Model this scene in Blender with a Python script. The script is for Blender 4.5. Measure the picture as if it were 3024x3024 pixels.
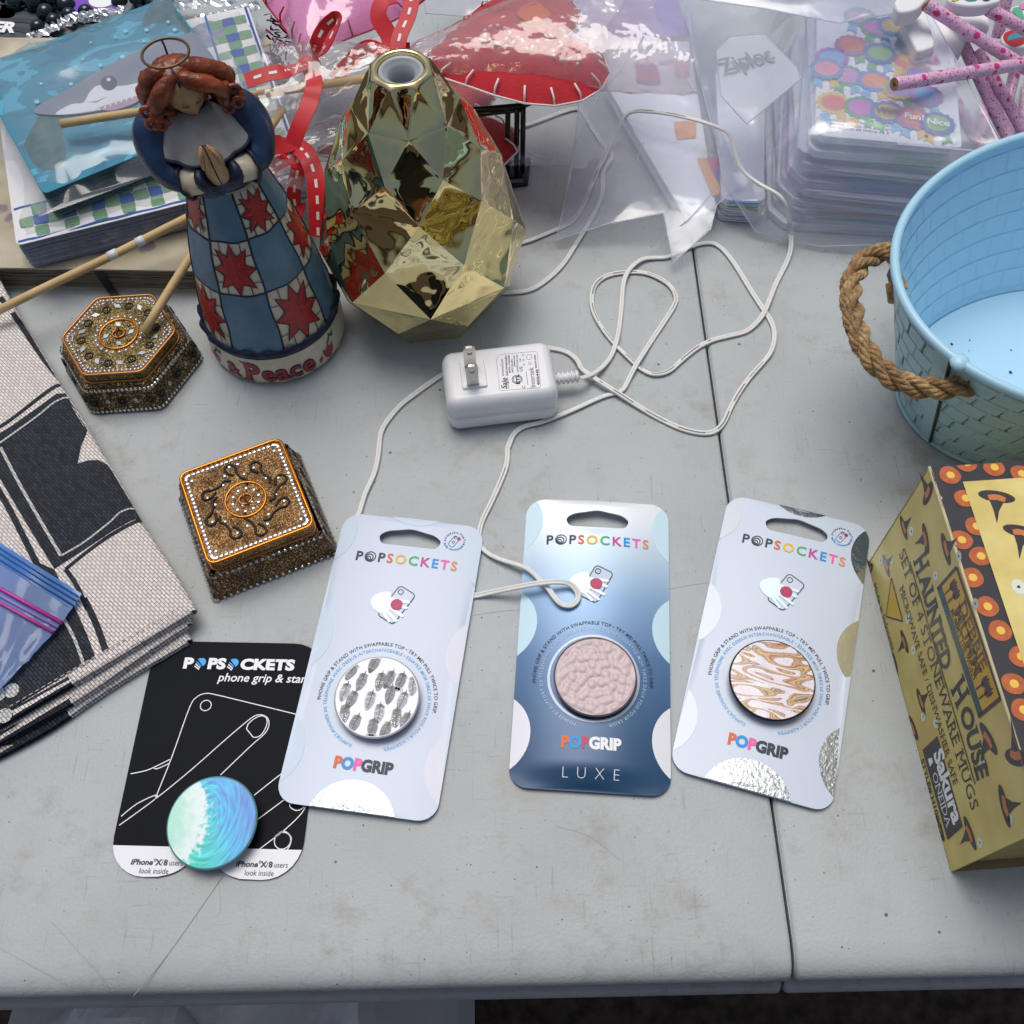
import bpy, bmesh, math, random
from math import sin, cos, pi, radians, sqrt, atan2
from mathutils import Vector, Matrix, noise, geometry
random.seed(7)
for _o in list(bpy.data.objects): bpy.data.objects.remove(_o)
SC = bpy.context.scene
COL = SC.collection

# ------------------------------------------------------------------ camera
CAM_H, CAM_PITCH, CAM_ROLL = 0.46175, 1.05371, -0.03939
_f = Vector((0, cos(CAM_PITCH), -sin(CAM_PITCH)))
_u0 = Vector((0, sin(CAM_PITCH), cos(CAM_PITCH)))
_r0 = Vector((1, 0, 0))
_r = cos(CAM_ROLL) * _r0 + sin(CAM_ROLL) * _u0
_u = -sin(CAM_ROLL) * _r0 + cos(CAM_ROLL) * _u0
cd = bpy.data.cameras.new('camera')
cam = bpy.data.objects.new('camera', cd)
COL.objects.link(cam)
cd.sensor_width = 36; cd.lens = 36.0; cd.clip_start = 0.01; cd.clip_end = 500
cam.matrix_world = Matrix(((_r.x, _u.x, -_f.x, 0), (_r.y, _u.y, -_f.y, 0), (_r.z, _u.z, -_f.z, CAM_H), (0, 0, 0, 1)))
SC.camera = cam

# ------------------------------------------------------------------ sky, sun, exposure
SUN_EL, SUN_AZ = radians(72), radians(-15)       # azimuth measured from +y towards +x
w = bpy.data.worlds.new('World'); SC.world = w; w.use_nodes = True
nt = w.node_tree; nt.nodes.clear()
sky = nt.nodes.new('ShaderNodeTexSky'); sky.sky_type = 'NISHITA'; sky.sun_disc = False
sky.sun_elevation = SUN_EL; sky.sun_rotation = SUN_AZ
sky.air_density = 1.0; sky.dust_density = 5.0; sky.ozone_density = 0.5
bg = nt.nodes.new('ShaderNodeBackground'); bg.inputs['Strength'].default_value = 0.085
wo = nt.nodes.new('ShaderNodeOutputWorld')
nt.links.new(sky.outputs[0], bg.inputs[0]); nt.links.new(bg.outputs[0], wo.inputs[0])
sl = bpy.data.lights.new('sun', 'SUN'); sl.energy = 1.5; sl.angle = radians(36); sl.color = (1.0, 0.98, 0.95)
so = bpy.data.objects.new('sun', sl); COL.objects.link(so)
_sd = Vector((sin(SUN_AZ) * cos(SUN_EL), cos(SUN_AZ) * cos(SUN_EL), sin(SUN_EL)))
so.rotation_euler = _sd.to_track_quat('Z', 'Y').to_euler(); so.location = _sd * 5
SC.view_settings.view_transform = 'Standard'; SC.view_settings.look = 'None'
SC.view_settings.exposure = 0.04; SC.view_settings.gamma = 1.0
SC.render.engine = 'CYCLES'
SC.cycles.transparent_max_bounces = 24

# ------------------------------------------------------------------ helpers
def U(px, py, z=0.0):
    """survey: photograph pixel (3024 grid) at height z above the table -> metres"""
    F = 3024.0
    d = _f + ((px - 1512) / F) * _r - ((py - 1512) / F) * _u
    t = (z - CAM_H) / d.z
    return Vector((d.x * t, d.y * t, z))
def crop(ox, oy, s):
    return lambda x, y, z=0.0: U(ox + x / s, oy + y / s, z)
def lin(h):
    h = h.lstrip('#'); c = [int(h[i:i + 2], 16) / 255 for i in (0, 2, 4)]
    return tuple(x / 12.92 if x <= .04045 else ((x + .055) / 1.055) ** 2.4 for x in c)

class Geo:
    def __init__(s): s.v = []; s.f = []; s.m = []; s.sm = []
    def add(s, verts, faces, mi=0, smooth=False):
        b = len(s.v); s.v.extend([Vector(p) for p in verts])
        for f in faces:
            s.f.append([b + i for i in f]); s.m.append(mi); s.sm.append(smooth)
        return s
    def merge(s, g, M=None, mi=None):
        b = len(s.v); s.v.extend([(M @ p) if M else p.copy() for p in g.v])
        for f, m, k in zip(g.f, g.m, g.sm):
            s.f.append([b + i for i in f]); s.m.append(m if mi is None else mi); s.sm.append(k)
        return s
    def xf(s, M): s.v = [M @ p for p in s.v]; return s
    def warp(s, fn): s.v = [Vector(fn(p)) for p in s.v]; return s
    def box(s, c, d, mi=0):
        x, y, z = c; a, b, e = [k / 2 for k in d]
        vs = [(x - a, y - b, z - e), (x + a, y - b, z - e), (x + a, y + b, z - e), (x - a, y + b, z - e),
              (x - a, y - b, z + e), (x + a, y - b, z + e), (x + a, y + b, z + e), (x - a, y + b, z + e)]
        return s.add(vs, [(3, 2, 1, 0), (4, 5, 6, 7), (0, 1, 5, 4), (1, 2, 6, 5), (2, 3, 7, 6), (3, 0, 4, 7)], mi)
    def slab(s, outline, prof, mi=0, smooth=False, cap0=True, cap1=True):
        """closed outline (ccw) swept up through (inset, z) rings"""
        n = len(outline); vs = []
        for ins, z in prof:
            for p in offset_poly(outline, ins): vs.append((p[0], p[1], z))
        fs = []
        for k in range(len(prof) - 1):
            for i in range(n):
                j = (i + 1) % n
                fs.append((k * n + i, k * n + j, (k + 1) * n + j, (k + 1) * n + i))
        s.add(vs, fs, mi, smooth)
        b = len(s.v) - len(vs)
        if cap0: s.f.append([b + i for i in range(n)][::-1]); s.m.append(mi); s.sm.append(False)
        if cap1: s.f.append([b + (len(prof) - 1) * n + i for i in range(n)]); s.m.append(mi); s.sm.append(False)
        return s
    def tube(s, pts, r, seg=8, mi=0, caps=True, closed=False, smooth=True, sq=1.0, up=None):
        pts = [Vector(p) for p in pts]; n = len(pts)
        rr = r if isinstance(r, (list, tuple)) else [r] * n
        vs = []; prev = None
        for i in range(n):
            a = pts[i - 1] if (i > 0 or closed) else pts[i]
            b = pts[(i + 1) % n] if (i < n - 1 or closed) else pts[i]
            t = (b - a)
            t = t.normalized() if t.length > 1e-9 else Vector((0, 0, 1))
            if up is not None:
                nx = Vector(up).cross(t)
                if nx.length < 1e-6: nx = Vector((1, 0, 0))
            elif prev is None:
                nx = t.orthogonal()
            else: nx = prev - t * prev.dot(t)
            nx.normalize(); prev = nx; ny = t.cross(nx)
            for k in range(seg):
                an = 2 * pi * k / seg
                vs.append(pts[i] + nx * (cos(an) * rr[i]) + ny * (sin(an) * rr[i] * sq))
        fs = []
        for i in range(n if closed else n - 1):
            j = (i + 1) % n
            for k in range(seg):
                l = (k + 1) % seg
                fs.append((i * seg + k, i * seg + l, j * seg + l, j * seg + k))
        s.add(vs, fs, mi, smooth)
        if caps and not closed:
            b = len(s.v) - len(vs)
            s.f.append([b + k for k in range(seg)][::-1]); s.m.append(mi); s.sm.append(False)
            s.f.append([b + (n - 1) * seg + k for k in range(seg)]); s.m.append(mi); s.sm.append(False)
        return s
    def lathe(s, prof, seg=32, c=(0, 0), mi=0, smooth=True, rad=None, cap0=True, cap1=True):
        vs = []
        for r, z in prof:
            for k in range(seg):
                a = 2 * pi * k / seg
                q = r if rad is None else rad(r, z, a)
                vs.append((c[0] + q * cos(a), c[1] + q * sin(a), z))
        fs = []
        for i in range(len(prof) - 1):
            for k in range(seg):
                l = (k + 1) % seg
                fs.append((i * seg + k, i * seg + l, (i + 1) * seg + l, (i + 1) * seg + k))
        s.add(vs, fs, mi, smooth); b = len(s.v) - len(vs)
        if cap0: s.f.append([b + k for k in range(seg)][::-1]); s.m.append(mi); s.sm.append(False)
        if cap1: s.f.append([b + (len(prof) - 1) * seg + k for k in range(seg)]); s.m.append(mi); s.sm.append(False)
        return s
    def ball(s, c, r, seg=10, rings=6, mi=0, sc=(1, 1, 1), smooth=True, jit=0):
        c = Vector(c); vs = [c + Vector((0, 0, -r * sc[2]))]
        for i in range(1, rings):
            p = -pi / 2 + pi * i / rings
            for k in range(seg):
                a = 2 * pi * k / seg
                q = 1 + (random.uniform(-jit, jit) if jit else 0)
                vs.append(c + Vector((r * q * cos(p) * cos(a) * sc[0], r * q * cos(p) * sin(a) * sc[1], r * q * sin(p) * sc[2])))
        vs.append(c + Vector((0, 0, r * sc[2])))
        fs = []; N = len(vs) - 1
        for k in range(seg):
            l = (k + 1) % seg
            fs.append((0, 1 + l, 1 + k)); fs.append((N, N - seg + k, N - seg + l))
            for i in range(rings - 2):
                a = 1 + i * seg
                fs.append((a + k, a + l, a + seg + l, a + seg + k))
        return s.add(vs, fs, mi, smooth)
    def poly(s, pts, z=None, mi=0):
        vs = [Vector((p[0], p[1], z)) if z is not None else Vector(p) for p in pts]
        return s.add(vs, [tuple(range(len(vs)))], mi)
    def stroke(s, pts, wd, z=0.0, mi=0, closed=False):
        """flat 2D line of width wd in the xy plane"""
        n = len(pts); L = []; R = []
        for i in range(n):
            a = Vector(pts[i - 1][:2]) if (i > 0 or closed) else Vector(pts[i][:2])
            b = Vector(pts[(i + 1) % n][:2]) if (i < n - 1 or closed) else Vector(pts[i][:2])
            t = b - a
            t = t.normalized() if t.length > 1e-12 else Vector((1, 0))
            nn = Vector((-t.y, t.x)); ww = wd[i] if isinstance(wd, (list, tuple)) else wd
            p = Vector(pts[i][:2]); L.append(p + nn * ww / 2); R.append(p - nn * ww / 2)
        vs = [(p.x, p.y, z) for p in L] + [(p.x, p.y, z) for p in R]; fs = []
        for i in range(n if closed else n - 1):
            j = (i + 1) % n
            fs.append((i + n, j + n, j, i))
        return s.add(vs, fs, mi)
    def disc(s, c, r, z=0.0, seg=24, mi=0, ry=None, rot=0):
        ry = r if ry is None else ry; pts = []
        for k in range(seg):
            a = 2 * pi * k / seg; x, y = r * cos(a), ry * sin(a)
            pts.append((c[0] + x * cos(rot) - y * sin(rot), c[1] + x * sin(rot) + y * cos(rot)))
        return s.poly(pts, z, mi)
    def ring(s, c, r0, r1, z=0.0, seg=32, mi=0, a0=0, a1=2 * pi):
        full = abs(a1 - a0 - 2 * pi) < 1e-6
        vs = []; n = seg if full else seg + 1
        for k in range(n):
            a = a0 + (a1 - a0) * k / seg
            vs += [(c[0] + r0 * cos(a), c[1] + r0 * sin(a), z), (c[0] + r1 * cos(a), c[1] + r1 * sin(a), z)]
        fs = []
        for k in range(seg):
            l = (k + 1) % n
            fs.append((2 * k, 2 * k + 1, 2 * l + 1, 2 * l))
        return s.add(vs, fs, mi)
    def grid(s, nx, ny, fn, mi=0, smooth=True):
        vs = [fn(i / nx, j / ny) for j in range(ny + 1) for i in range(nx + 1)]
        fs = [(j * (nx + 1) + i, j * (nx + 1) + i + 1, (j + 1) * (nx + 1) + i + 1, (j + 1) * (nx + 1) + i) for j in range(ny) for i in range(nx)]
        return s.add(vs, fs, mi, smooth)

def offset_poly(pts, d):
    """inset a ccw polygon by d (positive = inwards)"""
    if abs(d) < 1e-12: return [(p[0], p[1]) for p in pts]
    n = len(pts); out = []
    for i in range(n):
        a = Vector(pts[i - 1][:2]); b = Vector(pts[i][:2]); c = Vector(pts[(i + 1) % n][:2])
        e1 = (b - a).normalized(); e2 = (c - b).normalized()
        n1 = Vector((-e1.y, e1.x)); n2 = Vector((-e2.y, e2.x))
        m = n1 + n2
        m = m.normalized() if m.length > 1e-6 else n1
        k = d / max(.35, m.dot(n1)); p = b + m * k
        out.append((p.x, p.y))
    return out
def rrect(w, h, r, seg=6, cx=0, cy=0):
    out = []
    for sx, sy, a0 in ((1, -1, -pi / 2), (1, 1, 0), (-1, 1, pi / 2), (-1, -1, pi)):
        for k in range(seg + 1):
            a = a0 + pi / 2 * k / seg
            out.append((cx + sx * (w / 2 - r) + r * cos(a), cy + sy * (h / 2 - r) + r * sin(a)))
    return out
def rpoly(pts, r, seg=4):
    """round the corners of a polygon"""
    out = []; n = len(pts)
    for i in range(n):
        a = Vector(pts[i - 1]); b = Vector(pts[i]); c = Vector(pts[(i + 1) % n])
        p = b + (a - b).normalized() * r; q = b + (c - b).normalized() * r
        for k in range(seg + 1):
            t = k / seg; v = p * (1 - t) ** 2 + b * 2 * t * (1 - t) + q * t * t
            out.append((v.x, v.y))
    return out
def spline(pts, n=8, closed=False):
    """Catmull-Rom through points of any dimension"""
    P = [tuple(p) for p in pts]; N = len(P); out = []
    rng = N if closed else N - 1
    for i in range(rng):
        p0 = P[i - 1] if (i > 0 or closed) else P[i]
        p1 = P[i]; p2 = P[(i + 1) % N]
        p3 = P[(i + 2) % N] if (i + 2 < N or closed) else p2
        for k in range(n):
            t = k / n
            out.append(tuple(.5 * ((2 * b) + (-a + c) * t + (2 * a - 5 * b + 4 * c - d) * t * t + (-a + 3 * b - 3 * c + d) * t ** 3) for a, b, c, d in zip(p0, p1, p2, p3)))
    if not closed: out.append(P[-1])
    return out
def inside(p, poly):
    c = False; n = len(poly); x, y = p
    for i in range(n):
        x1, y1 = poly[i - 1][:2]; x2, y2 = poly[i][:2]
        if (y1 > y) != (y2 > y) and x < (x2 - x1) * (y - y1) / (y2 - y1) + x1: c = not c
    return c
def clip(subj, conv):
    """clip polygon to a convex ccw polygon"""
    out = [Vector(p[:2]) for p in subj]
    for i in range(len(conv)):
        a = Vector(conv[i - 1]); b = Vector(conv[i]); e = b - a; inp = out; out = []
        if not inp: break
        sd = lambda p: e.x * (p.y - a.y) - e.y * (p.x - a.x)
        for k in range(len(inp)):
            p, q = inp[k - 1], inp[k]; dp, dq = sd(p), sd(q)
            if dq >= 0:
                if dp < 0: out.append(p + (q - p) * (dp / (dp - dq)))
                out.append(q)
            elif dp >= 0: out.append(p + (q - p) * (dp / (dp - dq)))
    return [(p.x, p.y) for p in out]
def sheet(outline, holes=(), step=.006, top=lambda x, y: 0.0, th=.0006, mi=0, mi_side=0, smooth=True):
    """sheet of given thickness with holes; its top follows top(x, y)"""
    loops = [list(outline)] + [list(h) for h in holes]
    pts = []; edges = []
    for lp in loops:
        b = len(pts); n = len(lp)
        pts += [Vector(p[:2]) for p in lp]; edges += [(b + i, b + (i + 1) % n) for i in range(n)]
    nb = len(pts)
    xs = [p[0] for p in outline]; ys = [p[1] for p in outline]
    x = min(xs) + step / 2
    while x < max(xs):
        y = min(ys) + step / 2
        while y < max(ys):
            if inside((x, y), outline) and not any(inside((x, y), h) for h in holes):
                if min((Vector((x, y)) - p).length for p in pts[:nb]) > step * .4: pts.append(Vector((x, y)))
            y += step
        x += step
    r = geometry.delaunay_2d_cdt(pts, edges, [], 0, 1e-7)
    V, F = r[0], r[2]; keep = []
    for f in F:
        c = sum((V[i] for i in f), Vector((0, 0))) / len(f)
        if inside(c, outline) and not any(inside(c, h) for h in holes): keep.append(list(f))
    n = len(V); g = Geo()
    vs = [(v.x, v.y, top(v.x, v.y)) for v in V] + [(v.x, v.y, top(v.x, v.y) - th) for v in V]
    g.add(vs, [f if (V[f[1]] - V[f[0]]).cross(V[f[2]] - V[f[0]]) > 0 else f[::-1] for f in keep], mi, smooth)
    g.f += [[i + n for i in f][::-1] for f in g.f[:len(keep)]]; g.m += [mi_side] * len(keep); g.sm += [smooth] * len(keep)
    cnt = {}; nv = len(g.v); g.v += [p.copy() for p in g.v]
    for f in g.f[:len(keep)]:
        for i in range(len(f)): cnt[(f[i], f[(i + 1) % len(f)])] = 1
    for (a, b) in list(cnt):
        if (b, a) not in cnt:
            g.f.append([b + nv, a + nv, a + n + nv, b + n + nv]); g.m.append(mi_side); g.sm.append(False)
    return g

# ---- text made of real outlines
_fc = {}
def _glyph(ch, bold):
    k = (ch, round(bold, 3))
    if k not in _fc:
        c = bpy.data.curves.new('g', 'FONT'); c.body = ch; c.size = 1; c.resolution_u = 3; c.offset = bold; c.fill_mode = 'FRONT'
        o = bpy.data.objects.new('g', c); me = bpy.data.meshes.new_from_object(o)
        _fc[k] = ([(v.co.x, v.co.y) for v in me.vertices], [tuple(p.vertices) for p in me.polygons])
        bpy.data.objects.remove(o); bpy.data.curves.remove(c); bpy.data.meshes.remove(me)
    return _fc[k]
_aw = {}
def adv(ch):
    if ch not in _aw:
        a = _glyph('H' + ch + 'H', 0)[0]; b = _glyph('HH', 0)[0]
        _aw[ch] = (max(p[0] for p in a) - min(p[0] for p in a)) - (max(p[0] for p in b) - min(p[0] for p in b))
    return _aw[ch]
CAP = None
def cap():
    global CAP
    if CAP is None: CAP = max(p[1] for p in _glyph('H', 0)[0])
    return CAP
SERIF = {'H': [(0, 0), (1, 0), (0, 1), (1, 1)], 'A': [(0, 0), (1, 0)], 'U': [(0, 1), (1, 1)], 'N': [(0, 0), (0, 1), (1, 1)],
         'T': [(.5, 0)], 'E': [(0, 0), (0, 1)], 'D': [(0, 0), (0, 1)], 'M': [(0, 0), (1, 0), (0, 1), (1, 1)], 'W': [(0, 1), (1, 1)],
         'R': [(0, 0), (0, 1), (1, 0)], 'I': [(.5, 0), (.5, 1)], 'F': [(0, 0), (0, 1)], 'B': [(0, 0), (0, 1)], 'V': [(0, 1), (1, 1)], 'P': [(0, 0), (0, 1)],
         'n': [(0, 0), (1, 0)], 'i': [(.5, 0)], 'd': [(1, 0)], 'a': [(1, 0)]}
def glyph(g, ch, h, x, y, rot=0, bold=0.0, mi=0, z=0.0, shear=0, sx=1.0, serif=False):
    """put one glyph (cap height h, left edge x, baseline y) in Geo g, turned by rot about (x, y)"""
    v, f = _glyph(ch, bold); k = h / cap(); ca, sa = cos(rot), sin(rot)
    def P(p):
        X, Y = p[0] * k * sx + shear * p[1] * k, p[1] * k
        return (x + X * ca - Y * sa, y + X * sa + Y * ca, z)
    g.add([P(p) for p in v], f, mi)
    if serif and ch in SERIF and v:
        x0 = min(p[0] for p in v); x1 = max(p[0] for p in v); y1 = max(p[1] for p in v); s = .1
        for fx, fy in SERIF[ch]:
            cx = x0 + (x1 - x0) * fx + (s * .6 if fx == 0 else -s * .6 if fx == 1 else 0); cy = y1 * fy
            q = [(cx - s * 1.5, cy - .03), (cx + s * 1.5, cy - .03), (cx + s * 1.5, cy + .03), (cx - s * 1.5, cy + .03)]
            g.add([P(p) for p in q], [(0, 1, 2, 3)], mi)
def width(s, h, track=0.0, sx=1.0): return sum(adv(c) * h / cap() * sx + track for c in s) - track
def text(g, s, h, x, y, align='l', rot=0, track=0.0, bold=0.0, mi=0, z=0.0, shear=0, fit=None, sx=1.0, serif=False, mis=None):
    if fit:
        w0 = width(s, h, 0, sx)
        if len(s) > 1: track = (fit - w0) / (len(s) - 1) if track is None else track
        if track == 0.0: sx *= fit / w0
    W = width(s, h, track, sx)
    o = {'l': 0, 'c': -W / 2, 'r': -W}[align]
    for i, c in enumerate(s):
        if c != ' ': glyph(g, c, h, x + o * cos(rot), y + o * sin(rot), rot, bold, mi if mis is None else mis[i], z, shear, sx, serif)
        o += adv(c) * h / cap() * sx + track
def arc_text(g, s, h, c, R, a0, a1, bold=0.0, mi=0, z=0.0):
    """text clockwise along a circle from angle a0 down to a1 (radians), tops outwards"""
    tot = sum(adv(ch) for ch in s); a = a0
    for ch in s:
        da = (a0 - a1) * adv(ch) / tot; am = a - da / 2
        wch = adv(ch) * h / cap()
        x = c[0] + R * cos(am) + wch / 2 * cos(am + pi / 2); y = c[1] + R * sin(am) + wch / 2 * sin(am + pi / 2)
        if ch != ' ': glyph(g, ch, h, x, y, am - pi / 2, bold, mi, z)
        a -= da

# ---- objects
def mesh_of(g, name, mats):
    me = bpy.data.meshes.new(name)
    me.from_pydata([tuple(p) for p in g.v], [], g.f)
    for m in (mats if isinstance(mats, (list, tuple)) else [mats]): me.materials.append(m)
    me.polygons.foreach_set('material_index', g.m)
    me.polygons.foreach_set('use_smooth', g.sm)
    me.update(); return me
def obj(name, g, mats, parent=None, kind=None, world=False):
    """one mesh object; world=True means g is in table coordinates although the parent is moved"""
    if world and parent is not None: g.xf(mworld(parent).inverted())
    o = bpy.data.objects.new(name, mesh_of(g, name, mats)); COL.objects.link(o)
    if parent is not None: o.parent = parent
    if kind: o['kind'] = kind
    return o
def mworld(o):
    m = o.matrix_basis.copy()
    while o.parent: o = o.parent; m = o.matrix_basis @ m
    return m
def thing(name, label, cat, loc=(0, 0, 0), rz=0.0, group=None):
    o = bpy.data.objects.new(name, None); COL.objects.link(o); o.empty_display_size = .02
    o.location = loc; o.rotation_euler = (0, 0, rz); o['label'] = label; o['category'] = cat
    if group: o['group'] = group
    return o
def tag(o, label, cat, group=None):
    o['label'] = label; o['category'] = cat
    if group: o['group'] = group
    return o
def copy_part(o, parent, M=None):
    c = o.copy(); COL.objects.link(c); c.parent = parent
    if M is not None: c.matrix_basis = M
    return c

# ---- materials
def mat(name, col, rough=.5, metal=0.0, spec=.5, bump=None, vary=None, coat=0.0, trans=0.0, sheen=0.0, sss=0.0, speck=None):
    """bump=(scale, strength, distance), vary=(scale, amount, colour2), speck=(scale, threshold, colour)"""
    m = bpy.data.materials.new(name); m.use_nodes = True; nt = m.node_tree; N = nt.nodes; L = nt.links
    p = N['Principled BSDF']; c = col if isinstance(col, tuple) else lin(col)
    p.inputs['Base Color'].default_value = (*c, 1); p.inputs['Roughness'].default_value = rough
    p.inputs['Metallic'].default_value = metal; p.inputs['Specular IOR Level'].default_value = spec
    p.inputs['Coat Weight'].default_value = coat; p.inputs['Coat Roughness'].default_value = .08
    p.inputs['Transmission Weight'].default_value = trans; p.inputs['Sheen Weight'].default_value = sheen
    if sss:
        p.inputs['Subsurface Weight'].default_value = sss; p.inputs['Subsurface Radius'].default_value = (.004, .003, .002)
        p.inputs['Subsurface Scale'].default_value = 1.0
    tc = N.new('ShaderNodeTexCoord'); last = None
    if vary:
        n = N.new('ShaderNodeTexNoise'); n.inputs['Scale'].default_value = vary[0]; n.inputs['Detail'].default_value = 4
        L.new(tc.outputs['Object'], n.inputs['Vector'])
        r = N.new('ShaderNodeMapRange'); r.inputs[1].default_value = .35; r.inputs[2].default_value = .65; r.inputs[4].default_value = vary[1]
        L.new(n.outputs['Fac'], r.inputs[0])
        x = N.new('ShaderNodeMix'); x.data_type = 'RGBA'; x.inputs[6].default_value = (*c, 1)
        c2 = vary[2] if isinstance(vary[2], tuple) else lin(vary[2]); x.inputs[7].default_value = (*c2, 1)
        L.new(r.outputs[0], x.inputs[0]); last = x.outputs[2]
    if speck:
        n = N.new('ShaderNodeTexNoise'); n.inputs['Scale'].default_value = speck[0]; n.inputs['Detail'].default_value = 2
        L.new(tc.outputs['Object'], n.inputs['Vector'])
        r = N.new('ShaderNodeMapRange'); r.inputs[1].default_value = speck[1]; r.inputs[2].default_value = speck[1] + .04
        L.new(n.outputs['Fac'], r.inputs[0])
        x = N.new('ShaderNodeMix'); x.data_type = 'RGBA'; x.inputs[6].default_value = (*c, 1)
        if last: L.new(last, x.inputs[6])
        c2 = speck[2] if isinstance(speck[2], tuple) else lin(speck[2]); x.inputs[7].default_value = (*c2, 1)
        L.new(r.outputs[0], x.inputs[0]); last = x.outputs[2]
    if last: L.new(last, p.inputs['Base Color'])
    if bump:
        n = N.new('ShaderNodeTexNoise'); n.inputs['Scale'].default_value = bump[0]; n.inputs['Detail'].default_value = 3
        L.new(tc.outputs['Object'], n.inputs['Vector'])
        b = N.new('ShaderNodeBump'); b.inputs['Strength'].default_value = bump[1]; b.inputs['Distance'].default_value = bump[2]
        L.new(n.outputs['Fac'], b.inputs['Height']); L.new(b.outputs[0], p.inputs['Normal'])
    return m
def film(name, tint='#ffffff', milk=.06, gloss=.6, rough=.06, alpha_tint='#ffffff', bump=None):
    """thin clear plastic: mostly see-through, a little milky, with sharp reflections"""
    m = bpy.data.materials.new(name); m.use_nodes = True; nt = m.node_tree; N = nt.nodes; L = nt.links; N.clear()
    out = N.new('ShaderNodeOutputMaterial'); tr = N.new('ShaderNodeBsdfTransparent'); tr.inputs[0].default_value = (*lin(alpha_tint), 1)
    df = N.new('ShaderNodeBsdfDiffuse'); df.inputs[0].default_value = (*lin(tint), 1)
    tl = N.new('ShaderNodeBsdfTranslucent'); tl.inputs[0].default_value = (*lin(tint), 1)
    md = N.new('ShaderNodeMixShader'); md.inputs[0].default_value = .5; L.new(df.outputs[0], md.inputs[1]); L.new(tl.outputs[0], md.inputs[2])
    m1 = N.new('ShaderNodeMixShader'); m1.inputs[0].default_value = milk; L.new(tr.outputs[0], m1.inputs[1]); L.new(md.outputs[0], m1.inputs[2])
    gl = N.new('ShaderNodeBsdfGlossy'); gl.inputs['Roughness'].default_value = rough
    fr = N.new('ShaderNodeLayerWeight'); fr.inputs[0].default_value = .5
    pw = N.new('ShaderNodeMath'); pw.operation = 'POWER'; pw.inputs[1].default_value = 3.0; L.new(fr.outputs['Facing'], pw.inputs[0])
    mu = N.new('ShaderNodeMath'); mu.operation = 'MULTIPLY_ADD'; mu.inputs[1].default_value = gloss; mu.inputs[2].default_value = .12 * gloss; mu.use_clamp = True
    L.new(pw.outputs[0], mu.inputs[0])
    m2 = N.new('ShaderNodeMixShader'); L.new(mu.outputs[0], m2.inputs[0]); L.new(m1.outputs[0], m2.inputs[1]); L.new(gl.outputs[0], m2.inputs[2])
    if bump:
        tc = N.new('ShaderNodeTexCoord'); n = N.new('ShaderNodeTexNoise'); n.inputs['Scale'].default_value = bump[0]; n.inputs['Detail'].default_value = 3
        L.new(tc.outputs['Object'], n.inputs['Vector'])
        b = N.new('ShaderNodeBump'); b.inputs['Strength'].default_value = bump[1]; b.inputs['Distance'].default_value = bump[2]
        L.new(n.outputs['Fac'], b.inputs['Height'])
        for q in (gl, fr, df): L.new(b.outputs[0], q.inputs['Normal'])
    L.new(m2.outputs[0], out.inputs[0]); return m
# ================================================================== ground, table
def ground_mat():
    m = bpy.data.materials.new('ground_soil'); m.use_nodes = True; nt = m.node_tree; N = nt.nodes; L = nt.links
    p = N['Principled BSDF']; p.inputs['Roughness'].default_value = .9
    tc = N.new('ShaderNodeTexCoord')
    n = N.new('ShaderNodeTexNoise'); n.inputs['Scale'].default_value = 70; n.inputs['Detail'].default_value = 6
    L.new(tc.outputs['Object'], n.inputs['Vector'])
    r = N.new('ShaderNodeValToRGB'); r.color_ramp.elements[0].position = .35; r.color_ramp.elements[0].color = (.014, .008, .005, 1)
    r.color_ramp.elements[1].position = .7; r.color_ramp.elements[1].color = (.075, .045, .030, 1)
    L.new(n.outputs['Fac'], r.inputs[0]); L.new(r.outputs[0], p.inputs['Base Color'])
    b = N.new('ShaderNodeBump'); b.inputs['Strength'].default_value = .6; b.inputs['Distance'].default_value = .004
    L.new(n.outputs['Fac'], b.inputs['Height']); L.new(b.outputs[0], p.inputs['Normal']); return m
GZ = -0.74
g = Geo(); g.grid(24, 24, lambda a, b: (-60 + 120 * a, -60 + 120 * b, GZ + (0 if .4 < a < .6 else 0)), smooth=False)
obj('ground', g, ground_mat(), kind='structure')

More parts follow.
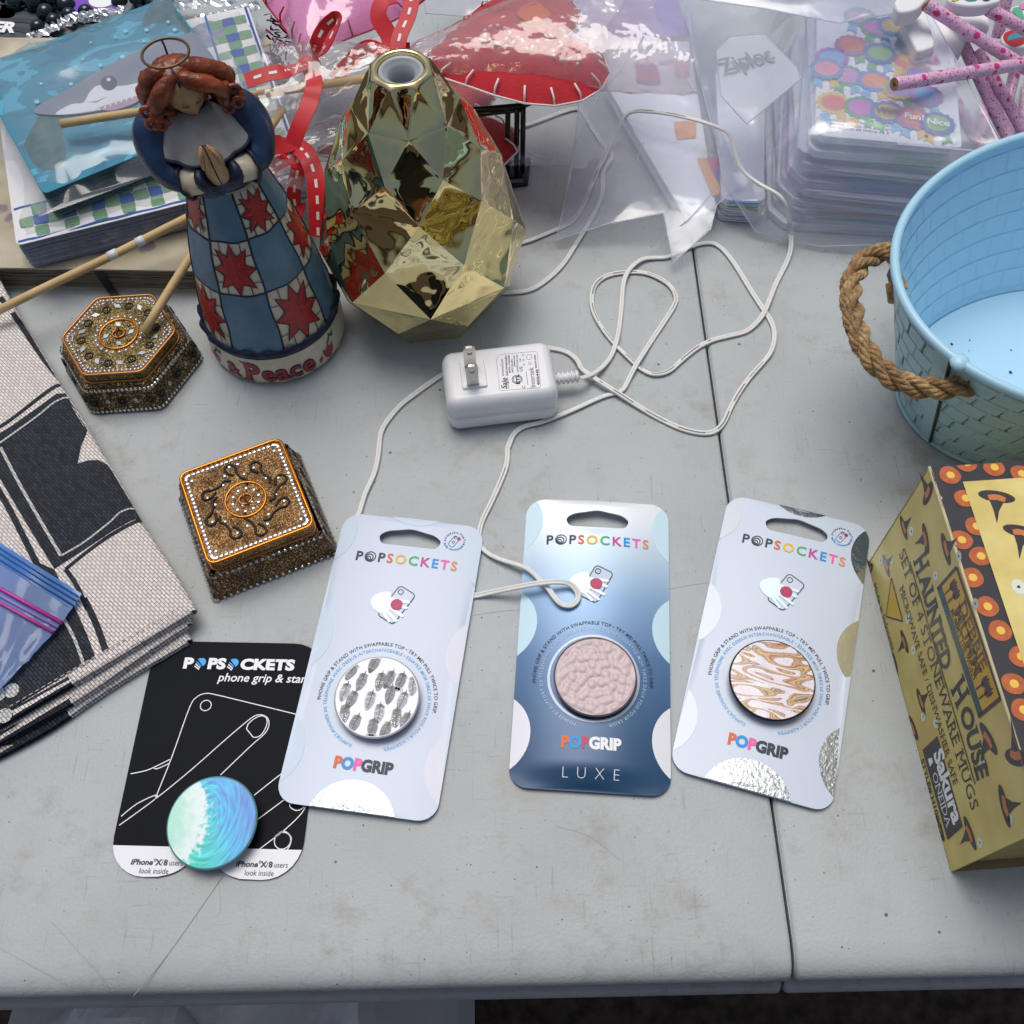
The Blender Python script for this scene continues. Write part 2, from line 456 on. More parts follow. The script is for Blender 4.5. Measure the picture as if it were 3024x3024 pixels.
def table_mat():
    m = bpy.data.materials.new('table_plastic'); m.use_nodes = True; nt = m.node_tree; N = nt.nodes; L = nt.links
    p = N['Principled BSDF']; p.inputs['Roughness'].default_value = .42; p.inputs['Specular IOR Level'].default_value = .2
    tc = N.new('ShaderNodeTexCoord'); O = tc.outputs['Object']
    def noise_n(sc, det=4, vec=None, rough=.5):
        n = N.new('ShaderNodeTexNoise'); n.inputs['Scale'].default_value = sc; n.inputs['Detail'].default_value = det; n.inputs['Roughness'].default_value = rough
        L.new(vec or O, n.inputs['Vector']); return n.outputs['Fac']
    def mr(v, a, b, c=0, d=1):
        r = N.new('ShaderNodeMapRange'); r.inputs[1].default_value = a; r.inputs[2].default_value = b; r.inputs[3].default_value = c; r.inputs[4].default_value = d
        L.new(v, r.inputs[0]); return r.outputs[0]
    def mul(a, b):
        x = N.new('ShaderNodeMath'); x.operation = 'MULTIPLY'; L.new(a, x.inputs[0])
        if isinstance(b, float): x.inputs[1].default_value = b
        else: L.new(b, x.inputs[1])
        return x.outputs[0]
    def mix(base, col, fac):
        x = N.new('ShaderNodeMix'); x.data_type = 'RGBA'
        if isinstance(base, tuple): x.inputs[6].default_value = (*base, 1)
        else: L.new(base, x.inputs[6])
        x.inputs[7].default_value = (*col, 1); L.new(fac, x.inputs[0]); return x.outputs[2]
    base = (.445, .487, .500)
    c = mix(base, (.405, .437, .442), mr(noise_n(9, 3), .4, .65, 0, .8))
    c = mix(c, (.33, .31, .27), mul(mr(noise_n(55, 8, rough=.75), .50, .68, 0, .75), mr(noise_n(13, 4), .42, .58)))
    c = mix(c, (.40, .31, .25), mul(mr(noise_n(21, 5), .60, .74, 0, .3), mr(noise_n(7, 2), .47, .60)))
    # scuffs drawn out along and across the top
    for sc, k in (((700, 45, 1), .5), ((60, 640, 1), .42)):
        mp = N.new('ShaderNodeMapping'); mp.inputs['Scale'].default_value = sc; mp.inputs['Rotation'].default_value = (0, 0, .25); L.new(O, mp.inputs[0])
        c = mix(c, (.28, .27, .25), mul(mr(noise_n(1, 3, mp.outputs[0]), .62, .72, 0, k), mr(noise_n(17, 3), .44, .58)))
    # dark specks of grit
    for sc, th in ((95, .055), (47, .05), (150, .065), (260, .08)):
        v = N.new('ShaderNodeTexVoronoi'); v.inputs['Scale'].default_value = sc; L.new(O, v.inputs['Vector'])
        sp = N.new('ShaderNodeSeparateColor'); L.new(v.outputs['Color'], sp.inputs[0])
        c = mix(c, (.06, .055, .05), mul(mr(v.outputs['Distance'], th * .6, th, .85, 0), mr(sp.outputs[0], .60, .62)))
    L.new(c, p.inputs['Base Color'])
    L.new(mr(noise_n(30, 4), .3, .7, .34, .5), p.inputs['Roughness'])
    b = N.new('ShaderNodeBump'); b.inputs['Strength'].default_value = .45; b.inputs['Distance'].default_value = .0005
    L.new(noise_n(650, 3), b.inputs['Height']); L.new(b.outputs[0], p.inputs['Normal'])
    return m
TABM = table_mat()
e0, e1 = U(0, 2944), U(3024, 2878); s0, s1 = U(2042.6, 767), U(2350, 2852)
EDGE_A = atan2(e1.y - e0.y, e1.x - e0.x)
_d = (s1 - s0); _e = (e1 - e0)
_t = ((e0.x - s0.x) * _e.y - (e0.y - s0.y) * _e.x) / (_d.x * _e.y - _d.y * _e.x)
TORG = s0 + _d * _t
table = thing('folding_table', 'grey white plastic folding table with a dark centre seam under all the goods', 'table', TORG, EDGE_A)
PROF = [(.74, -.004), (.745, 0), (.6, 0), (.2, 0), (.030, 0), (.015, 0), (.0085, -.0007), (.0045, -.0022), (.0018, -.0047), (.0002, -.0082), (.0004, -.0125),
        (.0024, -.016), (.0032, -.0205), (.0022, -.025), (-.0008, -.0285), (-.0026, -.032), (-.0022, -.0355), (.001, -.037), (.008, -.037)]
def panel(sign):
    st = [(.0006, .0022), (.0009, .0011), (.0016, .0003), (.0026, 0)] + [(.03 * k, 0) for k in range(1, 31)]
    vs = []; n = len(PROF); g = Geo()
    for x, d in st:
        for i, (y, z) in enumerate(PROF): vs.append((sign * x, y + (d if i > 5 else 0), z - (d if z > -.02 else -d * .3)))
    fs = []
    for k in range(len(st) - 1):
        for i in range(n - 1):
            q = (k * n + i, k * n + i + 1, (k + 1) * n + i + 1, (k + 1) * n + i); fs.append(q[::-1] if sign < 0 else q)
    g.add(vs, fs, 0, True)
    g.f.append(list(range(n))); g.m.append(0); g.sm.append(False)
    g.f.append([(len(st) - 1) * n + i for i in range(n)]); g.m.append(0); g.sm.append(False)
    g.add([(sign * .001, .008, -.037), (sign * .9, .008, -.037), (sign * .9, .74, -.037), (sign * .001, .74, -.037)], [(0, 1, 2, 3)])
    return obj('tabletop_half', g, TABM, table)
tl, tr = panel(-1), panel(1)
M_steel = mat('grey_steel', '#6d7074', .45, .6)
for sx in (-.78, .78):
    for yy in (.08, .66):
        g = Geo(); g.tube([(sx, yy, -.037), (sx, yy, GZ - TORG.z)], .014, 12); obj('leg', g, M_steel, table)
    g = Geo(); g.tube([(sx, .08, -.5), (sx, .66, -.5)], .01, 10); obj('cross_bar', g, M_steel, table)
g = Geo(); g.box((0, .38, -.034), (.03, .7, .004)); obj('hinge_strip', g, mat('hinge_dark', '#1c1d1f', .6), table)
M_scr = mat('scratch_grey', '#9b9c99', .6); M_scr2 = mat('scratch_brown', '#86796f', .6)
def scratch(pts, wd, m):
    P3 = spline([U(x, y) for x, y in pts], 6); g = Geo(); g.stroke([(p[0], p[1]) for p in P3], wd, .00012)
    obj('scratch', g, m, table, world=True)
scratch([(660, 2585), (560, 2730), (480, 2840), (395, 2940)], .00032, M_scr2)
scratch([(0, 2800), (90, 2850), (210, 2910)], .0002, M_scr)
scratch([(150, 2720), (250, 2830), (330, 2915)], .00025, M_scr)
scratch([(645, 2600), (652, 2680), (640, 2710)], .0002, M_scr)
scratch([(1395, 1818), (1460, 1808), (1540, 1800)], .00025, M_scr)
scratch([(1975, 1740), (2060, 1725), (2100, 1722)], .0002, M_scr)
scratch([(40, 2150), (200, 2080), (330, 2040)], .0002, M_scr)
scratch([(1640, 2440), (1740, 2470), (1830, 2540)], .0002, M_scr)
# crumpled white carrier bag on the ground, only its top shows under the table edge
g = Geo()
def _bagf(a, b):
    x = -.46 + .40 * a; y = -.10 + .36 * b; e = min(a, 1 - a, b, 1 - b)
    h = min(1, e * 6) ** .6
    return (x, y, GZ + .005 + .36 * h * (1 - .15 * b) + .03 * h * noise.noise((x * 22, y * 22, 2)) + .018 * h * abs(noise.noise((x * 60, y * 60, 5))))
g.grid(40, 36, _bagf, smooth=False)
tag(obj('carrier_bag', g, mat('white_bag_plastic', (.62, .62, .63), .35)), 'crumpled white plastic carrier bag on the ground under the table edge', 'bag')
# ================================================================== phone grip cards
M_navy = mat('ink_navy', '#1c2b3f', .5); M_org = mat('ink_orange', '#d9682f', .5); M_yel = mat('ink_yellow', '#e8bf22', .5)
M_grn = mat('ink_green', '#4fb06a', .5); M_pur = mat('ink_magenta', '#c63f9c', .5); M_cyan = mat('ink_cyan', '#1f93dc', .5)
M_pink = mat('ink_pink', '#f05fae', .5); M_tan = mat('ink_tan', '#dd9260', .5); M_dot = mat('ink_crimson', '#b51a5c', .45)
M_white = mat('ink_white', '#f2f4f6', .5); M_olive = mat('ink_ochre', '#c9a524', .5)
M_lblue = mat('ink_light_blue', '#5aa9e0', .5)
LOGO = [M_navy, M_org, M_yel, M_grn, M_pur, M_cyan, M_pink, M_tan]
M_whitecard = mat('white_card_sky_tinted', (.60, .69, .82), .38, vary=(40, .25, (.58, .665, .80)), bump=(900, .06, .0002))  # white stock with the blue sky's reflection tinted into its base colour
M_cardedge = mat('card_edge', (.62, .63, .66), .7)
M_foil = mat('silver_foil', (.40, .43, .45), .34, .8, bump=(520, .6, .0007))
M_foilpale = mat('pale_foil', (.50, .575, .64), .34, .1, bump=(260, .12, .0003))
M_foilgold = mat('gold_foil_tint', (.62, .60, .45), .25, .7, bump=(300, .2, .0004))
M_foildark = mat('dark_foil', (.42, .46, .48), .16, .95, bump=(340, .4, .0006))
M_handblue = mat('hand_pale_blue', (.66, .84, .91), .35, .1); M_handwhite = mat('hand_white', (.86, .92, .94), .3)
M_line = mat('icon_line', '#39495e', .5)
M_black = mat('black_plastic', '#16181b', .35); M_grip_side = mat('grip_grey_side', '#3b3d42', .4)
MM = .001
W2, H2 = 36.5 * MM, 74.6 * MM
CARD = rrect(73 * MM, 149.2 * MM, 9 * MM, 7)
HOLE = rpoly([(-14.2 * MM, 58.4 * MM), (14.2 * MM, 58.4 * MM), (16.3 * MM, 63 * MM), (12.5 * MM, 66 * MM), (0, 68.4 * MM), (-12.5 * MM, 66 * MM), (-16.3 * MM, 63 * MM)], 2.2 * MM, 4)
GC = (.0004, -.0228)
def scaled(g, top, dz=.00024):
    """drop flat artwork drawn in millimetres on to the card surface"""
    return g.warp(lambda p: (p[0] * MM, p[1] * MM, top(p[0] * MM, p[1] * MM) + dz + p[2]))
def logo_geo(bold=.022):
    g = Geo(); x = -25.6; h = 4.9; y = 48.0
    xs = []; s = 'POPSOCKETS'; ws = [adv(c) * h / cap() for c in s]
    gap = (51.8 - sum(ws)) / 9
    idx = [0, 0, 0, 1, 2, 3, 4, 5, 6, 7]
    for i, c in enumerate(s):
        if i == 1:                                   # the round emblem that replaces the O
            cx, cy = x + ws[i] / 2, y + h / 2
            for r0, r1, dx, dy in ((2.45, 2.95, 0, 0), (1.55, 2.1, -.35, -.4), (.75, 1.2, -.7, -.85), (0.0, .38, -.95, -1.2)):
                g.ring((cx + dx, cy + dy), r0, r1, 0, 28, 0)
        else: glyph(g, c, h, x, y, 0, bold, idx[i])
        x += ws[i] + gap
    return g
def arc_geo(fr, mi_in):
    g = Geo(); c = (0, -22.4)
    arc_text(g, 'PHONE GRIP & STAND WITH SWAPPABLE TOP • TRY ME! PULL TWICE TO GRIP.', 1.65, c, 26.6, radians(187), radians(-7), .005, 0)
    arc_text(g, fr, 1.5, c, 23.6, radians(253), radians(-73), .005, mi_in)
    return g
def icon_geo():
    g = Geo(); a = radians(-26)
    def R(p): return (p[0] * cos(a) - p[1] * sin(a) + .2, p[0] * sin(a) + p[1] * cos(a) + 25.7)
    g.poly([R(p) for p in rrect(9.6, 18.6, 1.8, 5)], 0, 3)
    g.stroke([R(p) for p in rrect(9.6, 18.6, 1.8, 5)], .5, .00012, 0, closed=True)
    g.stroke([R(p) for p in rrect(2.4, 2.4, .7, 3, -2.4, 6.6)], .38, .00016, 0, closed=True)
    # the hand that holds the phone: palm and fingers
    g.poly(spline([(-12.8, 26.2), (-11.5, 29.2), (-8, 31.4), (-4.4, 31.8), (-3.2, 29.5), (-2.2, 25), (-4, 20.8), (-7.5, 20.6), (-11, 22.8)], 4, True), .00018, 2)
    for x0, y0, x1, y1, r in ((-4, 28.4, 5.6, 27.6, .75), (-4, 26.6, 5.2, 24.6, .75), (-4, 24.4, 4.0, 20.2, .75), (-5, 22.6, 1.6, 17.4, .7), (-6, 21.4, -1.8, 16.8, .65)):
        an = atan2(y1 - y0, x1 - x0); pts = []
        for k in range(9):
            t = an - pi / 2 + pi * k / 8; pts.append((x1 + r * cos(t), y1 + r * sin(t)))
        pts += [(x0 - r * sin(an), y0 + r * cos(an)), (x0 + r * sin(an), y0 - r * cos(an))]
        g.poly(pts, .00022, 2)
    g.disc((.2, 25.7), 3.0, .0003, 24, 1)
    return g
def spots_geo(spec, top):
    gs = {}
    for cx, cy, r, mi in spec:
        circ = [(cx * MM + r * MM * cos(2 * pi * k / 48), cy * MM + r * MM * sin(2 * pi * k / 48)) for k in range(48)]
        poly = clip(circ, offset_poly(CARD, .0001))
        if len(poly) < 3: continue
        gg = sheet(poly, (), .0028, lambda x, y: top(x, y) + .00016, .0001, 0, 0)
        gs.setdefault(mi, []).append(gg)
    return gs
POPG = [('P', 0), ('O', 1), ('P', 2), ('G', 3), ('R', 3), ('I', 3), ('P', 3)]
def popgrip_geo(gripm=3):
    g = Geo(); x = -13.6; h = 5.0; ws = [adv(c) * h / cap() for c, _ in POPG]; k = 27 / sum(ws)
    for (c, m), w_ in zip(POPG, ws):
        glyph(g, c, h, x, -56.3, 0, .055, m if m < 3 else gripm, 0, 0, k); x += w_ * k
    return g
BADGE_TOP, BADGE_BOT = 'Swappable PopTop', 'PopTop Interchangeable'
def badge_geo():
    g = Geo(); c = (22.6, 64.6)
    arc_text(g, BADGE_TOP, 1.0, c, 4.5, radians(190), radians(-20), .02, 0)
    for i, ch in enumerate(BADGE_BOT):                # lower half reads left to right along the bottom
        a = radians(200 + 140 * i / (len(BADGE_BOT) - 1))
        if ch != ' ': glyph(g, ch, 1.0, c[0] + 5.4 * cos(a) - .3, c[1] + 5.4 * sin(a), a + pi / 2, .02, 1)
    a = radians(-28)
    R = lambda p: (p[0] * cos(a) - p[1] * sin(a) + c[0] - .4, p[0] * sin(a) + p[1] * cos(a) + c[1] - .3)
    g.stroke([R(p) for p in rrect(3.2, 6.2, .6, 3)], .22, 0, 2, closed=True)
    g.stroke([R(p) for p in rrect(1.0, 1.0, .3, 2, -.8, 2.2)], .2, 0, 2, closed=True)
    g.ring(R((0, -.4)), .5, .75, 0, 12, 2)
    g.disc((c[0] + 1.9, c[1] + 1.6), .95, 0, 14, 3)
    return g
FR1 = 'SUPPORT-POIGNÉE DE TÉLÉPHONE AVEC DESSUS INTERCHANGEABLE • ESSAYEZ-MOI! TIREZ-LE DEUX FOIS POUR L’AGRIPPER.'
FR2 = 'POINÉE ET SUPPORT DE TÉLÉPHONE AVEC DESSUS ÉCHANGEABLE • ESSAYEZ-MOI! TIREZ DEUX FOIS POUR SAISIR.'
def grip_card(label, cx, cy, rz, top, stock, edge, spec, spotm, fr, frm, gripink, luxe, badge, group):
    t = thing('phone_grip_card', label, 'phone grip', (cx, cy, 0), rz, group)
    g = sheet(CARD, [HOLE], .0030, top, .0009); card = obj('card', g, [stock, edge], t)
    for mi, gl in spots_geo(spec, top).items():
        for q in gl: obj('foil_spot', q, spotm[mi], card)
    obj('logo_lettering', scaled(logo_geo(), top), LOGO, card)
    obj('phone_icon', scaled(icon_geo(), top), [M_line, M_dot, M_handblue if not luxe else M_handwhite, luxe or stock], card)
    obj('ring_lettering', scaled(arc_geo(fr, 1), top), [M_navy, frm], card)
    obj('product_lettering', scaled(popgrip_geo(), top), [M_org, M_cyan, M_pink if not luxe else M_dot, gripink], card)
    if badge: obj('badge', scaled(badge_geo(), top), [M_navy, M_cyan, M_line, M_dot], card)
    return t, card
def grip(t, c, z, name_mat_top, rim_mat, tilt=(0, 0), R=.0199, print_geo=None, print_m=None):
    """the round collapsible grip: stem under a disc"""
    M = Matrix.Translation((c[0], c[1], z)) @ Matrix.Rotation(tilt[0], 4, 'X') @ Matrix.Rotation(tilt[1], 4, 'Y')
    g = Geo(); g.lathe([(.0185, -.0052), (.0185, -.0042), (.0165, -.0042), (.0165, -.0034), (.0188, -.0030), (.0188, -.0022)], 40, cap0=True, cap1=True); g.xf(M)
    obj('grip_stem', g, M_grip_side, t)
    g = Geo(); g.lathe([(R - .0016, -.0022), (R - .0003, -.0016), (R, -.0008), (R - .0002, -.0003), (R - .0008, 0)], 64, cap1=False); g.xf(M)
    d = obj('grip_disc', g, rim_mat, t)
    g = Geo()
    if callable(name_mat_top): name_mat_top(g)
    else: g.disc((0, 0), R - .0008, 0, 64)
    g.xf(M)
    f = obj('grip_face', g, print_m[0], d)
    if print_geo: print_geo.xf(M @ Matrix.Translation((0, 0, .00012))); obj('feather_print', print_geo, print_m[1:], d)
    return d

# ---- card with the feather grip
def top1(x, y): return .0022 + .0026 * max(0, 1 - (x / .0385) ** 2) + .0006 * sin(y * 40) + .0012 * max(0, (-x / .0365)) * max(0, -y / .0746)
spec_std = [(-48, 63.5, 20, 0), (1, 91, 20.5, 0), (-48, 6, 20, 0), (-48.6, -50, 20, 0), (48, 5, 20, 1), (48, -50, 20.6, 1), (48.4, 58, 20.3, 0), (-1, -81, 20.3, 2)]
M_sp_pink = mat('pale_pink_foil', (.68, .70, .81), .34, .0, bump=(260, .1, .0003))
M_foilcool = mat('cool_foil', (.56, .68, .80), .34, .0, bump=(260, .12, .0003))
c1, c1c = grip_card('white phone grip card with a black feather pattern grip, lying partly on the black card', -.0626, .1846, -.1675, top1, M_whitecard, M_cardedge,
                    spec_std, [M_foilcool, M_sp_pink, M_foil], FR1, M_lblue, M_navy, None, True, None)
def feather(g, x, y, a, L, kind):
    """one printed feather: vane of fine barbs, bare quill, downy base"""
    ca, sa = cos(a), sin(a); T = lambda u, v: (x + u * ca - v * sa, y + u * sa + v * ca)
    wmax = L * .215
    def wid(s): return wmax * (sin(pi * min(1, max(0, (s - .22) / .78)) ** .62) ** .7 if s > .22 else 0)
    ol = [T(s * L, wid(s)) for s in [.22 + .78 * k / 14 for k in range(15)]]; ol += [T(s * L, -wid(s)) for s in [.22 + .78 * k / 14 for k in range(14, -1, -1)]]
    g.poly(ol[:14] + ol[16:], 0, 1 if kind != 1 else 2)
    g.stroke([T(0, 0), T(.3 * L, .01 * L), T(.98 * L, 0)], [L * .03, L * .026, L * .012], .00003, 0)
    nb = 11
    for k in range(nb):
        s = .26 + .66 * k / nb; w_ = wid(s + .05)
        for sg in (1, -1):
            if random.random() < .22: continue
            g.stroke([T(s * L, 0), T((s + .06) * L, sg * w_ * .6), T((s + .075) * L, sg * w_ * random.uniform(.85, 1.1))], [L * .024, L * .02, L * .006], .00004, 0 if (k % 3 or kind) else 3)
    for k in range(7):
        s = .1 + .16 * k / 7
        for sg in (1, -1):
            g.stroke([T(s * L, 0), T((s + .05) * L, sg * wmax * random.uniform(.5, .8)), T((s + .1) * L, sg * wmax * random.uniform(.8, 1.1))], [L * .014, L * .01, L * .003], .00002, 0)
    if kind == 2:
        for k in range(12):
            s = random.uniform(.45, .92); v = random.uniform(-.75, .75) * wid(s); g.disc(T(s * L, v), L * .028, .00006, 8, 4)
    if kind == 3: g.poly([T(.78 * L, wid(.78) * .9), T(.98 * L, 0), T(.78 * L, -wid(.78) * .9)], .00005, 0)
    if kind == 4:
        for sg in (-1, 0, 1): g.disc(T(.84 * L, sg * wmax * .55), L * .09, .00005, 12, 2, L * .12, a); 
gf = Geo(); Rf = .0187; RIM = [(Rf * cos(2 * pi * k / 60), Rf * sin(2 * pi * k / 60)) for k in range(60)]
fe = [(-.0075, .0062, 0), (.0005, .0075, 2), (.0055, .0088, 3), (.0105, .0085, 4), (-.0145, .0004, 1), (-.0098, -.0030, 3), (-.0022, -.0022, 1), (.0062, .0018, 0), (.0132, -.0005, 1),
      (.0024, -.0075, 1), (.0105, -.0085, 2), (-.0135, -.0098, 2), (-.0062, -.0140, 0), (.0008, -.0148, 4), (.0085, -.0155, 3), (-.003, .0155, 3), (-.0125, .0105, 0), (.0165, -.010, 0), (.0155, .0075, 1)]
for fi, (x, y, k) in enumerate(fe):
    q = Geo(); feather(q, x, y + .0053, radians(-97) + random.uniform(-.22, .22), .0108, k)
    for p in q.v: p.z += .000014 * fi
    for f, m in zip(q.f, q.m):
        pts = [q.v[i] for i in f]
        z_ = pts[0].z
        if not all(p.x ** 2 + p.y ** 2 < Rf ** 2 for p in pts):
            if sum(pts[i - 1].x * pts[i].y - pts[i].x * pts[i - 1].y for i in range(len(pts))) < 0: pts = pts[::-1]
            pts = [Vector((a, b, z_)) for a, b in clip(pts, RIM)]
        if len(pts) > 2: gf.add(pts, [tuple(range(len(pts)))], m)
M_fe = [mat('feather_white_face', (.80, .82, .86), .3), mat('feather_black', '#22262c', .4), mat('feather_grey', '#868c96', .4), mat('feather_pale', '#b9c0ca', .4), mat('feather_dark', '#0f1216', .4), mat('feather_spot', '#e6eaee', .4)]
grip(c1, (.0008, -.0230), .0102, None, mat('grip_white_rim', '#b9bdc4', .35), (0, 0), .0199, gf, M_fe)

# ---- card with the marbled grip
def marble_mat():
    m = bpy.data.materials.new('marbled_gold'); m.use_nodes = True; nt = m.node_tree; N = nt.nodes; L = nt.links
    p = N['Principled BSDF']; p.inputs['Roughness'].default_value = .16; p.inputs['Coat Weight'].default_value = .3
    tc = N.new('ShaderNodeTexCoord'); mp = N.new('ShaderNodeMapping'); mp.inputs['Rotation'].default_value = (0, 0, radians(-35)); mp.inputs['Scale'].default_value = (38, 120, 1)
    mp.inputs['Location'].default_value = (.7, 3.2, 0)
    L.new(tc.outputs['Object'], mp.inputs[0])
    n = N.new('ShaderNodeTexNoise'); n.inputs['Scale'].default_value = .8; n.inputs['Detail'].default_value = 1.1; n.inputs['Distortion'].default_value = 1.5
    L.new(mp.outputs[0], n.inputs['Vector'])
    mm = N.new('ShaderNodeMath'); mm.operation = 'MULTIPLY'; mm.inputs[1].default_value = 5.8; L.new(n.outputs['Fac'], mm.inputs[0])
    fr = N.new('ShaderNodeMath'); fr.operation = 'FRACT'; L.new(mm.outputs[0], fr.inputs[0])
    r = N.new('ShaderNodeValToRGB'); cr = r.color_ramp
    stops = [(0, '#ded6e2'), (.36, '#e6e0e8'), (.42, '#8a6a58'), (.46, '#c9a27c'), (.54, '#8e4a22'), (.60, '#c4a06a'), (.70, '#d8b57c'), (.76, '#6a3a20'), (.80, '#d9b993'), (.88, '#3f3a3c'), (.90, '#d9cfd6'), (1, '#ded6e2')]
    while len(cr.elements) < len(stops): cr.elements.new(.5)
    for e, (q, c) in zip(cr.elements, stops): e.position = q; e.color = (*lin(c), 1)
    L.new(fr.outputs[0], r.inputs[0])
    v = N.new('ShaderNodeTexVoronoi'); v.inputs['Scale'].default_value = 1600; L.new(tc.outputs['Object'], v.inputs['Vector'])
    x = N.new('ShaderNodeMix'); x.data_type = 'RGBA'; x.blend_type = 'OVERLAY'; x.inputs[0].default_value = .25; L.new(r.outputs[0], x.inputs[6]); L.new(v.outputs['Color'], x.inputs[7])
    L.new(x.outputs[2], p.inputs['Base Color']); return m
def top3(x, y): return .0016 + .0026 * max(0, 1 - (x / .0385) ** 2) + .0004 * sin(y * 50)
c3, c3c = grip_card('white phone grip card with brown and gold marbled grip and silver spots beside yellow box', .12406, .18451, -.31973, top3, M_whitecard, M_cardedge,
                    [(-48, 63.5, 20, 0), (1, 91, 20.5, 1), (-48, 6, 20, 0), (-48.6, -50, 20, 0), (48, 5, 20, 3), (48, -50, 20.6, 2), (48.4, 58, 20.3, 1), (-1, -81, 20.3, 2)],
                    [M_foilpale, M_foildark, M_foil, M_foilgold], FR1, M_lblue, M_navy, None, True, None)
grip(c3, (.0004, -.0228), .0096, None, M_black, (0, 0), .0199, None, [marble_mat()])

# ---- the bulging blue card with the dimpled grip
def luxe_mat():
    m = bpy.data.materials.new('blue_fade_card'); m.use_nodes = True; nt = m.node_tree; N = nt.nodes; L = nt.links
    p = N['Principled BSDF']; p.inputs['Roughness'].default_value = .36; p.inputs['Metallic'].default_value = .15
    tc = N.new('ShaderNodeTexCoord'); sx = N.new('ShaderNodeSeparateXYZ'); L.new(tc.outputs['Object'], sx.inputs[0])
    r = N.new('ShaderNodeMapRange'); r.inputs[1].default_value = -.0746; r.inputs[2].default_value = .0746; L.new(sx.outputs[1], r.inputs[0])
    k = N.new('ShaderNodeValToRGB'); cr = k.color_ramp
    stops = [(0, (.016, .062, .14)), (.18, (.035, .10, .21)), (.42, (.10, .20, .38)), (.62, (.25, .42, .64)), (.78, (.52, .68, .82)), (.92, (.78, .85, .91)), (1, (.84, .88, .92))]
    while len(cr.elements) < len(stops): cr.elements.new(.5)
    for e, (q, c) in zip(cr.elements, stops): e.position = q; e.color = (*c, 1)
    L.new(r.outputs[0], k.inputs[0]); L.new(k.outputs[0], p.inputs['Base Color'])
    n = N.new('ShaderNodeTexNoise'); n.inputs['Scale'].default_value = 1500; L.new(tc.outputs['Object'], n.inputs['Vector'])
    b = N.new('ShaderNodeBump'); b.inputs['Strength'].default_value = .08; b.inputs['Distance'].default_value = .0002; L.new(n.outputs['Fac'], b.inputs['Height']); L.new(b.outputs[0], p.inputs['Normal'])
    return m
def top2(x, y):
    b = max(0, 1 - (x / .0368) ** 2); q = (y + .0746) / .012
    e = min(1, max(0, q)) ; e = e * e * (3 - 2 * e)
    return .0016 + (.0062 * b) * (.35 + .65 * e) * (1 if y < .03 else 1 - .35 * (y - .03) / .045)
M_ghost = mat('ink_ghost_blue', (.42, .58, .78), .4); M_icoblue = mat('phone_blue_grey', (.50, .60, .74), .35)
M_pale2 = mat('pale_cyan_spot', (.60, .82, .92), .3, .0); M_pale3 = mat('white_spot', (.82, .84, .90), .3, .0)
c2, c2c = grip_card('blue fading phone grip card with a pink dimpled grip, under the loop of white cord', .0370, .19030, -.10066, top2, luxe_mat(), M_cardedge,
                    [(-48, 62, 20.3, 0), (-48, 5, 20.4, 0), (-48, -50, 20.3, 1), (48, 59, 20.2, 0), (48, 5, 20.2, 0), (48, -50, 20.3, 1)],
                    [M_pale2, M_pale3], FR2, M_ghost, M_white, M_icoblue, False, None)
g = Geo(); text(g, 'LUXE', 4.7, -13, -69.6, 'l', 0, None, -.022, 0, fit=26.4); obj('luxe_lettering', scaled(g, top2), [M_white], c2c)
random.seed(11)
_cells = []
for _k in range(900):
    a, q = random.uniform(0, 2 * pi), sqrt(random.random()) * .0205
    p = (q * cos(a), q * sin(a))
    if all((p[0] - c[0]) ** 2 + (p[1] - c[1]) ** 2 > .0029 ** 2 for c in _cells): _cells.append(p)
def dimple(x, y):
    d = sorted(((x - c[0]) ** 2 + (y - c[1]) ** 2) for c in _cells)[:1]
    k = sqrt(d[0]) / .0021
    return .0009 * sqrt(max(0, 1 - k * k)) if k < 1 else 0
def dimple_face(g):
    nr, na = 36, 110; vs = [(0, 0, dimple(0, 0))]
    for i in range(1, nr + 1):
        r_ = .0188 * i / nr
        for k in range(na):
            a = 2 * pi * k / na; vs.append((r_ * cos(a), r_ * sin(a), dimple(r_ * cos(a), r_ * sin(a)) * (1 if i < nr - 1 else .2) - .0004))
    fs = [(0, 1 + k, 1 + (k + 1) % na) for k in range(na)]
    for i in range(nr - 1):
        for k in range(na):
            l = (k + 1) % na; fs.append((1 + i * na + k, 1 + (i + 1) * na + k, 1 + (i + 1) * na + l, 1 + i * na + l))
    g.add(vs, fs, 0, True)
gl = grip(c2, (.0008, -.0238), .0128, dimple_face, mat('grip_rose_rim', '#8d7d7e', .25, .6), (radians(1.5), 0), .0193, None, [mat('rose_enamel', (.66, .54, .545), .42, vary=(500, .5, (.60, .48, .49)))])
g = Geo(); g.ring((.0003 * 1000, -22.8), 20.4, 21.6, 0, 48, 0); obj('clear_collar', scaled(g, top2, .0003), [mat('pale_collar', (.55, .64, .78), .2)], c2)

# ---- the black card
BC, BA = Vector((-.1368, .1405)), radians(-3.6)
c4 = thing('phone_grip_card', 'black phone grip card with white line drawing and a blue ocean wave grip', 'phone grip', (BC.x, BC.y, 0), BA)
def blk(x, y, z=.0008):
    p = crop(300, 1800, 2.2729)(x, y, z); d = p - Vector((BC.x, BC.y, 0)); c, s = cos(BA), sin(BA)
    return (d.x * c + d.y * s, -d.x * s + d.y * c)
BW, BH = .0845, .1095
_o = rrect(BW, BH, .012, 6)
notch = [(-.0165, -BH / 2), (-.0125, -BH / 2 + .0022), (-.0080, -BH / 2 + .0058), (0.0, -BH / 2 + .0075), (.0055, -BH / 2 + .0055), (.0095, -BH / 2 + .0018), (.0125, -BH / 2)]
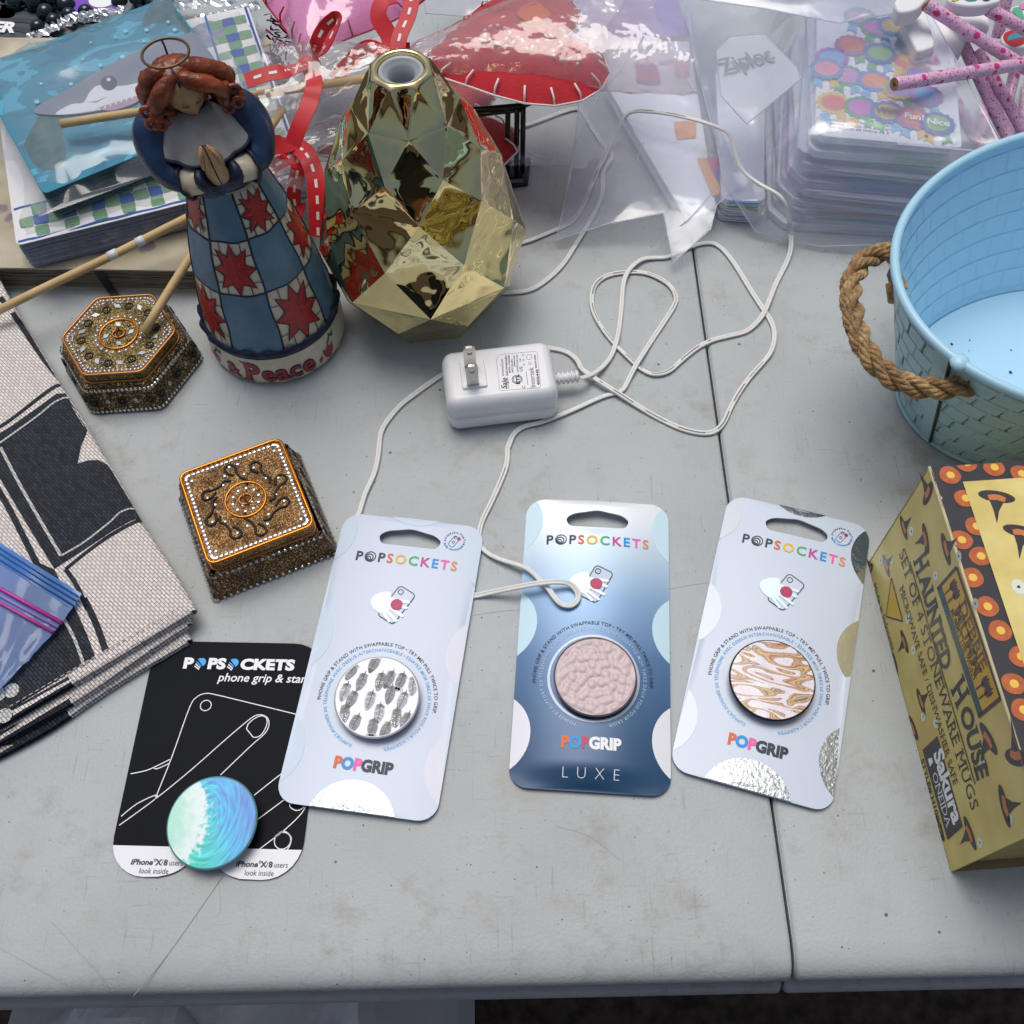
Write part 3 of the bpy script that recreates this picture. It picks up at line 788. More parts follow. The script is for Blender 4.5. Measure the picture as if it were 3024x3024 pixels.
# outline starts at the lower right corner arc; insert the arch between the two lower corners
BOUT = _o[:14] + _o[14:28] + notch
_o2 = rrect(BW, BH, .0165, 7); 
BOUT = _o2 + spline([(-.0195, -BH / 2), (-.0125, -BH / 2 + .0020), (-.0065, -BH / 2 + .0062), (-.0005, -BH / 2 + .0078), (.0050, -BH / 2 + .0060), (.0100, -BH / 2 + .0020), (.0165, -BH / 2)], 4)
topb = lambda x, y: .0011
M_blackcard = mat('black_card_stock', '#0c1019', .6, spec=.12, bump=(700, .05, .0002))
g = sheet(BOUT, (), .012, topb, .0007); bcard = obj('card', g, [M_blackcard, mat('black_card_edge', '#8d9094', .7)], c4)
band = [p for p in clip([(-BW, -BH), (BW, -BH), (BW, -.0418), (-BW, -.0418)], rrect(BW - .0003, BH - .0003, .0165, 7))]
g = Geo()
# white bands left and right of the arch
lb = [(-BW / 2 + .0003, -.0418)] + [p for p in _o2 if p[0] < 0 and p[1] < -.0418] + spline([(-.0195, -BH / 2 + .0002), (-.0125, -BH / 2 + .0022), (-.0065, -BH / 2 + .0064)], 4) + [(-.004, -.0418)]
rb = spline([(.0050, -BH / 2 + .0062), (.0100, -BH / 2 + .0022), (.0165, -BH / 2 + .0002)], 4) + [p for p in _o2 if p[0] > 0 and p[1] < -.0418] + [(BW / 2 - .0003, -.0418), (.003, -.0418)]
for q in (lb, rb):
    s_ = sheet(q, (), .02, lambda x, y: .0011 + .00012, .00005); g.merge(s_)
obj('white_band', g, mat('white_band_ink', (.80, .82, .87), .45), bcard)
def wl(pts, n=6, wd=.00042): return [(Vector(p)) for p in spline([blk(*p) for p in pts], n)]
g = Geo(); LZ = .0011 + .00013
cut = lambda pts: pts
for pts, n in (([(360, 1275), (470, 1000), (590, 665), (640, 590), (700, 565), (760, 572), (900, 605), (1300, 703), (1415, 732)], 5),
               ([(120, 1450), (360, 1275), (600, 1080), (850, 860), (1000, 735), (1060, 708), (1110, 725), (1125, 770), (1100, 830), (1000, 920), (800, 1112)], 5),
               ([(197, 1104), (290, 1085), (350, 1062), (460, 1008)], 5), ([(350, 1062), (375, 1070), (455, 1035)], 4),
               ([(133, 1390), (240, 1305), (370, 1245), (365, 1270)], 4), ([(1025, 1248), (1200, 1110), (1400, 960)], 4), ([(1050, 1410), (1230, 1276), (1400, 1150)], 4),
               ([(985, 1668), (1100, 1580), (1230, 1480), (1330, 1385), (1372, 1325)], 4), ([(1180, 1668), (1250, 1610), (1275, 1545), (1255, 1505), (1215, 1490), (1165, 1525)], 5),
               ([(1262, 1300), (1270, 1330), (1310, 1350), (1350, 1335), (1385, 1290)], 5)):
    g.stroke(wl(pts, n), .00042, LZ)
g.stroke(wl([(985, 770), (1025, 735), (1075, 715), (1110, 735), (1105, 790), (1070, 845), (1025, 860), (1000, 835), (968, 795)], 4)[:-1], .00042, LZ, closed=True)
cc = blk(701, 646); g.ring(cc, .00235, .00275, LZ, 24)
cc = blk(1216, 1553); g.ring(cc, .0034, .0038, LZ, 24)
obj('line_drawing', g, M_white, bcard)
g = Geo(); p0, p1 = blk(545, 393), blk(1290, 405); hh = .0049; s = 'POPSOCKETS'
ws = [adv(c) * hh / cap() for c in s]; kx = (p1[0] - p0[0]) / sum(ws); x = p0[0]
for i, c in enumerate(s):
    if i in (1, 4):
        cx, cy = x + ws[i] * kx / 2, p0[1] + hh / 2
        g.poly([(cx + .0026 * cos(radians(-55 + 180 * k / 12)) - .0000, cy + .0024 * sin(radians(-45 + 180 * k / 12)) + .0003) for k in range(13)], LZ, 1)
        for d in (0, .0011, .0022): g.stroke([(cx - .0019 - d * .3, cy + .0008 - d), (cx + .0006 - d * .3, cy - .0015 - d * .75)], .00055, LZ + .00002, 0 if d else 1)
    else: glyph(g, c, hh, x, p0[1], 0, .055, 0, LZ, .02, kx)
    x += ws[i] * kx
p0, p1 = blk(778, 482), blk(1418, 485)
text(g, 'phone grip & stand', .0040, p0[0], p0[1], 'l', 0, 0.0, .012, 0, LZ, .18, fit=(p1[0] - p0[0]) * 1.0)
obj('logo_lettering', g, [M_white, mat('ink_sky_blue', '#22a2f2', .45)], bcard)
BZ = .0011 + .0003
for a, b in (((195, 1712), (548, 1718)), ((900, 1726), (1252, 1733))):
    g = Geo(); p0, p1 = blk(*a), blk(*b)
    wv = (p1[0] - p0[0]); xx = p0[0]
    text(g, 'iPhone', .0023, xx, p0[1], 'l', 0, 0.0, .03, 0, BZ, .18, fit=wv * .42); text(g, '®', .0013, xx + wv * .43, p0[1] + .0014, 'l', 0, 0, 0, 0, BZ)
    text(g, 'X', .0023, xx + wv * .48, p0[1], 'l', 0, 0, .04, 0, BZ); text(g, '/', .0023, xx + wv * .58, p0[1], 'l', 0, 0, 0, 0, BZ); text(g, '8', .0023, xx + wv * .63, p0[1], 'l', 0, 0, .04, 0, BZ)
    text(g, 'users', .0023, xx + wv * .73, p0[1], 'l', 0, 0.0, 0, 0, BZ, fit=wv * .27)
    text(g, 'look inside', .0023, xx + wv * .19, p0[1] - .0036, 'l', 0, 0.0, 0, 0, BZ, .05, fit=wv * .56)
    obj('band_lettering', g, M_navy, bcard)
def wave_mat():
    m = bpy.data.materials.new('ocean_wave_print'); m.use_nodes = True; nt = m.node_tree; N = nt.nodes; L = nt.links
    p = N['Principled BSDF']; p.inputs['Roughness'].default_value = .22
    tc = N.new('ShaderNodeTexCoord'); sx = N.new('ShaderNodeSeparateXYZ')
    mp = N.new('ShaderNodeMapping'); mp.inputs['Location'].default_value = (-.0012, .0325, 0); L.new(tc.outputs['Object'], mp.inputs[0]); L.new(mp.outputs[0], sx.inputs[0])
    def math_(op, a, b=None):
        x = N.new('ShaderNodeMath'); x.operation = op
        for i, q in enumerate((a, b)):
            if q is None: continue
            if isinstance(q, (int, float)): x.inputs[i].default_value = q
            else: L.new(q, x.inputs[i])
        return x.outputs[0]
    # streaks swirl round the wave's eye
    dx = math_('ADD', sx.outputs[0], .001); dy = math_('SUBTRACT', sx.outputs[1], .004)
    rad = math_('SQRT', math_('ADD', math_('MULTIPLY', dx, dx), math_('MULTIPLY', math_('MULTIPLY', dy, dy), .45)))
    cmb = N.new('ShaderNodeCombineXYZ'); L.new(math_('MULTIPLY', rad, 900), cmb.inputs[0]); L.new(math_('MULTIPLY', math_('ARCTAN2', dy, dx), 1.6), cmb.inputs[1])
    n1 = N.new('ShaderNodeTexNoise'); n1.inputs['Scale'].default_value = 1.0; n1.inputs['Detail'].default_value = 4; L.new(cmb.outputs[0], n1.inputs['Vector'])
    base = N.new('ShaderNodeValToRGB'); cr = base.color_ramp
    stops = [(0, '#1fd0c0'), (.35, '#22c2d2'), (.62, '#1faae6'), (1, '#2a86d6')]
    while len(cr.elements) < 4: cr.elements.new(.5)
    for e, (q, c) in zip(cr.elements, stops): e.position = q; e.color = (*lin(c), 1)
    grad = N.new('ShaderNodeMapRange'); grad.inputs[1].default_value = -.010; grad.inputs[2].default_value = .020
    L.new(math_('ADD', sx.outputs[0], math_('MULTIPLY', sx.outputs[1], .45)), grad.inputs[0]); L.new(grad.outputs[0], base.inputs[0])
    st = N.new('ShaderNodeMix'); st.data_type = 'RGBA'; st.blend_type = 'OVERLAY'; st.inputs[0].default_value = .6
    L.new(base.outputs[0], st.inputs[6]); mrn = N.new('ShaderNodeMapRange'); mrn.inputs[1].default_value = .3; mrn.inputs[2].default_value = .7; L.new(n1.outputs['Fac'], mrn.inputs[0]); L.new(mrn.outputs[0], st.inputs[7])
    # foam on the left
    n2 = N.new('ShaderNodeTexNoise'); n2.inputs['Scale'].default_value = 330; n2.inputs['Detail'].default_value = 6; L.new(mp.outputs[0], n2.inputs['Vector'])
    edge = math_('ADD', math_('MULTIPLY', sx.outputs[0], 130), math_('MULTIPLY', math_('SUBTRACT', n2.outputs['Fac'], .5), 2.2))
    edge = math_('ADD', edge, math_('MULTIPLY', math_('MULTIPLY', sx.outputs[1], sx.outputs[1]), 2600))
    fo = N.new('ShaderNodeMapRange'); fo.inputs[1].default_value = -.35; fo.inputs[2].default_value = .05; fo.inputs[3].default_value = 1; fo.inputs[4].default_value = 0; L.new(edge, fo.inputs[0])
    foam = N.new('ShaderNodeMix'); foam.data_type = 'RGBA'; foam.inputs[6].default_value = (*lin('#aee6d4'), 1); foam.inputs[7].default_value = (*lin('#dff0ee'), 1)
    n3 = N.new('ShaderNodeMapRange'); n3.inputs[1].default_value = -.6; n3.inputs[2].default_value = -1.8; n3.inputs[3].default_value = 1; n3.inputs[4].default_value = 0; L.new(edge, n3.inputs[0]); L.new(n3.outputs[0], foam.inputs[0])
    x = N.new('ShaderNodeMix'); x.data_type = 'RGBA'; L.new(fo.outputs[0], x.inputs[0]); L.new(st.outputs[2], x.inputs[6]); L.new(foam.outputs[2], x.inputs[7])
    L.new(x.outputs[2], p.inputs['Base Color']); return m
grip(c4, (.0025, -.0325), .0090, None, mat('wave_rim', '#5f8f98', .3), (radians(2), radians(-2)), .0201, None, [wave_mat()])
# ================================================================== trinket boxes
def glitter_mat(name, c1, c2, c3):
    m = bpy.data.materials.new(name); m.use_nodes = True; nt = m.node_tree; N = nt.nodes; L = nt.links
    p = N['Principled BSDF']; p.inputs['Metallic'].default_value = .45; p.inputs['Roughness'].default_value = .42
    tc = N.new('ShaderNodeTexCoord')
    v = N.new('ShaderNodeTexVoronoi'); v.inputs['Scale'].default_value = 2300; L.new(tc.outputs['Object'], v.inputs['Vector'])
    s = N.new('ShaderNodeSeparateColor'); L.new(v.outputs['Color'], s.inputs[0])
    r = N.new('ShaderNodeValToRGB'); cr = r.color_ramp
    st = [(0, c1), (.45, c2), (.8, c3), (.97, '#fff0b8')]
    while len(cr.elements) < 4: cr.elements.new(.5)
    for e, (q, c) in zip(cr.elements, st): e.position = q; e.color = (*lin(c), 1)
    L.new(s.outputs[0], r.inputs[0])
    n = N.new('ShaderNodeTexNoise'); n.inputs['Scale'].default_value = 120; n.inputs['Detail'].default_value = 5; L.new(tc.outputs['Object'], n.inputs['Vector'])
    x = N.new('ShaderNodeMix'); x.data_type = 'RGBA'; x.blend_type = 'MULTIPLY'; x.inputs[0].default_value = .8
    mr = N.new('ShaderNodeMapRange'); mr.inputs[1].default_value = .35; mr.inputs[2].default_value = .6; mr.inputs[3].default_value = .35; mr.inputs[4].default_value = 1; L.new(n.outputs['Fac'], mr.inputs[0])
    L.new(r.outputs[0], x.inputs[6]); L.new(mr.outputs[0], x.inputs[7]); L.new(x.outputs[2], p.inputs['Base Color'])
    b = N.new('ShaderNodeBump'); b.inputs['Strength'].default_value = .8; b.inputs['Distance'].default_value = .0004
    L.new(v.outputs['Distance'], b.inputs['Height']); L.new(b.outputs[0], p.inputs['Normal']); return m
M_gl_olive = glitter_mat('olive_gold_glitter', '#3a2b12', '#7c642c', '#a98f4c'); M_gl_dark = glitter_mat('dark_gold_glitter', '#1c120a', '#4a3415', '#7c5a26')
M_gl_brown = glitter_mat('brown_gold_glitter', '#5c3516', '#98632f', '#c49255'); M_gl_brown2 = glitter_mat('deep_brown_glitter', '#38200f', '#6b3f1c', '#93602d')
M_copper = mat('copper_wire', '#d8862f', .25, .9); M_copper_d = mat('dull_copper', '#b07a48', .35, .85)
M_stone = mat('rhinestone', (.60, .59, .58), .1, .8); M_stone_dull = mat('dull_rhinestone', (.38, .34, .36), .18, .35)
M_mirror = mat('mirror_chip', (.58, .66, .68), .2, .9); M_garnet = mat('garnet_stone', '#2a1016', .15, .1, coat=.6); M_cordblk = mat('dark_cord', '#1d130d', .6)
def gem(g, p, n, r, mi=0, flat=.6):
    """small faceted dome standing on p with outward normal n"""
    n = Vector(n).normalized(); a = n.orthogonal().normalized(); b = n.cross(a); p = Vector(p); vs = []
    for k in range(7): t = 2 * pi * k / 7; vs.append(p + (a * cos(t) + b * sin(t)) * r)
    for k in range(7): t = 2 * pi * (k + .5) / 7; vs.append(p + (a * cos(t) + b * sin(t)) * r * .62 + n * r * flat * .8)
    vs.append(p + n * r * flat); fs = []
    for k in range(7):
        l = (k + 1) % 7; fs += [(k, l, 7 + k), (7 + k, l, 7 + l), (7 + k, 7 + l, 14)]
    g.add(vs, fs, mi)
def along(poly, step):
    out = []; n = len(poly)
    for i in range(n):
        a = Vector(poly[i - 1]); b = Vector(poly[i]); d = (b - a).length; k = max(1, int(round(d / step)))
        for j in range(k): out.append(a + (b - a) * (j / k))
    return out
def rosette(g, p, n, r):
    n = Vector(n).normalized(); a = n.orthogonal().normalized(); b = n.cross(a); p = Vector(p)
    ring = [p + (a * cos(2 * pi * k / 14) + b * sin(2 * pi * k / 14)) * r + n * .0003 for k in range(14)]
    g.tube(ring, .00042, 5, 1, closed=True)
    gem(g, p, n, r * .52, 0, .7)
def knob(parent, z, R):
    g = Geo(); g.tube([(R * cos(2 * pi * k / 40), R * sin(2 * pi * k / 40), z + .0004) for k in range(40)], .00055, 8, closed=True); obj('wire_circle', g, M_copper, parent)
    g = Geo(); pts = [(.0004 * (1 if k > 8 else 0), .0026 * cos(pi * k / 10 - .15), z + .0046 * sin(pi * k / 10)) for k in range(11)]
    g.tube(pts, .00062, 8); g.tube([(.0032 * cos(2 * pi * k / 24), .0028 * sin(2 * pi * k / 24), z + .0006) for k in range(24)], .0006, 8, closed=True)
    obj('knob_ring', g, M_copper_d, parent)
# ---- six-sided box
hx = thing('trinket_box', 'six-sided beaded trinket box with copper rim and diamond mirror chips on its lid', 'trinket box', (-.2115, .3695, 0), radians(2))
hexo = lambda r, sx=1.0: rpoly([(r * cos(pi / 3 * k) * sx, r * sin(pi / 3 * k)) for k in range(6)], r * .1, 3)
g = Geo(); g.slab(hexo(.0395), [(.0008, 0), (0, .0012), (.0012, .008), (.0030, .0150), (.0046, .0185), (.0060, .0195)], smooth=False); base = obj('base', g, M_gl_dark, hx)
g = Geo()
for z, r in ((.0022, .0392), (.0172, .0362)):
    for p in along(hexo(r), .00235): gem(g, (p.x, p.y, z), (p.x, p.y, .006), .00105)
obj('rhinestone_trim', g, M_stone, base, kind='stuff')
g = Geo(); random.seed(3)
for k in range(6):
    a0, a1 = pi / 3 * k, pi / 3 * (k + 1)
    for j in range(5):
        t = (j + .5) / 5; r_ = .0379
        p = Vector((r_ * (cos(a0) * (1 - t) + cos(a1) * t), r_ * (sin(a0) * (1 - t) + sin(a1) * t), .0097)); n = Vector((cos((a0 + a1) / 2), sin((a0 + a1) / 2), .17))
        if j % 2 == 0: rosette(g, p, n, .0022)
        else:
            n.normalize(); a = Vector((-n.y, n.x, 0)).normalized(); b = n.cross(a)
            g.add([p + n * .0004 + a * .0012, p + n * .0004 + b * .0021, p + n * .0004 - a * .0012, p + n * .0004 - b * .0021], [(0, 1, 2, 3)], 2)
obj('side_decoration', g, [M_garnet, M_cordblk, mat('dull_mirror', (.35, .36, .34), .2, .7)], base, kind='stuff')
g = Geo(); g.slab(hexo(.0312), [(.0, .0195), (0, .0258), (.0004, .0262)]); lid = obj('lid', g, M_gl_olive, hx)
LZH = .0262
g = Geo(); g.tube([(p[0], p[1], LZH) for p in hexo(.0312)], .0008, 8, closed=True); obj('wire_rim', g, M_copper_d, lid)
g = Geo(); g.tube([(p[0], p[1], .0200) for p in hexo(.0318)], .0007, 8, closed=True); obj('wire_rim', g, M_copper_d, base)
g = Geo()
for p in along(hexo(.0288), .00225):
    for q in (1.0,): gem(g, (p.x * q, p.y * q, LZH), (0, 0, 1), .00105)
for p in along(hexo(.0264), .0042): gem(g, (p.x + random.uniform(-.0006, .0006), p.y, LZH), (0, 0, 1), .0009)
for k in range(22): gem(g, (.0126 * cos(2 * pi * k / 22), .0126 * sin(2 * pi * k / 22), LZH), (0, 0, 1), .0012)
obj('bead_trim', g, M_stone_dull, lid, kind='stuff')
g = Geo()
for k in range(10):
    a = 2 * pi * k / 10 + .15; rosette(g, (.0202 * cos(a), .0200 * sin(a), LZH), (0, 0, 1), .0021)
for k in range(4):
    a = 2 * pi * k / 4 + .9; gem(g, (.0075 * cos(a), .0075 * sin(a), LZH), (0, 0, 1), .0012, 0, .7)
obj('rosettes', g, [M_garnet, M_cordblk], lid, kind='stuff')
g = Geo()
for k in range(10):
    a = 2 * pi * (k + .5) / 10 + .15; c = Vector((.0205 * cos(a), .0203 * sin(a), LZH + .0005)); u = Vector((cos(a + .9), sin(a + .9), random.uniform(-.06, .06))); v = Vector((-u.y, u.x, random.uniform(-.06, .06)))
    g.add([c + u * .0026, c + v * .0014, c - u * .0026, c - v * .0014], [(0, 1, 2, 3)])
for k in range(4):
    a = 2 * pi * k / 4 + .15; c = Vector((.0068 * cos(a), .0068 * sin(a), LZH + .0005)); u = Vector((cos(a + .7), sin(a + .7), .03)); v = Vector((-u.y, u.x, 0))
    g.add([c + u * .0022, c + v * .0014, c - u * .0022, c - v * .0014], [(0, 1, 2, 3)])
obj('mirror_chips', g, M_mirror, lid, kind='stuff')
knob(lid, LZH, .0103)
# ---- four-sided box
sq = thing('trinket_box', 'square beaded trinket box in brown glitter with an orange copper rim on its lid', 'trinket box', (-.1315, .2605, 0), radians(22))
def sqo(w, h, r=.0025): return rrect(w, h, r, 4)
g = Geo(); g.slab(sqo(.0655, .0665, .003), [(.0006, 0), (0, .0012), (.0010, .006), (.0042, .0175), (.0055, .0188)]); base = obj('base', g, M_gl_brown2, sq)
g = Geo(); random.seed(5)
for z, w_, st in ((.0018, .0660, .0034), (.0168, .0585, .0030)):
    for p in along(sqo(w_, w_ * 1.01), st): gem(g, (p.x, p.y, z), (p.x, p.y, .01), .00095)
for s in range(4):
    R_ = Matrix.Rotation(pi / 2 * s, 4, 'Z')
    for k in range(7):
        for z, o in ((.006, 0), (.0115, .5)):
            p = R_ @ Vector((-.026 + .0085 * (k + o) + random.uniform(-.001, .001), -.0323 + .0042 * (z / .0175), z)); n = R_ @ Vector((0, -1, .25)); gem(g, p, n, .00085)
obj('rhinestone_trim', g, M_stone, base, kind='stuff')
def motif(M, s=1.0):
    pts = [(0, 0, 0), (.0012, .0022, 0), (.0034, .0030, 0), (.0046, .0012, 0), (.0034, -.0006, 0), (.0014, -.0008, 0), (-.0012, -.0026, 0), (-.0022, -.0044, 0), (-.0044, -.0046, 0)]
    return [M @ Vector((x * s, y * s, z)) for x, y, z in spline(pts, 3)]
g = Geo()
for s in range(4):
    for k in range(5):
        M = Matrix.Rotation(pi / 2 * s, 4, 'Z') @ Matrix.Translation((-.025 + .0125 * k, -.0307, .0092)) @ Matrix.Rotation(radians(76), 4, 'X') @ Matrix.Rotation(random.uniform(-.4, .4), 4, 'Z')
        g.tube(motif(M, .95), .0005, 5)
obj('cord_scrolls', g, M_cordblk, base, kind='stuff')
g = Geo(); g.slab(sqo(.0530, .0555, .004), [(.0, .0188), (0, .0262), (.0005, .0266)]); lid = obj('lid', g, M_gl_brown, sq)
LZS = .0266
g = Geo(); g.tube([(p[0], p[1], LZS + .0002) for p in sqo(.0530, .0555, .004)], .00085, 8, closed=True); obj('wire_rim', g, M_copper, lid)
g = Geo(); g.tube([(p[0], p[1], .0196) for p in sqo(.0535, .056, .004)], .0006, 8, closed=True); obj('wire_rim', g, M_copper_d, lid)
g = Geo()
for p in along(sqo(.0482, .0508, .002), .00245): gem(g, (p.x, p.y, LZS), (0, 0, 1), .00125)
for k in range(10): gem(g, (.0066 * cos(2 * pi * k / 10), .0066 * sin(2 * pi * k / 10), LZS), (0, 0, 1), .0012)
for k in range(8):
    gem(g, (.0215 * (1 if k % 2 else -1) * (1 if k < 4 else .1), .0218 * (1 if k % 4 < 2 else -1) * (1 if k < 6 else .1), LZS), (0, 0, 1), .0012)
    a = 2 * pi * k / 8 + .3; gem(g, (.0185 * cos(a) * 1.05, .0185 * sin(a), LZS), (0, 0, 1), .0011); gem(g, (.0150 * cos(a + .25), .0150 * sin(a + .25), LZS), (0, 0, 1), .0010)
obj('rhinestone_trim', g, M_stone, lid, kind='stuff')
g = Geo()
for k in range(8):
    a = 2 * pi * k / 8 + .1
    M = Matrix.Translation((.0160 * cos(a), .0160 * sin(a), LZS + .0003)) @ Matrix.Rotation(a + random.uniform(-.5, .5), 4, 'Z'); g.tube(motif(M, 1.45), .0007, 5)
obj('cord_scrolls', g, M_cordblk, lid, kind='stuff')
knob(lid, LZS, .0100)

# ================================================================== power adapter and its cord
M_wplast = mat('white_plastic', (.82, .83, .85), .32, bump=(1400, .05, .0001)); M_prong = mat('nickel_prong', (.62, .60, .57), .28, .95)
M_ink = mat('label_ink', '#2a3544', .5); M_wcord = mat('white_cord_vinyl', (.78, .78, .75), .35); M_lab = mat('label_rule', '#8b9197', .5)
AC, AA = Vector((-.0040, .3345)), radians(5.5)
ad = thing('power_adapter', 'white plug-in power adapter lying prongs up with its long tangled white cord', 'power adapter', (AC.x, AC.y, 0), AA)
AH = .0258
g = Geo(); g.slab(rrect(.0600, .0375, .0065, 7), [(.0045, 0), (.0022, .0006), (.0007, .0026), (0, .0062), (0, .0118), (.00035, .0121), (.00035, .0124), (0, .0127), (0, .0180), (.0005, .0212), (.0018, .0240), (.0036, .0254), (.0052, AH)], smooth=True)
abody = obj('body', g, M_wplast, ad)
def adl(x, y, z=AH):
    d = crop(1280, 1000, 3.864)(x, y, z) - Vector((AC.x, AC.y, 0)); c, s = cos(AA), sin(AA); return Vector((d.x * c + d.y * s, -d.x * s + d.y * c, z))
p = [adl(300, 215), adl(575, 205), adl(610, 600), adl(335, 628)]
cx = sum(q.x for q in p) / 4; cy = sum(q.y for q in p) / 4
g = Geo(); g.slab(rrect(.0130, .0185, .0008, 3, cx, cy), [(-.0004, AH - .0002), (0, AH + .0004), (0, AH + .0010), (.0003, AH + .0013)]); obj('prong_plate', g, M_wplast, ad)
fb = adl(460, 520, AH + .0013)
for k, dy in enumerate((0, .0120)):
    g = Geo(); w_ = .0032; ol = [(-w_, 0), (w_, 0), (w_, .0145)] + [(w_ * cos(radians(t)), .0145 + .0016 * sin(radians(t))) for t in (30, 60, 90, 120, 150)] + [(-w_, .0145)]
    hole = [(.0014 * cos(-2 * pi * t / 14), .0118 + .0014 * sin(-2 * pi * t / 14)) for t in range(14)]
    s_ = sheet(ol, [hole], .004, lambda x, y: .0008, .0016, smooth=False); s_.xf(Matrix.Translation((fb.x - .0004, fb.y + dy, fb.z)) @ Matrix.Rotation(radians(90), 4, 'X')); pr = obj('prong', s_, M_prong, ad)
    g = Geo(); g.ball((fb.x - .0004, fb.y + dy, fb.z + .0118), .00125, 10, 6, sc=(1, .35, 1)); obj('prong_dimple', g, mat('prong_dimple', (.8, .8, .8), .15, .95), pr)
def between(g, s, a, b, h, z, bold=0.0, mi=0, shear=0, serif=False, track0=False):
    a = Vector(a[:2]); b = Vector(b[:2]); d = b - a
    text(g, s, h, a.x, a.y, 'l', atan2(d.y, d.x), 0.0, bold, mi, z, shear, fit=d.length, serif=serif)
g = Geo(); LZ = AH + .00008
TL = ((' Saje', 840, 578, 840, 450, .0030, .02, .25), ('aromaGem', 806, 428, 795, 232, .0015, 0, .1), ('CLASS 2 POWER SUPPLY', 850, 426, 838, 190, .00095, .03, 0), ('MODEL: A120024080', 880, 392, 868, 190, .0008, .02, 0),
      ('INPUT:100-240V~', 912, 388, 902, 225, .0008, .02, 0), ('50/60Hz 0.35A', 935, 320, 927, 190, .0008, .02, 0), ('OUTPUT:24.0V 0.5A', 972, 382, 960, 182, .0008, .02, 0),
      ('C', 1050, 566, 1046, 535, .0016, .01, 0), ('US', 1020, 375, 1015, 318, .0016, .01, 0), ('1547', 1000, 270, 997, 222, .0008, .01, 0),
      ('Intertek', 1165, 558, 1140, 328, .0026, 0, 0), ('4006448', 1215, 532, 1196, 350, .0014, .02, 0), ('MADE IN CHINA', 1182, 336, 1164, 182, .0009, .02, 0), ('natural wellness', 862, 578, 852, 440, .0006, 0, 0))
for s, x0, y0, x1, y1, h, bo, shr in TL: between(g, s.strip(), adl(x0, y0), adl(x1, y1), h, LZ, bo, 0, shr)
c = adl(955, 465); rr = .00285
g.ring(c, rr * .86, rr, LZ, 32); g.ring(c, rr * .66, rr * .76, LZ, 32, 0, radians(110), radians(430))
between(g, 'ETL', adl(985, 520), adl(975, 408), .0017, LZ, .05)
for q in ((1020, 190), (1027, 245), (1036, 297)): g.ring(adl(*q), .00042, .0006, LZ, 12)
g.ring(adl(1100, 285), .0007, .0009, LZ, 16); g.stroke([adl(1065, 235), adl(1060, 205), adl(1080, 183), adl(1118, 180), adl(1122, 230), adl(1095, 238), adl(1090, 243), adl(1068, 238)], .0002, LZ)
g.stroke([adl(1058, 378), adl(1078, 528)], .00025, LZ)
obj('label_lettering', g, M_ink, abody)
g = Geo(); p = [adl(*q) for q in ((765, 182), (1160, 146), (1185, 160), (1222, 545), (1205, 560), (780, 594), (755, 575), (718, 225))]; g.stroke([(q.x, q.y) for q in p], .00022, LZ, 0, closed=True); obj('label_frame', g, M_lab, abody)
ex = Vector((.0300, -.0005))
sr = adl(1400, 465, .010)
g = Geo(); y0 = sr.y; prof = []
for k in range(6):
    g.tube([(.0295 + .0025 * k, y0, .0105), (.0295 + .0025 * k + .0013, y0, .0105)], .0034, 14)
g.tube([(.0285, y0, .0105), (.0437, y0, .0105)], .0024, 12); obj('strain_relief', g, M_wplast, ad)
# ---- twin-wire cord
R1 = lambda x, y: (1500 + x / 2.1467, 650 + y / 2.1467); R2 = lambda x, y: (1000 + x / 3.22, 1000 + y / 3.22)
R3 = lambda x, y: (1350 + x / 4.293, 1450 + y / 4.293); R4 = lambda x, y: (1500 + x / 2.1467, 250 + y / 2.1467)
ZT = .0012
cordA = []
def seg(conv, pts, z=ZT):
    for p in pts: cordA.append(U(*conv(p[0], p[1]), p[2] if len(p) > 2 else z))
seg(R1, [(458, 1005, .0098), (520, 985, .006), (590, 940, .003), (650, 870), (685, 780, .0022), (705, 680), (720, 540), (732, 400, .0022), (772, 310, .0028), (850, 250, .002), (930, 240), (1010, 235), (1100, 195), (1200, 155), (1290, 145), (1350, 175), (1410, 240), (1470, 330), (1530, 430), (1600, 540), (1660, 630), (1690, 720), (1670, 830), (1610, 910), (1530, 1000), (1460, 1100), (1410, 1190), (1370, 1280), (1310, 1340), (1220, 1350), (1080, 1315), (900, 1225), (720, 1110, .0028), (560, 1010, .004), (470, 945, .004), (440, 890, .0025), (380, 840), (290, 815), (200, 810), (60, 830)])
seg(R2, [(1180, 280), (1000, 340), (880, 415), (720, 530), (580, 640), (450, 800), (395, 920), (378, 1100), (340, 1280), (250, 1480), (190, 1680, .0008)])
cordA += [U(1035, 1570, .0008), U(1070, 1660, .0008), U(1180, 1740, .0008), U(1300, 1765, .0008)]
seg(R3, [(210, 1330, .001), (400, 1290, .003), (800, 1210, .0085), (1100, 1160, .0115), (1300, 1150, .0115), (1430, 1180, .0105), (1520, 1270, .0095), (1530, 1370, .009), (1470, 1440, .009), (1390, 1455, .009), (1300, 1420, .009), (1220, 1330, .009), (1150, 1230, .0085), (1050, 1130, .0075), (950, 1030, .0060), (830, 960, .0045), (600, 890, .0025), (430, 820, .0015), (330, 740, .0008), (280, 620, .0008), (290, 480, .0009), (340, 330), (430, 150)])
seg(R2, [(1590, 1230), (1605, 1050)])
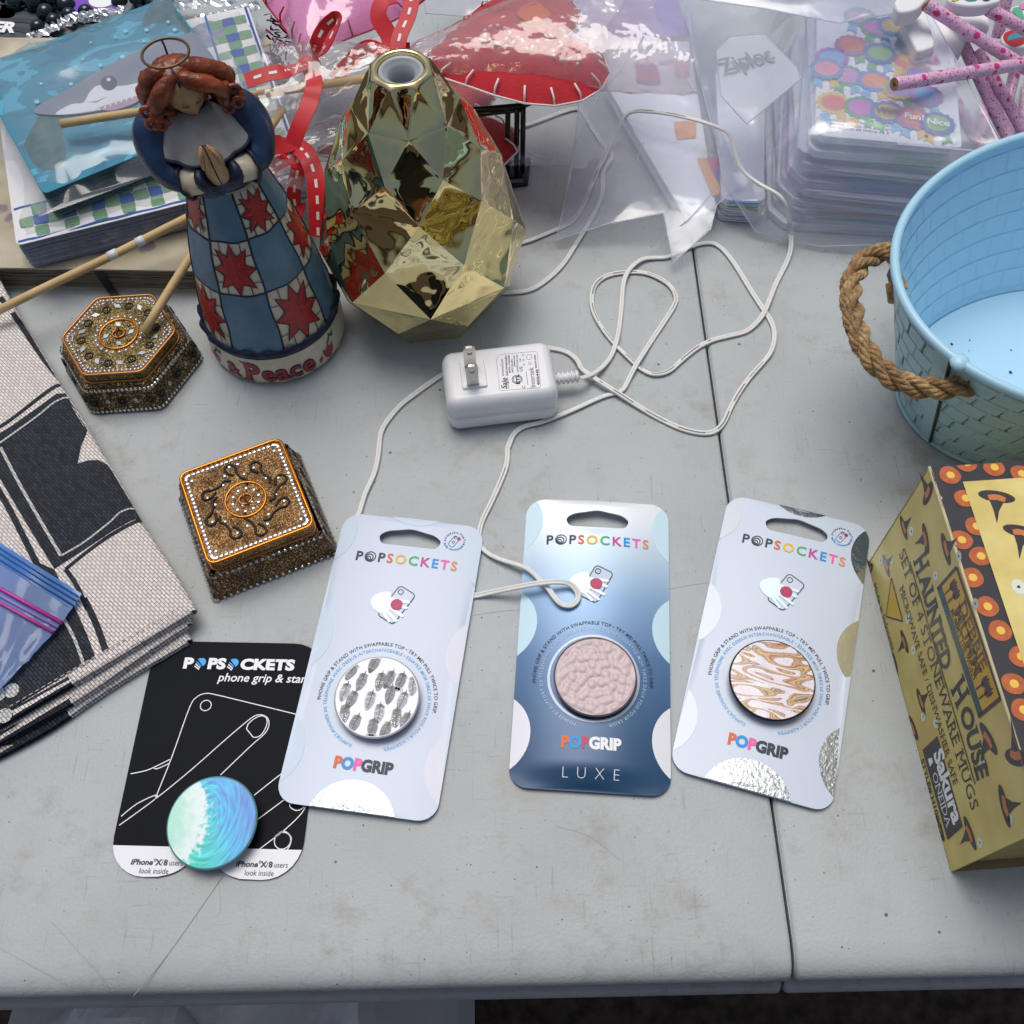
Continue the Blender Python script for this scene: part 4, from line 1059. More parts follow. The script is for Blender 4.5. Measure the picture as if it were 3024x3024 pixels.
seg(R1, [(5, 1430), (35, 1360), (100, 1310), (220, 1280), (400, 1210), (600, 1120, .001), (720, 1085, .001), (770, 1000), (820, 905, .0030), (900, 780), (980, 660), (1050, 550), (1065, 490), (1030, 420), (960, 370), (870, 335), (770, 330, .001), (650, 345), (570, 390), (535, 460), (535, 560), (580, 660), (660, 770, .001), (760, 870), (850, 950, .001), (930, 980), (1020, 960), (1100, 890), (1200, 810), (1300, 760), (1420, 730), (1520, 700), (1610, 610, .0025), (1660, 500, .0028), (1700, 400), (1770, 260, .002), (1795, 160, .004)])
seg(R4, [(1790, 900, .010), (1780, 845, .020), (1765, 770, .030), (1715, 700, .036), (1600, 635, .038), (1500, 560, .038), (1450, 470, .036), (1420, 350, .034), (1370, 290, .033), (1230, 235, .032), (1050, 190, .031), (900, 170, .029), (800, 170, .025), (740, 210, .018), (680, 300, .009), (640, 390, .004), (570, 540, .002), (520, 660), (460, 800), (390, 880), (280, 930), (120, 995), (-60, 1040)])
cordB = [U(1440, 545), U(1500, 440)]
def segB(conv, pts, z=ZT):
    for p in pts: cordB.append(U(*conv(p[0], p[1]), p[2] if len(p) > 2 else z))
segB(R4, [(60, 285), (160, 245), (330, 180), (430, 152), (475, 175), (540, 285), (600, 375, .001), (650, 430, .0008), (660, 465, .001), (625, 520), (603, 560), (603, 650), (580, 750), (500, 900), (420, 1030), (340, 1150), (230, 1250), (130, 1305), (10, 1318), (-60, 1320)])
def twin(g, pts, tw=0.0):
    P = [Vector(p) for p in spline(pts, 7)]
    for it in range(3): P = [P[0]] + [(P[i - 1] + P[i] * 2 + P[i + 1]) / 4 for i in range(1, len(P) - 1)] + [P[-1]]
    A = []; B = []; s = 0
    for i, p in enumerate(P):
        a = P[max(0, i - 1)]; b = P[min(len(P) - 1, i + 1)]; t = (b - a).normalized()
        if i: s += (P[i] - P[i - 1]).length
        n = Vector((-t.y, t.x, 0)).normalized()
        r = 1.25 * noise.noise((s * 9 + tw, 3.3, 1.7)) ; n2 = n * cos(r) + Vector((0, 0, 1)) * sin(r) * .8
        lift = abs(sin(r)) * .0006
        A.append(p + n2 * .00072 + Vector((0, 0, lift))); B.append(p - n2 * .00072 + Vector((0, 0, lift)))
    g.tube(A, .0008, 8); g.tube(B, .0008, 8)
    return P
g = Geo(); PA = twin(g, cordA); twin(g, cordB, 4.0)
co = obj('cord', g, M_wcord, ad, world=True)
g = Geo(); s = 0                                          # printed dashes along one wire
for i in range(1, len(PA) - 1):
    s += (PA[i] - PA[i - 1]).length
    if noise.noise((s * 5, 8.1, 2.2)) > .12 and (s % .021) < .014:
        t = (PA[i + 1] - PA[i - 1]).normalized(); n_ = Vector((-t.y, t.x, 0)); q = [PA[i] + n_ * .0002 + Vector((0, 0, .00095)), PA[i + 1] + n_ * .0002 + Vector((0, 0, .00095))]
        g.add([q[0] - n_ * .0003, q[0] + n_ * .0003, q[1] + n_ * .0003, q[1] - n_ * .0003], [(0, 1, 2, 3)])
obj('cord_print', g, mat('cord_ink', '#6d6e70', .6), co, kind='stuff', world=True)
# ================================================================== gold faceted diffuser
def gold_mat():
    m = bpy.data.materials.new('gold_chrome'); m.use_nodes = True; nt = m.node_tree; N = nt.nodes; L = nt.links
    p = N['Principled BSDF']; p.inputs['Base Color'].default_value = (.80, .67, .34, 1); p.inputs['Metallic'].default_value = 1; p.inputs['Roughness'].default_value = .035
    tc = N.new('ShaderNodeTexCoord'); n = N.new('ShaderNodeTexNoise'); n.inputs['Scale'].default_value = 62; n.inputs['Detail'].default_value = 1
    L.new(tc.outputs['Object'], n.inputs['Vector']); b = N.new('ShaderNodeBump'); b.inputs['Strength'].default_value = .35; b.inputs['Distance'].default_value = .0035
    L.new(n.outputs['Fac'], b.inputs['Height']); L.new(b.outputs[0], p.inputs['Normal']); return m
M_gold = gold_mat()
vs_ = thing('aroma_diffuser', 'shiny gold faceted vase-shaped diffuser with a round hole in its top', 'diffuser', (-.0432, .4125, 0), radians(-108))
RG = [(.0376, 0, 0), (.0495, .022, 0), (.0575, .045, 1), (.0525, .073, 0), (.0450, .099, 1), (.0365, .116, 0), (.0262, .1345, 1), (.0153, .1530, 0)]
def facets():
    rings = []
    for r, z, o in RG: rings.append([Vector((r * cos(pi / 4 * (k + .5 * o)), r * sin(pi / 4 * (k + .5 * o)), z)) for k in range(8)])
    fl = []
    for k in range(8):
        l = (k + 1) % 8; fl.append([rings[0][k], rings[0][l], rings[1][l], rings[1][k]])
    for i in range(1, len(RG) - 1):
        a, b = rings[i], rings[i + 1]
        for k in range(8):
            l = (k + 1) % 8
            if RG[i][2] == 0: fl += [[a[k], a[l], b[k]], [b[k], a[l], b[l]]]
            else: fl += [[a[k], b[l], b[k]], [a[k], a[l], b[l]]]
    return rings, fl
rings, fl = facets()
g = Geo()
for f in fl:                                   # every facet slightly dished with a soft edge, as blown plastic is
    c = sum(f, Vector((0, 0, 0))) / len(f); nrm = (f[1] - f[0]).cross(f[2] - f[0]).normalized()
    inn = [p + (c - p) * .10 for p in f]; inn2 = [p + (c - p) * .5 - nrm * .0006 for p in f]; n = len(f)
    vs = list(f) + [p - nrm * .00035 for p in inn] + inn2 + [c - nrm * .0010]
    fs = []
    for i in range(n):
        j = (i + 1) % n; fs += [(i, j, n + j, n + i), (n + i, n + j, 2 * n + j, 2 * n + i), (2 * n + i, 2 * n + j, 3 * n)]
    b0 = len(g.v); g.add(vs, fs, 0, True)
obj('body', g, M_gold, vs_)
g = Geo(); g.poly([p for p in rings[0]][::-1]); obj('underside', g, mat('diffuser_base', '#b9b5a8', .5), vs_)
g = Geo(); n = 8; zt = .1530
oc = [(.0153 * cos(pi / 4 * k), .0153 * sin(pi / 4 * k)) for k in range(8)]
o48 = []
for k in range(8):
    a = Vector(oc[k]); b = Vector(oc[(k + 1) % 8])
    for j in range(6): o48.append(a + (b - a) * j / 6)
vs = []
for rr, z in ((None, zt), (.0134, zt + .0013), (.0116, zt + .0014), (.0112, zt + .0008), (.0112, zt - .004)):
    for k in range(48):
        a = 2 * pi * k / 48
        if rr is None: vs.append((o48[k].x, o48[k].y, z))
        else: vs.append((rr * cos(a), rr * sin(a), z))
g.add(vs, [(i * 48 + k, i * 48 + (k + 1) % 48, (i + 1) * 48 + (k + 1) % 48, (i + 1) * 48 + k) for i in range(4) for k in range(48)], 0, True); obj('neck_rim', g, M_gold, vs_)
g = Geo(); g.lathe([(.0111, zt - .0028), (.0106, zt - .0006), (.0098, zt + .0002), (.0086, zt - .0008), (.0080, zt - .0020), (.0066, zt - .0026), (.0062, zt - .009), (.0060, zt - .016)], 40, cap0=False, cap1=False)
obj('insert_ring', g, mat('frosted_insert', (.52, .57, .60), .3, trans=.25), vs_)
g = Geo(); g.lathe([(.0062, zt - .014), (.003, zt - .0145), (.0028, zt - .0125), (.0004, zt - .0125)], 24); obj('mist_outlet', g, mat('outlet_grey', '#5f6c66', .4), vs_)
g = Geo(); g.tube([(.030 * cos(radians(115)), .030 * sin(radians(115)), .008), (.045 * cos(radians(115)), .045 * sin(radians(115)), .008)], .0042, 14); obj('power_socket', g, M_wplast, vs_)

# ================================================================== praying angel figurine
an = thing('angel_figurine', 'praying angel figurine in a blue and red star patchwork skirt lettered Peace', 'figurine', (-.131, .389, 0), radians(18.5))
SK = [(.0355, 0), (.0378, .0012), (.0388, .004), (.0386, .012), (.0378, .020), (.0366, .026), (.0355, .035), (.0342, .045), (.0328, .055), (.0312, .065), (.0292, .077), (.0268, .088), (.0242, .098), (.0216, .107), (.0192, .116), (.0180, .121)]
def skR(z):
    for (r0, z0), (r1, z1) in zip(SK, SK[1:]):
        if z0 <= z <= z1: return r0 + (r1 - r0) * (z - z0) / (z1 - z0)
    return SK[-1][0]
LEAN = Matrix.Rotation(-radians(18.5), 3, 'Z') @ Vector((-1, 0, 0))
def lean(p):
    p = Vector(p); k = max(0, p.z - .105) * .10
    return p + LEAN * k
def onsk(th, z, d=0.0):
    r = skR(z) + d
    return Vector((r * sin(th), -r * cos(th), z))
def wood(name, c, c2, k=.5): return mat(name, c, .38, vary=(95, k, c2), bump=(170, .35, .0012), coat=.15)
M_cream = wood('cream_paint', '#e0d8c2', '#bfb293'); M_blue = wood('slate_blue_paint', '#5a8199', '#44697f'); M_red = wood('barn_red_paint', '#b0191f', '#8a1218')
M_navyp = wood('navy_paint', '#1d3a60', '#0f2240', .8); M_outl = mat('dark_outline', '#12203a', .45); M_skin = wood('carved_skin', '#c09a74', '#9c7550', .5)
M_hair = mat('auburn_paint', '#94441e', .38, vary=(130, .9, '#57220c'), bump=(260, .7, .0016), coat=.12); M_crim = wood('crimson_paint', '#a3243c', '#7c1830'); M_hemc = wood('hem_cream', '#e2d9c2', '#cbb68e', .6); M_leaf = mat('leaf_green', '#2f6b3c', .5)
M_wire = mat('bronze_wire', '#6d5a45', .4, .8)
g = Geo(); g.lathe([(r, z) for r, z in SK], 72, rad=lambda r, z, a: r * (1 + (.012 * cos(18 * a) if z < .003 else .004 * cos(18 * a) if z < .008 else 0) + (.006 * noise.noise((cos(a) * 3, sin(a) * 3, z * 90)) if z > .02 else 0)))
skirt = obj('skirt', g, M_cream, an)
ROWS = [(.0262, .0655), (.0655, .0965), (.0965, .1205)]; CW = pi / 4
def wrap(g2, dd): return g2.warp(lambda p: onsk(p[0], p[1], dd + p[2]))
gb = Geo(); gs = Geo(); go = Geo(); KR = []
for ri, (z0, z1) in enumerate(ROWS):
    for k in range(8):
        a0 = -pi / 4 - pi / 8 * 0 + CW * (k - 3) - 0.0; a0 = CW * (k - 4); a1 = a0 + CW
        star = (k + ri) % 2 == 0
        if ri == 1: star = (k % 2 == 1)
        else: star = (k % 2 == 0)
        if not star:
            gb.grid(6, 6, lambda u, v: (a0 + CW * u, z0 + (z1 - z0) * v, 0))
        else:
            cx, cz = (a0 + a1) / 2, (z0 + z1) / 2; hx, hz = CW / 2, (z1 - z0) / 2; pts = []
            for j in range(16):
                t = 2 * pi * j / 16 + pi / 2; q = (.98 if j % 2 == 0 else .56)
                if j % 4 == 2: q = 1.06
                pts.append((cx + hx * q * cos(t), cz + hz * q * sin(t)))
            c_ = (cx, cz)
            for j in range(16):
                a, b = Vector(pts[j]), Vector(pts[(j + 1) % 16]); c2 = Vector(c_); m1 = (a + c2) / 2; m2 = (b + c2) / 2
                gs.add([(*a, .0002), (*b, .0002), (*m2, .0003), (*m1, .0003)], [(0, 1, 2, 3)]); gs.add([(*m1, .0003), (*m2, .0003), (*c2, .0003)], [(0, 1, 2)])
            RR = skR(cz); go.stroke([(a * RR, b) for a, b in pts], .00075, .00035, 0, closed=True); KR.append((len(go.v), RR))
            for sx in (-1, 1):                      # seams of the little corner squares
                for sz in (-1, 1):
                    go.stroke([((cx + sx * hx * .52) * RR, cz + sz * hz), ((cx + sx * hx * .50) * RR, cz + sz * hz * .62)], .0005, .0003); go.stroke([((cx + sx * hx) * RR, cz + sz * hz * .52), ((cx + sx * hx * .62) * RR, cz + sz * hz * .5)], .0005, .0003)
            KR.append((len(go.v), RR))
_i = 0
for _n, _R in KR:
    for _j in range(_i, _n): go.v[_j].x /= _R
    _i = _n
obj('blue_patches', wrap(gb, .00025), M_blue, skirt); obj('red_stars', wrap(gs, .0003), M_red, skirt)
obj('star_outlines', wrap(go, .0003), M_outl, skirt)
g = Geo()
for k in range(8):
    g.tube([onsk(CW * k + .012 * sin(z * 200), z, .0002) for z in [.026 + .0945 * j / 20 for j in range(21)]], .00055, 5)
for z in (.0655, .0965): g.tube([onsk(2 * pi * j / 64, z + .0004 * sin(j * 1.1), .0002) for j in range(64)], .00055, 5, closed=True)
obj('patch_seams', g, M_outl, skirt)
g = Geo(); g.lathe([(.0384, .0225), (.0393, .0245), (.0388, .0268), (.0372, .0275)], 96, rad=lambda r, z, a: r + .0007 * sin(20 * a), cap0=False, cap1=False); g.v = [p + Vector((0, 0, .0011 * sin(20 * atan2(p.y, p.x)))) for p in g.v]
obj('scalloped_trim', g, M_outl, skirt)
g = Geo(); g.lathe([(.0387, .0035), (.0389, .008), (.0387, .0142), (.0383, .0200), (.0386, .0225)], 72, cap0=False, cap1=False); obj('hem', g, M_hemc, skirt)
def letters(mi_b, off, gr):
    gg = Geo(); x = -.0372
    for ch, h in (('&', .0095), (' ', 0), ('P', .0135), ('e', .0115), ('a', .0115), ('c', .0115), ('e', .0115)):
        if ch == ' ': x += .0028; continue
        glyph(gg, ch, h, x, .0052 + (.0 if ch != 'P' else -.0006), 0, mi_b, 0, 0, .0, .90, True); x += adv(ch) * h / cap() * .90 + .0009
    gg.warp(lambda p: onsk((p[0] + gr) / .0388, p[1], off + p[2])); return gg
obj('hem_lettering', letters(.055, .0005, -.0010), M_outl, skirt); obj('hem_lettering', letters(.025, .0007, -.0010), M_crim, skirt)
g = Geo()
for s in (1, -1):
    ang = .62 if s > 0 else -1.25
    q = Geo(); q.poly(spline([(0, 0), (.0035, .003), (.0042, .009), (.0022, .0065), (.0006, .010), (-.0014, .0065), (-.0036, .0085), (-.0032, .003)], 3, True), 0, 0); q.poly(rpoly([(-.007, .0005), (-.0045, .003), (-.005, .0055), (-.0075, .003)], .001), 0, 0)
    q.stroke([(.001, .010), (.004, .014), (.0035, .0175)], .0014, 0, 1); q.poly([(.004, .013), (.0085, .017), (.0065, .011)], 0, 1)
    q.warp(lambda p: onsk(ang + p[0] / .0388, .0045 + p[1], .0006)); obj('tulip', q, [M_crim, M_leaf], skirt)
# torso, sleeves, cuffs
def L_(g): g.v = [lean(p) for p in g.v]; return g
g = Geo(); g.lathe([(.0178, .117), (.0186, .119), (.0180, .124), (.0172, .132), (.0168, .140), (.0160, .147), (.0130, .153), (.0080, .157), (.0065, .163)], 40); L_(g); torso = obj('torso', g, M_navyp, an)
for sx in (-1, 1):
    g = Geo(); P_ = spline([(sx * .0110, .002, .150), (sx * .0165, .0015, .1505), (sx * .0205, .000, .1475), (sx * .0222, -.0040, .1415), (sx * .0208, -.0110, .1355), (sx * .0165, -.0175, .1335), (sx * .0130, -.0205, .1345)], 5)
    rr = [  .0064 + .0030 * sin(pi * min(1, i / (len(P_) - 1) * 1.15)) ** .8 - .0022 * (i / (len(P_) - 1)) ** 3 for i in range(len(P_))]
    g.tube(P_, rr, 16); L_(g); obj('sleeve', g, M_navyp, an)
    g = Geo(); g.tube([(sx * .0138, -.0200, .1342), (sx * .0105, -.0228, .1355), (sx * .0068, -.0252, .1372)], [.0066, .0058, .0050], 14); L_(g); cuf = obj('cuff', g, M_hemc, an)
    g = Geo(); g.tube([(sx * .0072, -.0250, .1371), (sx * .0056, -.0260, .1378), (sx * .0042, -.0265, .1388)], [.0058, .0060, .0044], 14); L_(g); obj('cuff_band', g, M_outl, cuf)
    g = Geo(); c0 = Vector((sx * .0142, -.0198, .1340)); ax = Vector((sx * .0065, .0036, -.002)).normalized(); a = ax.orthogonal().normalized(); b = ax.cross(a)
    g.tube([c0 + (a * cos(2 * pi * k / 24) + b * sin(2 * pi * k / 24)) * (.0074 + .0004 * cos(6 * pi * k / 12)) for k in range(24)], .0009, 6, closed=True); L_(g); obj('cuff_edge', g, M_outl, cuf)
# praying hands: two palms pressed together, fingers upright
for sx in (-1, 1):
    g = Geo(); ht = []
    for t, wy, wx in ((0, .0042, .0040), (.2, .0052, .0046), (.45, .0050, .0040), (.7, .0038, .0030), (.9, .0022, .0018), (1, .0009, .0008)):
        c = Vector((sx * .0003, -.0268 - .004 * t, .1370 + .0215 * t)); ht.append([c + Vector((sx * wx * max(0, sin(pi * k / 8)), wy * cos(pi * k / 8), 0)) for k in range(9)])
    g.add([p for r in ht for p in r], [(i * 9 + k, i * 9 + k + 1, (i + 1) * 9 + k + 1, (i + 1) * 9 + k)[::sx] for i in range(5) for k in range(8)], 0, True)
    g.f.append(list(range(9))); g.m.append(0); g.sm.append(False)
    L_(g); hand = obj('hand', g, M_skin, an)
    g = Geo()
    for j in range(3):
        y_ = .0022 - .0022 * j
        g.tube([(sx * .0040, -.0281 + y_, .1470), (sx * .0034, -.0296 + y_ * .75, .1525), (sx * .0014, -.0307 + y_ * .3, .1582 - abs(j - 1) * .0006)], [.0013, .0012, .0006], 6)
    L_(g); obj('fingers', g, M_skin, hand)
g = Geo()
def collar(u, v):
    th = (u - .5) * 2.5; r = .0070 + v * .0150 * (1 + .10 * abs(sin(th * 5.2 + .6)))
    return (r * sin(th), -r * cos(th) * 1.12 + .001, .1585 - .0150 * v ** 1.6)
g.grid(36, 8, collar); L_(g); col_ = obj('collar', g, mat('collar_grey_white', '#b9b6ae', .5, vary=(120, .6, '#8d8b88')), an)
g = Geo(); g.tube([lean(collar(k / 40, 1.0)) for k in range(41)], .0008, 6); obj('collar_trim', g, M_outl, col_)
# head: bowed face, parted auburn hair with curls, wire halo
HC = Vector((0, -.0060, .1690))
g = Geo(); nx_, ny_ = 28, 18
def head(u, v):
    th = (u - .5) * 2 * pi; ph = (v - .5) * pi; d = Vector((cos(ph) * sin(th), -cos(ph) * cos(th), sin(ph)))
    r = Vector((.0098, .0102, .0130)); p = Vector((d.x * r.x, d.y * r.y, d.z * r.z))
    if d.y < 0:
        nose = .0026 * math.exp(-((d.x / .13) ** 2)) * math.exp(-(((d.z + .22) / .20) ** 2)) + .0010 * math.exp(-((d.x / .10) ** 2)) * math.exp(-(((d.z - .05) / .22) ** 2))
        eye = -.0012 * sum(math.exp(-(((d.x - s * .36) / .17) ** 2) - (((d.z - .04) / .11) ** 2)) for s in (-1, 1))
        lid = .0006 * sum(math.exp(-(((d.x - s * .36) / .13) ** 2) - (((d.z + .03) / .05) ** 2)) for s in (-1, 1))
        lip = .0008 * math.exp(-((d.x / .20) ** 2)) * (math.exp(-(((d.z + .52) / .05) ** 2)) + math.exp(-(((d.z + .64) / .05) ** 2)))
        p += d * (nose + eye + lid + lip); p.x *= 1 - .22 * max(0, -d.z)
    return p
g.grid(48, 36, head); g.xf(Matrix.Translation(HC) @ Matrix.Rotation(radians(14), 4, 'Z') @ Matrix.Rotation(radians(20), 4, 'X') @ Matrix.Scale(.88, 4)); L_(g); hd = obj('head', g, M_skin, an)
g = Geo(); MH = Matrix.Translation(HC) @ Matrix.Rotation(radians(14), 4, 'Z') @ Matrix.Rotation(radians(20), 4, 'X') @ Matrix.Scale(.88, 4)
q = Geo()
for s in (-1, 1): q.tube([(s * .0018, -.0097, .0006), (s * .0035, -.0096, .0001), (s * .0052, -.0086, .0005)], .00022, 5)
q.tube([(-.0016, -.0094, -.0074), (0, -.0098, -.0072), (.0016, -.0094, -.0074)], .0003, 5, 1); q.xf(MH); L_(q); obj('face_paint', q, [mat('lash_brown', '#5a3b28', .5), mat('lip_rose', '#8f4d3c', .5)], hd)
g = Geo(); random.seed(21)
def cap_h(u, v):
    th = (u - .5) * 2 * pi; ph = -.55 + v * (pi / 2 + .55); d = Vector((cos(ph) * sin(th), -cos(ph) * cos(th), sin(ph)))
    k = .0150 * (1 + .05 * noise.noise(d * 3.1) + .03 * noise.noise(d * 8))
    return HC + Vector((0, .0030, .0012)) + Vector((d.x * k, d.y * k * (.70 if d.y < 0 and d.z < .62 else .98), d.z * k * 1.0))
g.grid(36, 16, cap_h)
for s in (-1, 1):                                       # locks sweeping down from the parting
    sp = 1.25 if s > 0 else 1.0
    g.tube(spline([(s * .001, -.0115, .1808), (s * .0080, -.0150, .1782), (s * .0135 * sp, -.0145, .1722), (s * .0160 * sp, -.0125, .1652)], 4), [.0020, .0028, .0036, .0040, .0042, .0044, .0044, .0044, .0042, .0042, .0040, .0038, .0030], 10)
    g.tube(spline([(s * .002, -.005, .1825), (s * .0110, -.006, .1795), (s * .0170 * sp, -.005, .1730), (s * .0190 * sp, -.004, .1640)], 4), [.0030, .0040, .0046, .0050, .0052, .0054, .0054, .0052, .0050, .0048, .0044, .0040, .0034], 10)
    for k in range(13):                                 # curls about the shoulders
        x_ = s * random.uniform(.0125, .0205) * sp * (1.0 if k < 9 else .85); y_ = random.uniform(-.0150, .0080); z_ = random.uniform(.1560, .1690)
        g.ball((x_, y_, z_), random.uniform(.0030, .0042), 9, 6, sc=(1, random.uniform(.8, 1.1), random.uniform(.9, 1.25)), jit=.08)
for k in range(9):
    a = radians(20 + 140 * k / 8); g.ball((.0150 * cos(a), .010 + .006 * sin(a) - .004, random.uniform(.156, .166)), .0050, 9, 6, jit=.08)
g.v = [p + Vector([noise.noise((p.x * 210 + d, p.y * 210, p.z * 210)) for d in (0, 9, 17)]) * .0013 for p in g.v]
g.v = [HC + (p - HC) * .84 for p in g.v]; L_(g); hr = obj('hair', g, M_hair, hd)
g = Geo(); g.tube([lean(HC + (Vector(p) - HC) * .84) for p in ((-.0003, -.0078, .18480), (0, -.0112, .1832), (.0003, -.0138, .1806), (.0002, -.0160, .1775))], [.0002, .0007, .0005, .0006], 6); obj('hair_parting', g, mat('parting_dark', '#33202a', .5), hr)
for s in (-1, 1):
    for k in range(4):
        g = Geo(); c = Vector((s * (.0165 + .0045 * (k % 2)) * (1.15 if s > 0 else 1), -.0150 + .0020 * (k // 2), .1585 + .0060 * (k // 2) + .002 * (k % 2))); r_ = .0036
        g.tube([c + Vector((r_ * cos(t * .55) * (1 - t * .045), 0, r_ * sin(t * .55) * (1 - t * .045))) for t in range(14)], [.0015 - .00005 * t for t in range(14)], 7); g.v = [HC + (p - HC) * .84 for p in g.v]; L_(g); obj('curl', g, M_hair, hr)
g = Geo(); hc = lean((.0, -.0050, .1865)); g.tube([hc + Vector((.0098 * cos(2 * pi * k / 40), .0098 * sin(2 * pi * k / 40), 0)) for k in range(40)], .00062, 8, closed=True)
g.tube([hc + Vector((0, .0098, 0)), hc + Vector((.0004, .0095, -.003)), hc + Vector((.0004, .0085, -.0065))], .0005, 6); obj('halo', g, M_wire, an)
# ================================================================== oval blue bucket
bk = thing('oval_bucket', 'oval light blue metal bucket with twisted rope handle at the right edge', 'bucket', (.2997, .3338, 0), radians(13.84))
BA0, BB0, BA1, BB1, BHT = .0866, .0615, .1167, .0903, .0937
def bucket_outer_mat():
    m = bpy.data.materials.new('weathered_blue_metal'); m.use_nodes = True; nt = m.node_tree; N = nt.nodes; L = nt.links
    p = N['Principled BSDF']; p.inputs['Roughness'].default_value = .42; p.inputs['Base Color'].default_value = (*lin('#8fb6c6'), 1)
    tc = N.new('ShaderNodeTexCoord'); n = N.new('ShaderNodeTexNoise'); n.inputs['Scale'].default_value = 60; n.inputs['Detail'].default_value = 6; L.new(tc.outputs['Object'], n.inputs['Vector'])
    r = N.new('ShaderNodeMapRange'); r.inputs[1].default_value = .55; r.inputs[2].default_value = .75; r.inputs[4].default_value = .5; L.new(n.outputs['Fac'], r.inputs[0])
    x = N.new('ShaderNodeMix'); x.data_type = 'RGBA'; x.inputs[6].default_value = (*lin('#a9cbd6'), 1); x.inputs[7].default_value = (*lin('#6b7f86'), 1); L.new(r.outputs[0], x.inputs[0]); L.new(x.outputs[2], p.inputs['Base Color']); return m
M_bko = bucket_outer_mat(); M_bki = mat('bucket_inside_blue', (.45, .72, .89), .36, bump=(900, .05, .0002)); M_bkr = mat('bucket_rim_blue', (.42, .70, .86), .35); M_rust = mat('rust_brown', '#85745a', .8)
def bel(t, th, d=0.0):
    a, b = BA0 + (BA1 - BA0) * t - d, BB0 + (BB1 - BB0) * t - d
    return Vector((a * cos(th), b * sin(th), .0012 + (BHT - .0012) * t))
NB = 96
g = Geo(); g.grid(NB, 8, lambda u, v: bel(v, 2 * pi * u)); wall = obj('outer_wall', g, M_bko, bk)
g = Geo(); g.grid(NB, 8, lambda u, v: bel(v, -2 * pi * u, .0012)); g.poly([bel(0, 2 * pi * k / NB, .0012) + Vector((0, 0, .0016)) for k in range(NB)]); inner = obj('inner_wall', g, M_bki, bk)
# stepped embossing, seen from inside as low panels and from outside as rusty edged scales
g = Geo(); go = Geo(); gr = Geo()
nr, nc = 7, 44
for j in range(nr):
    for k in range(nc):
        t0, t1 = .06 + .9 * j / nr, .06 + .9 * (j + .94) / nr; a0 = 2 * pi * (k + .5 * (j % 2)) / nc; a1 = a0 + 2 * pi * .94 / nc; am = (a0 + a1) / 2
        P_ = [bel(t0, a0, .0013), bel(t0, a1, .0013), bel(t1, a1, .0013), bel(t1, a0, .0013)]; c = sum(P_, Vector()) / 4; nrm = Vector((-cos(am), -sin(am) * 1.3, .35)).normalized()
        Q_ = [p + (c - p) * .25 + nrm * .00016 for p in P_]
        g.add(P_ + Q_, [(7, 6, 5, 4)] + [(i, i + 4, (i + 1) % 4 + 4, (i + 1) % 4) for i in range(4)])
        P_ = [bel(t0, a0), bel(t0, a1), bel(t1, a1 + .03), bel(t1, a0 + .03)]; c = sum(P_, Vector()) / 4; nrm = Vector((cos(am), sin(am) * 1.3, -.35)).normalized()
        Q_ = [p + (c - p) * .10 + nrm * .0007 for p in P_]
        go.add([p - nrm * .0002 for p in P_] + Q_, [(4, 5, 6, 7)] + [(i, (i + 1) % 4, (i + 1) % 4 + 4, i + 4) for i in range(4)])
        if random.random() < .75:
            e = random.uniform(.3, 1.0); gr.tube([P_[1] + nrm * .0003, P_[1] + (P_[2] - P_[1]) * e + nrm * .0003], random.uniform(.00015, .00035), 5)
            if random.random() < .7: gr.tube([P_[0] + nrm * .0003 + (P_[1] - P_[0]) * .75, P_[1] + nrm * .0003 + (P_[1] - P_[0]) * .12], random.uniform(.0002, .0004), 5)
obj('inner_embossing', g, M_bki, inner, kind='stuff'); obj('outer_embossing', go, M_bko, wall, kind='stuff'); obj('rust_lines', gr, M_rust, wall, kind='stuff')
g = Geo(); g.tube([bel(1, 2 * pi * k / 120, .0004) + Vector((0, 0, .0006)) for k in range(120)], .0023, 10, closed=True); obj('rolled_rim', g, M_bkr, bk)
g = Geo(); g.tube([bel(.01, 2 * pi * k / 120, -.0006) for k in range(120)], .0013, 8, closed=True); obj('foot_rim', g, M_bko, bk)
g = Geo(); th0 = radians(196)
for k, (d0, d1) in enumerate(((-.032, .0), )):
    vs = []
    for t in (0.0, 1.0):
        for th in (th0 - .05, th0 + .05): vs.append(bel(t, th, -.0014))
    g.add(vs, [(0, 1, 3, 2)])
g.tube([bel(t, th0 + .05, -.0010) for t in (0, .5, 1)], .0009, 6, 1); obj('side_seam', g, [M_bko, mat('seam_dark', '#2b3338', .6)], wall)
g = Geo(); g.ball(bel(1, radians(201), .0002) + Vector((0, 0, .0008)), .0036, 10, 6, sc=(1.3, 1.3, .75)); obj('rim_joint', g, M_bkr, bk)
g = Geo(); random.seed(8)
for k in range(16):
    q = sqrt(random.random()) * .8; a = random.uniform(pi * .6, pi * 1.5); g.ball((BA0 * q * cos(a), BB0 * q * sin(a), .0031), random.uniform(.0003, .0009), 6, 4, sc=(1, 1.3, .4))
obj('grit', g, mat('grit_dark', '#3a4450', .7), inner, kind='stuff')
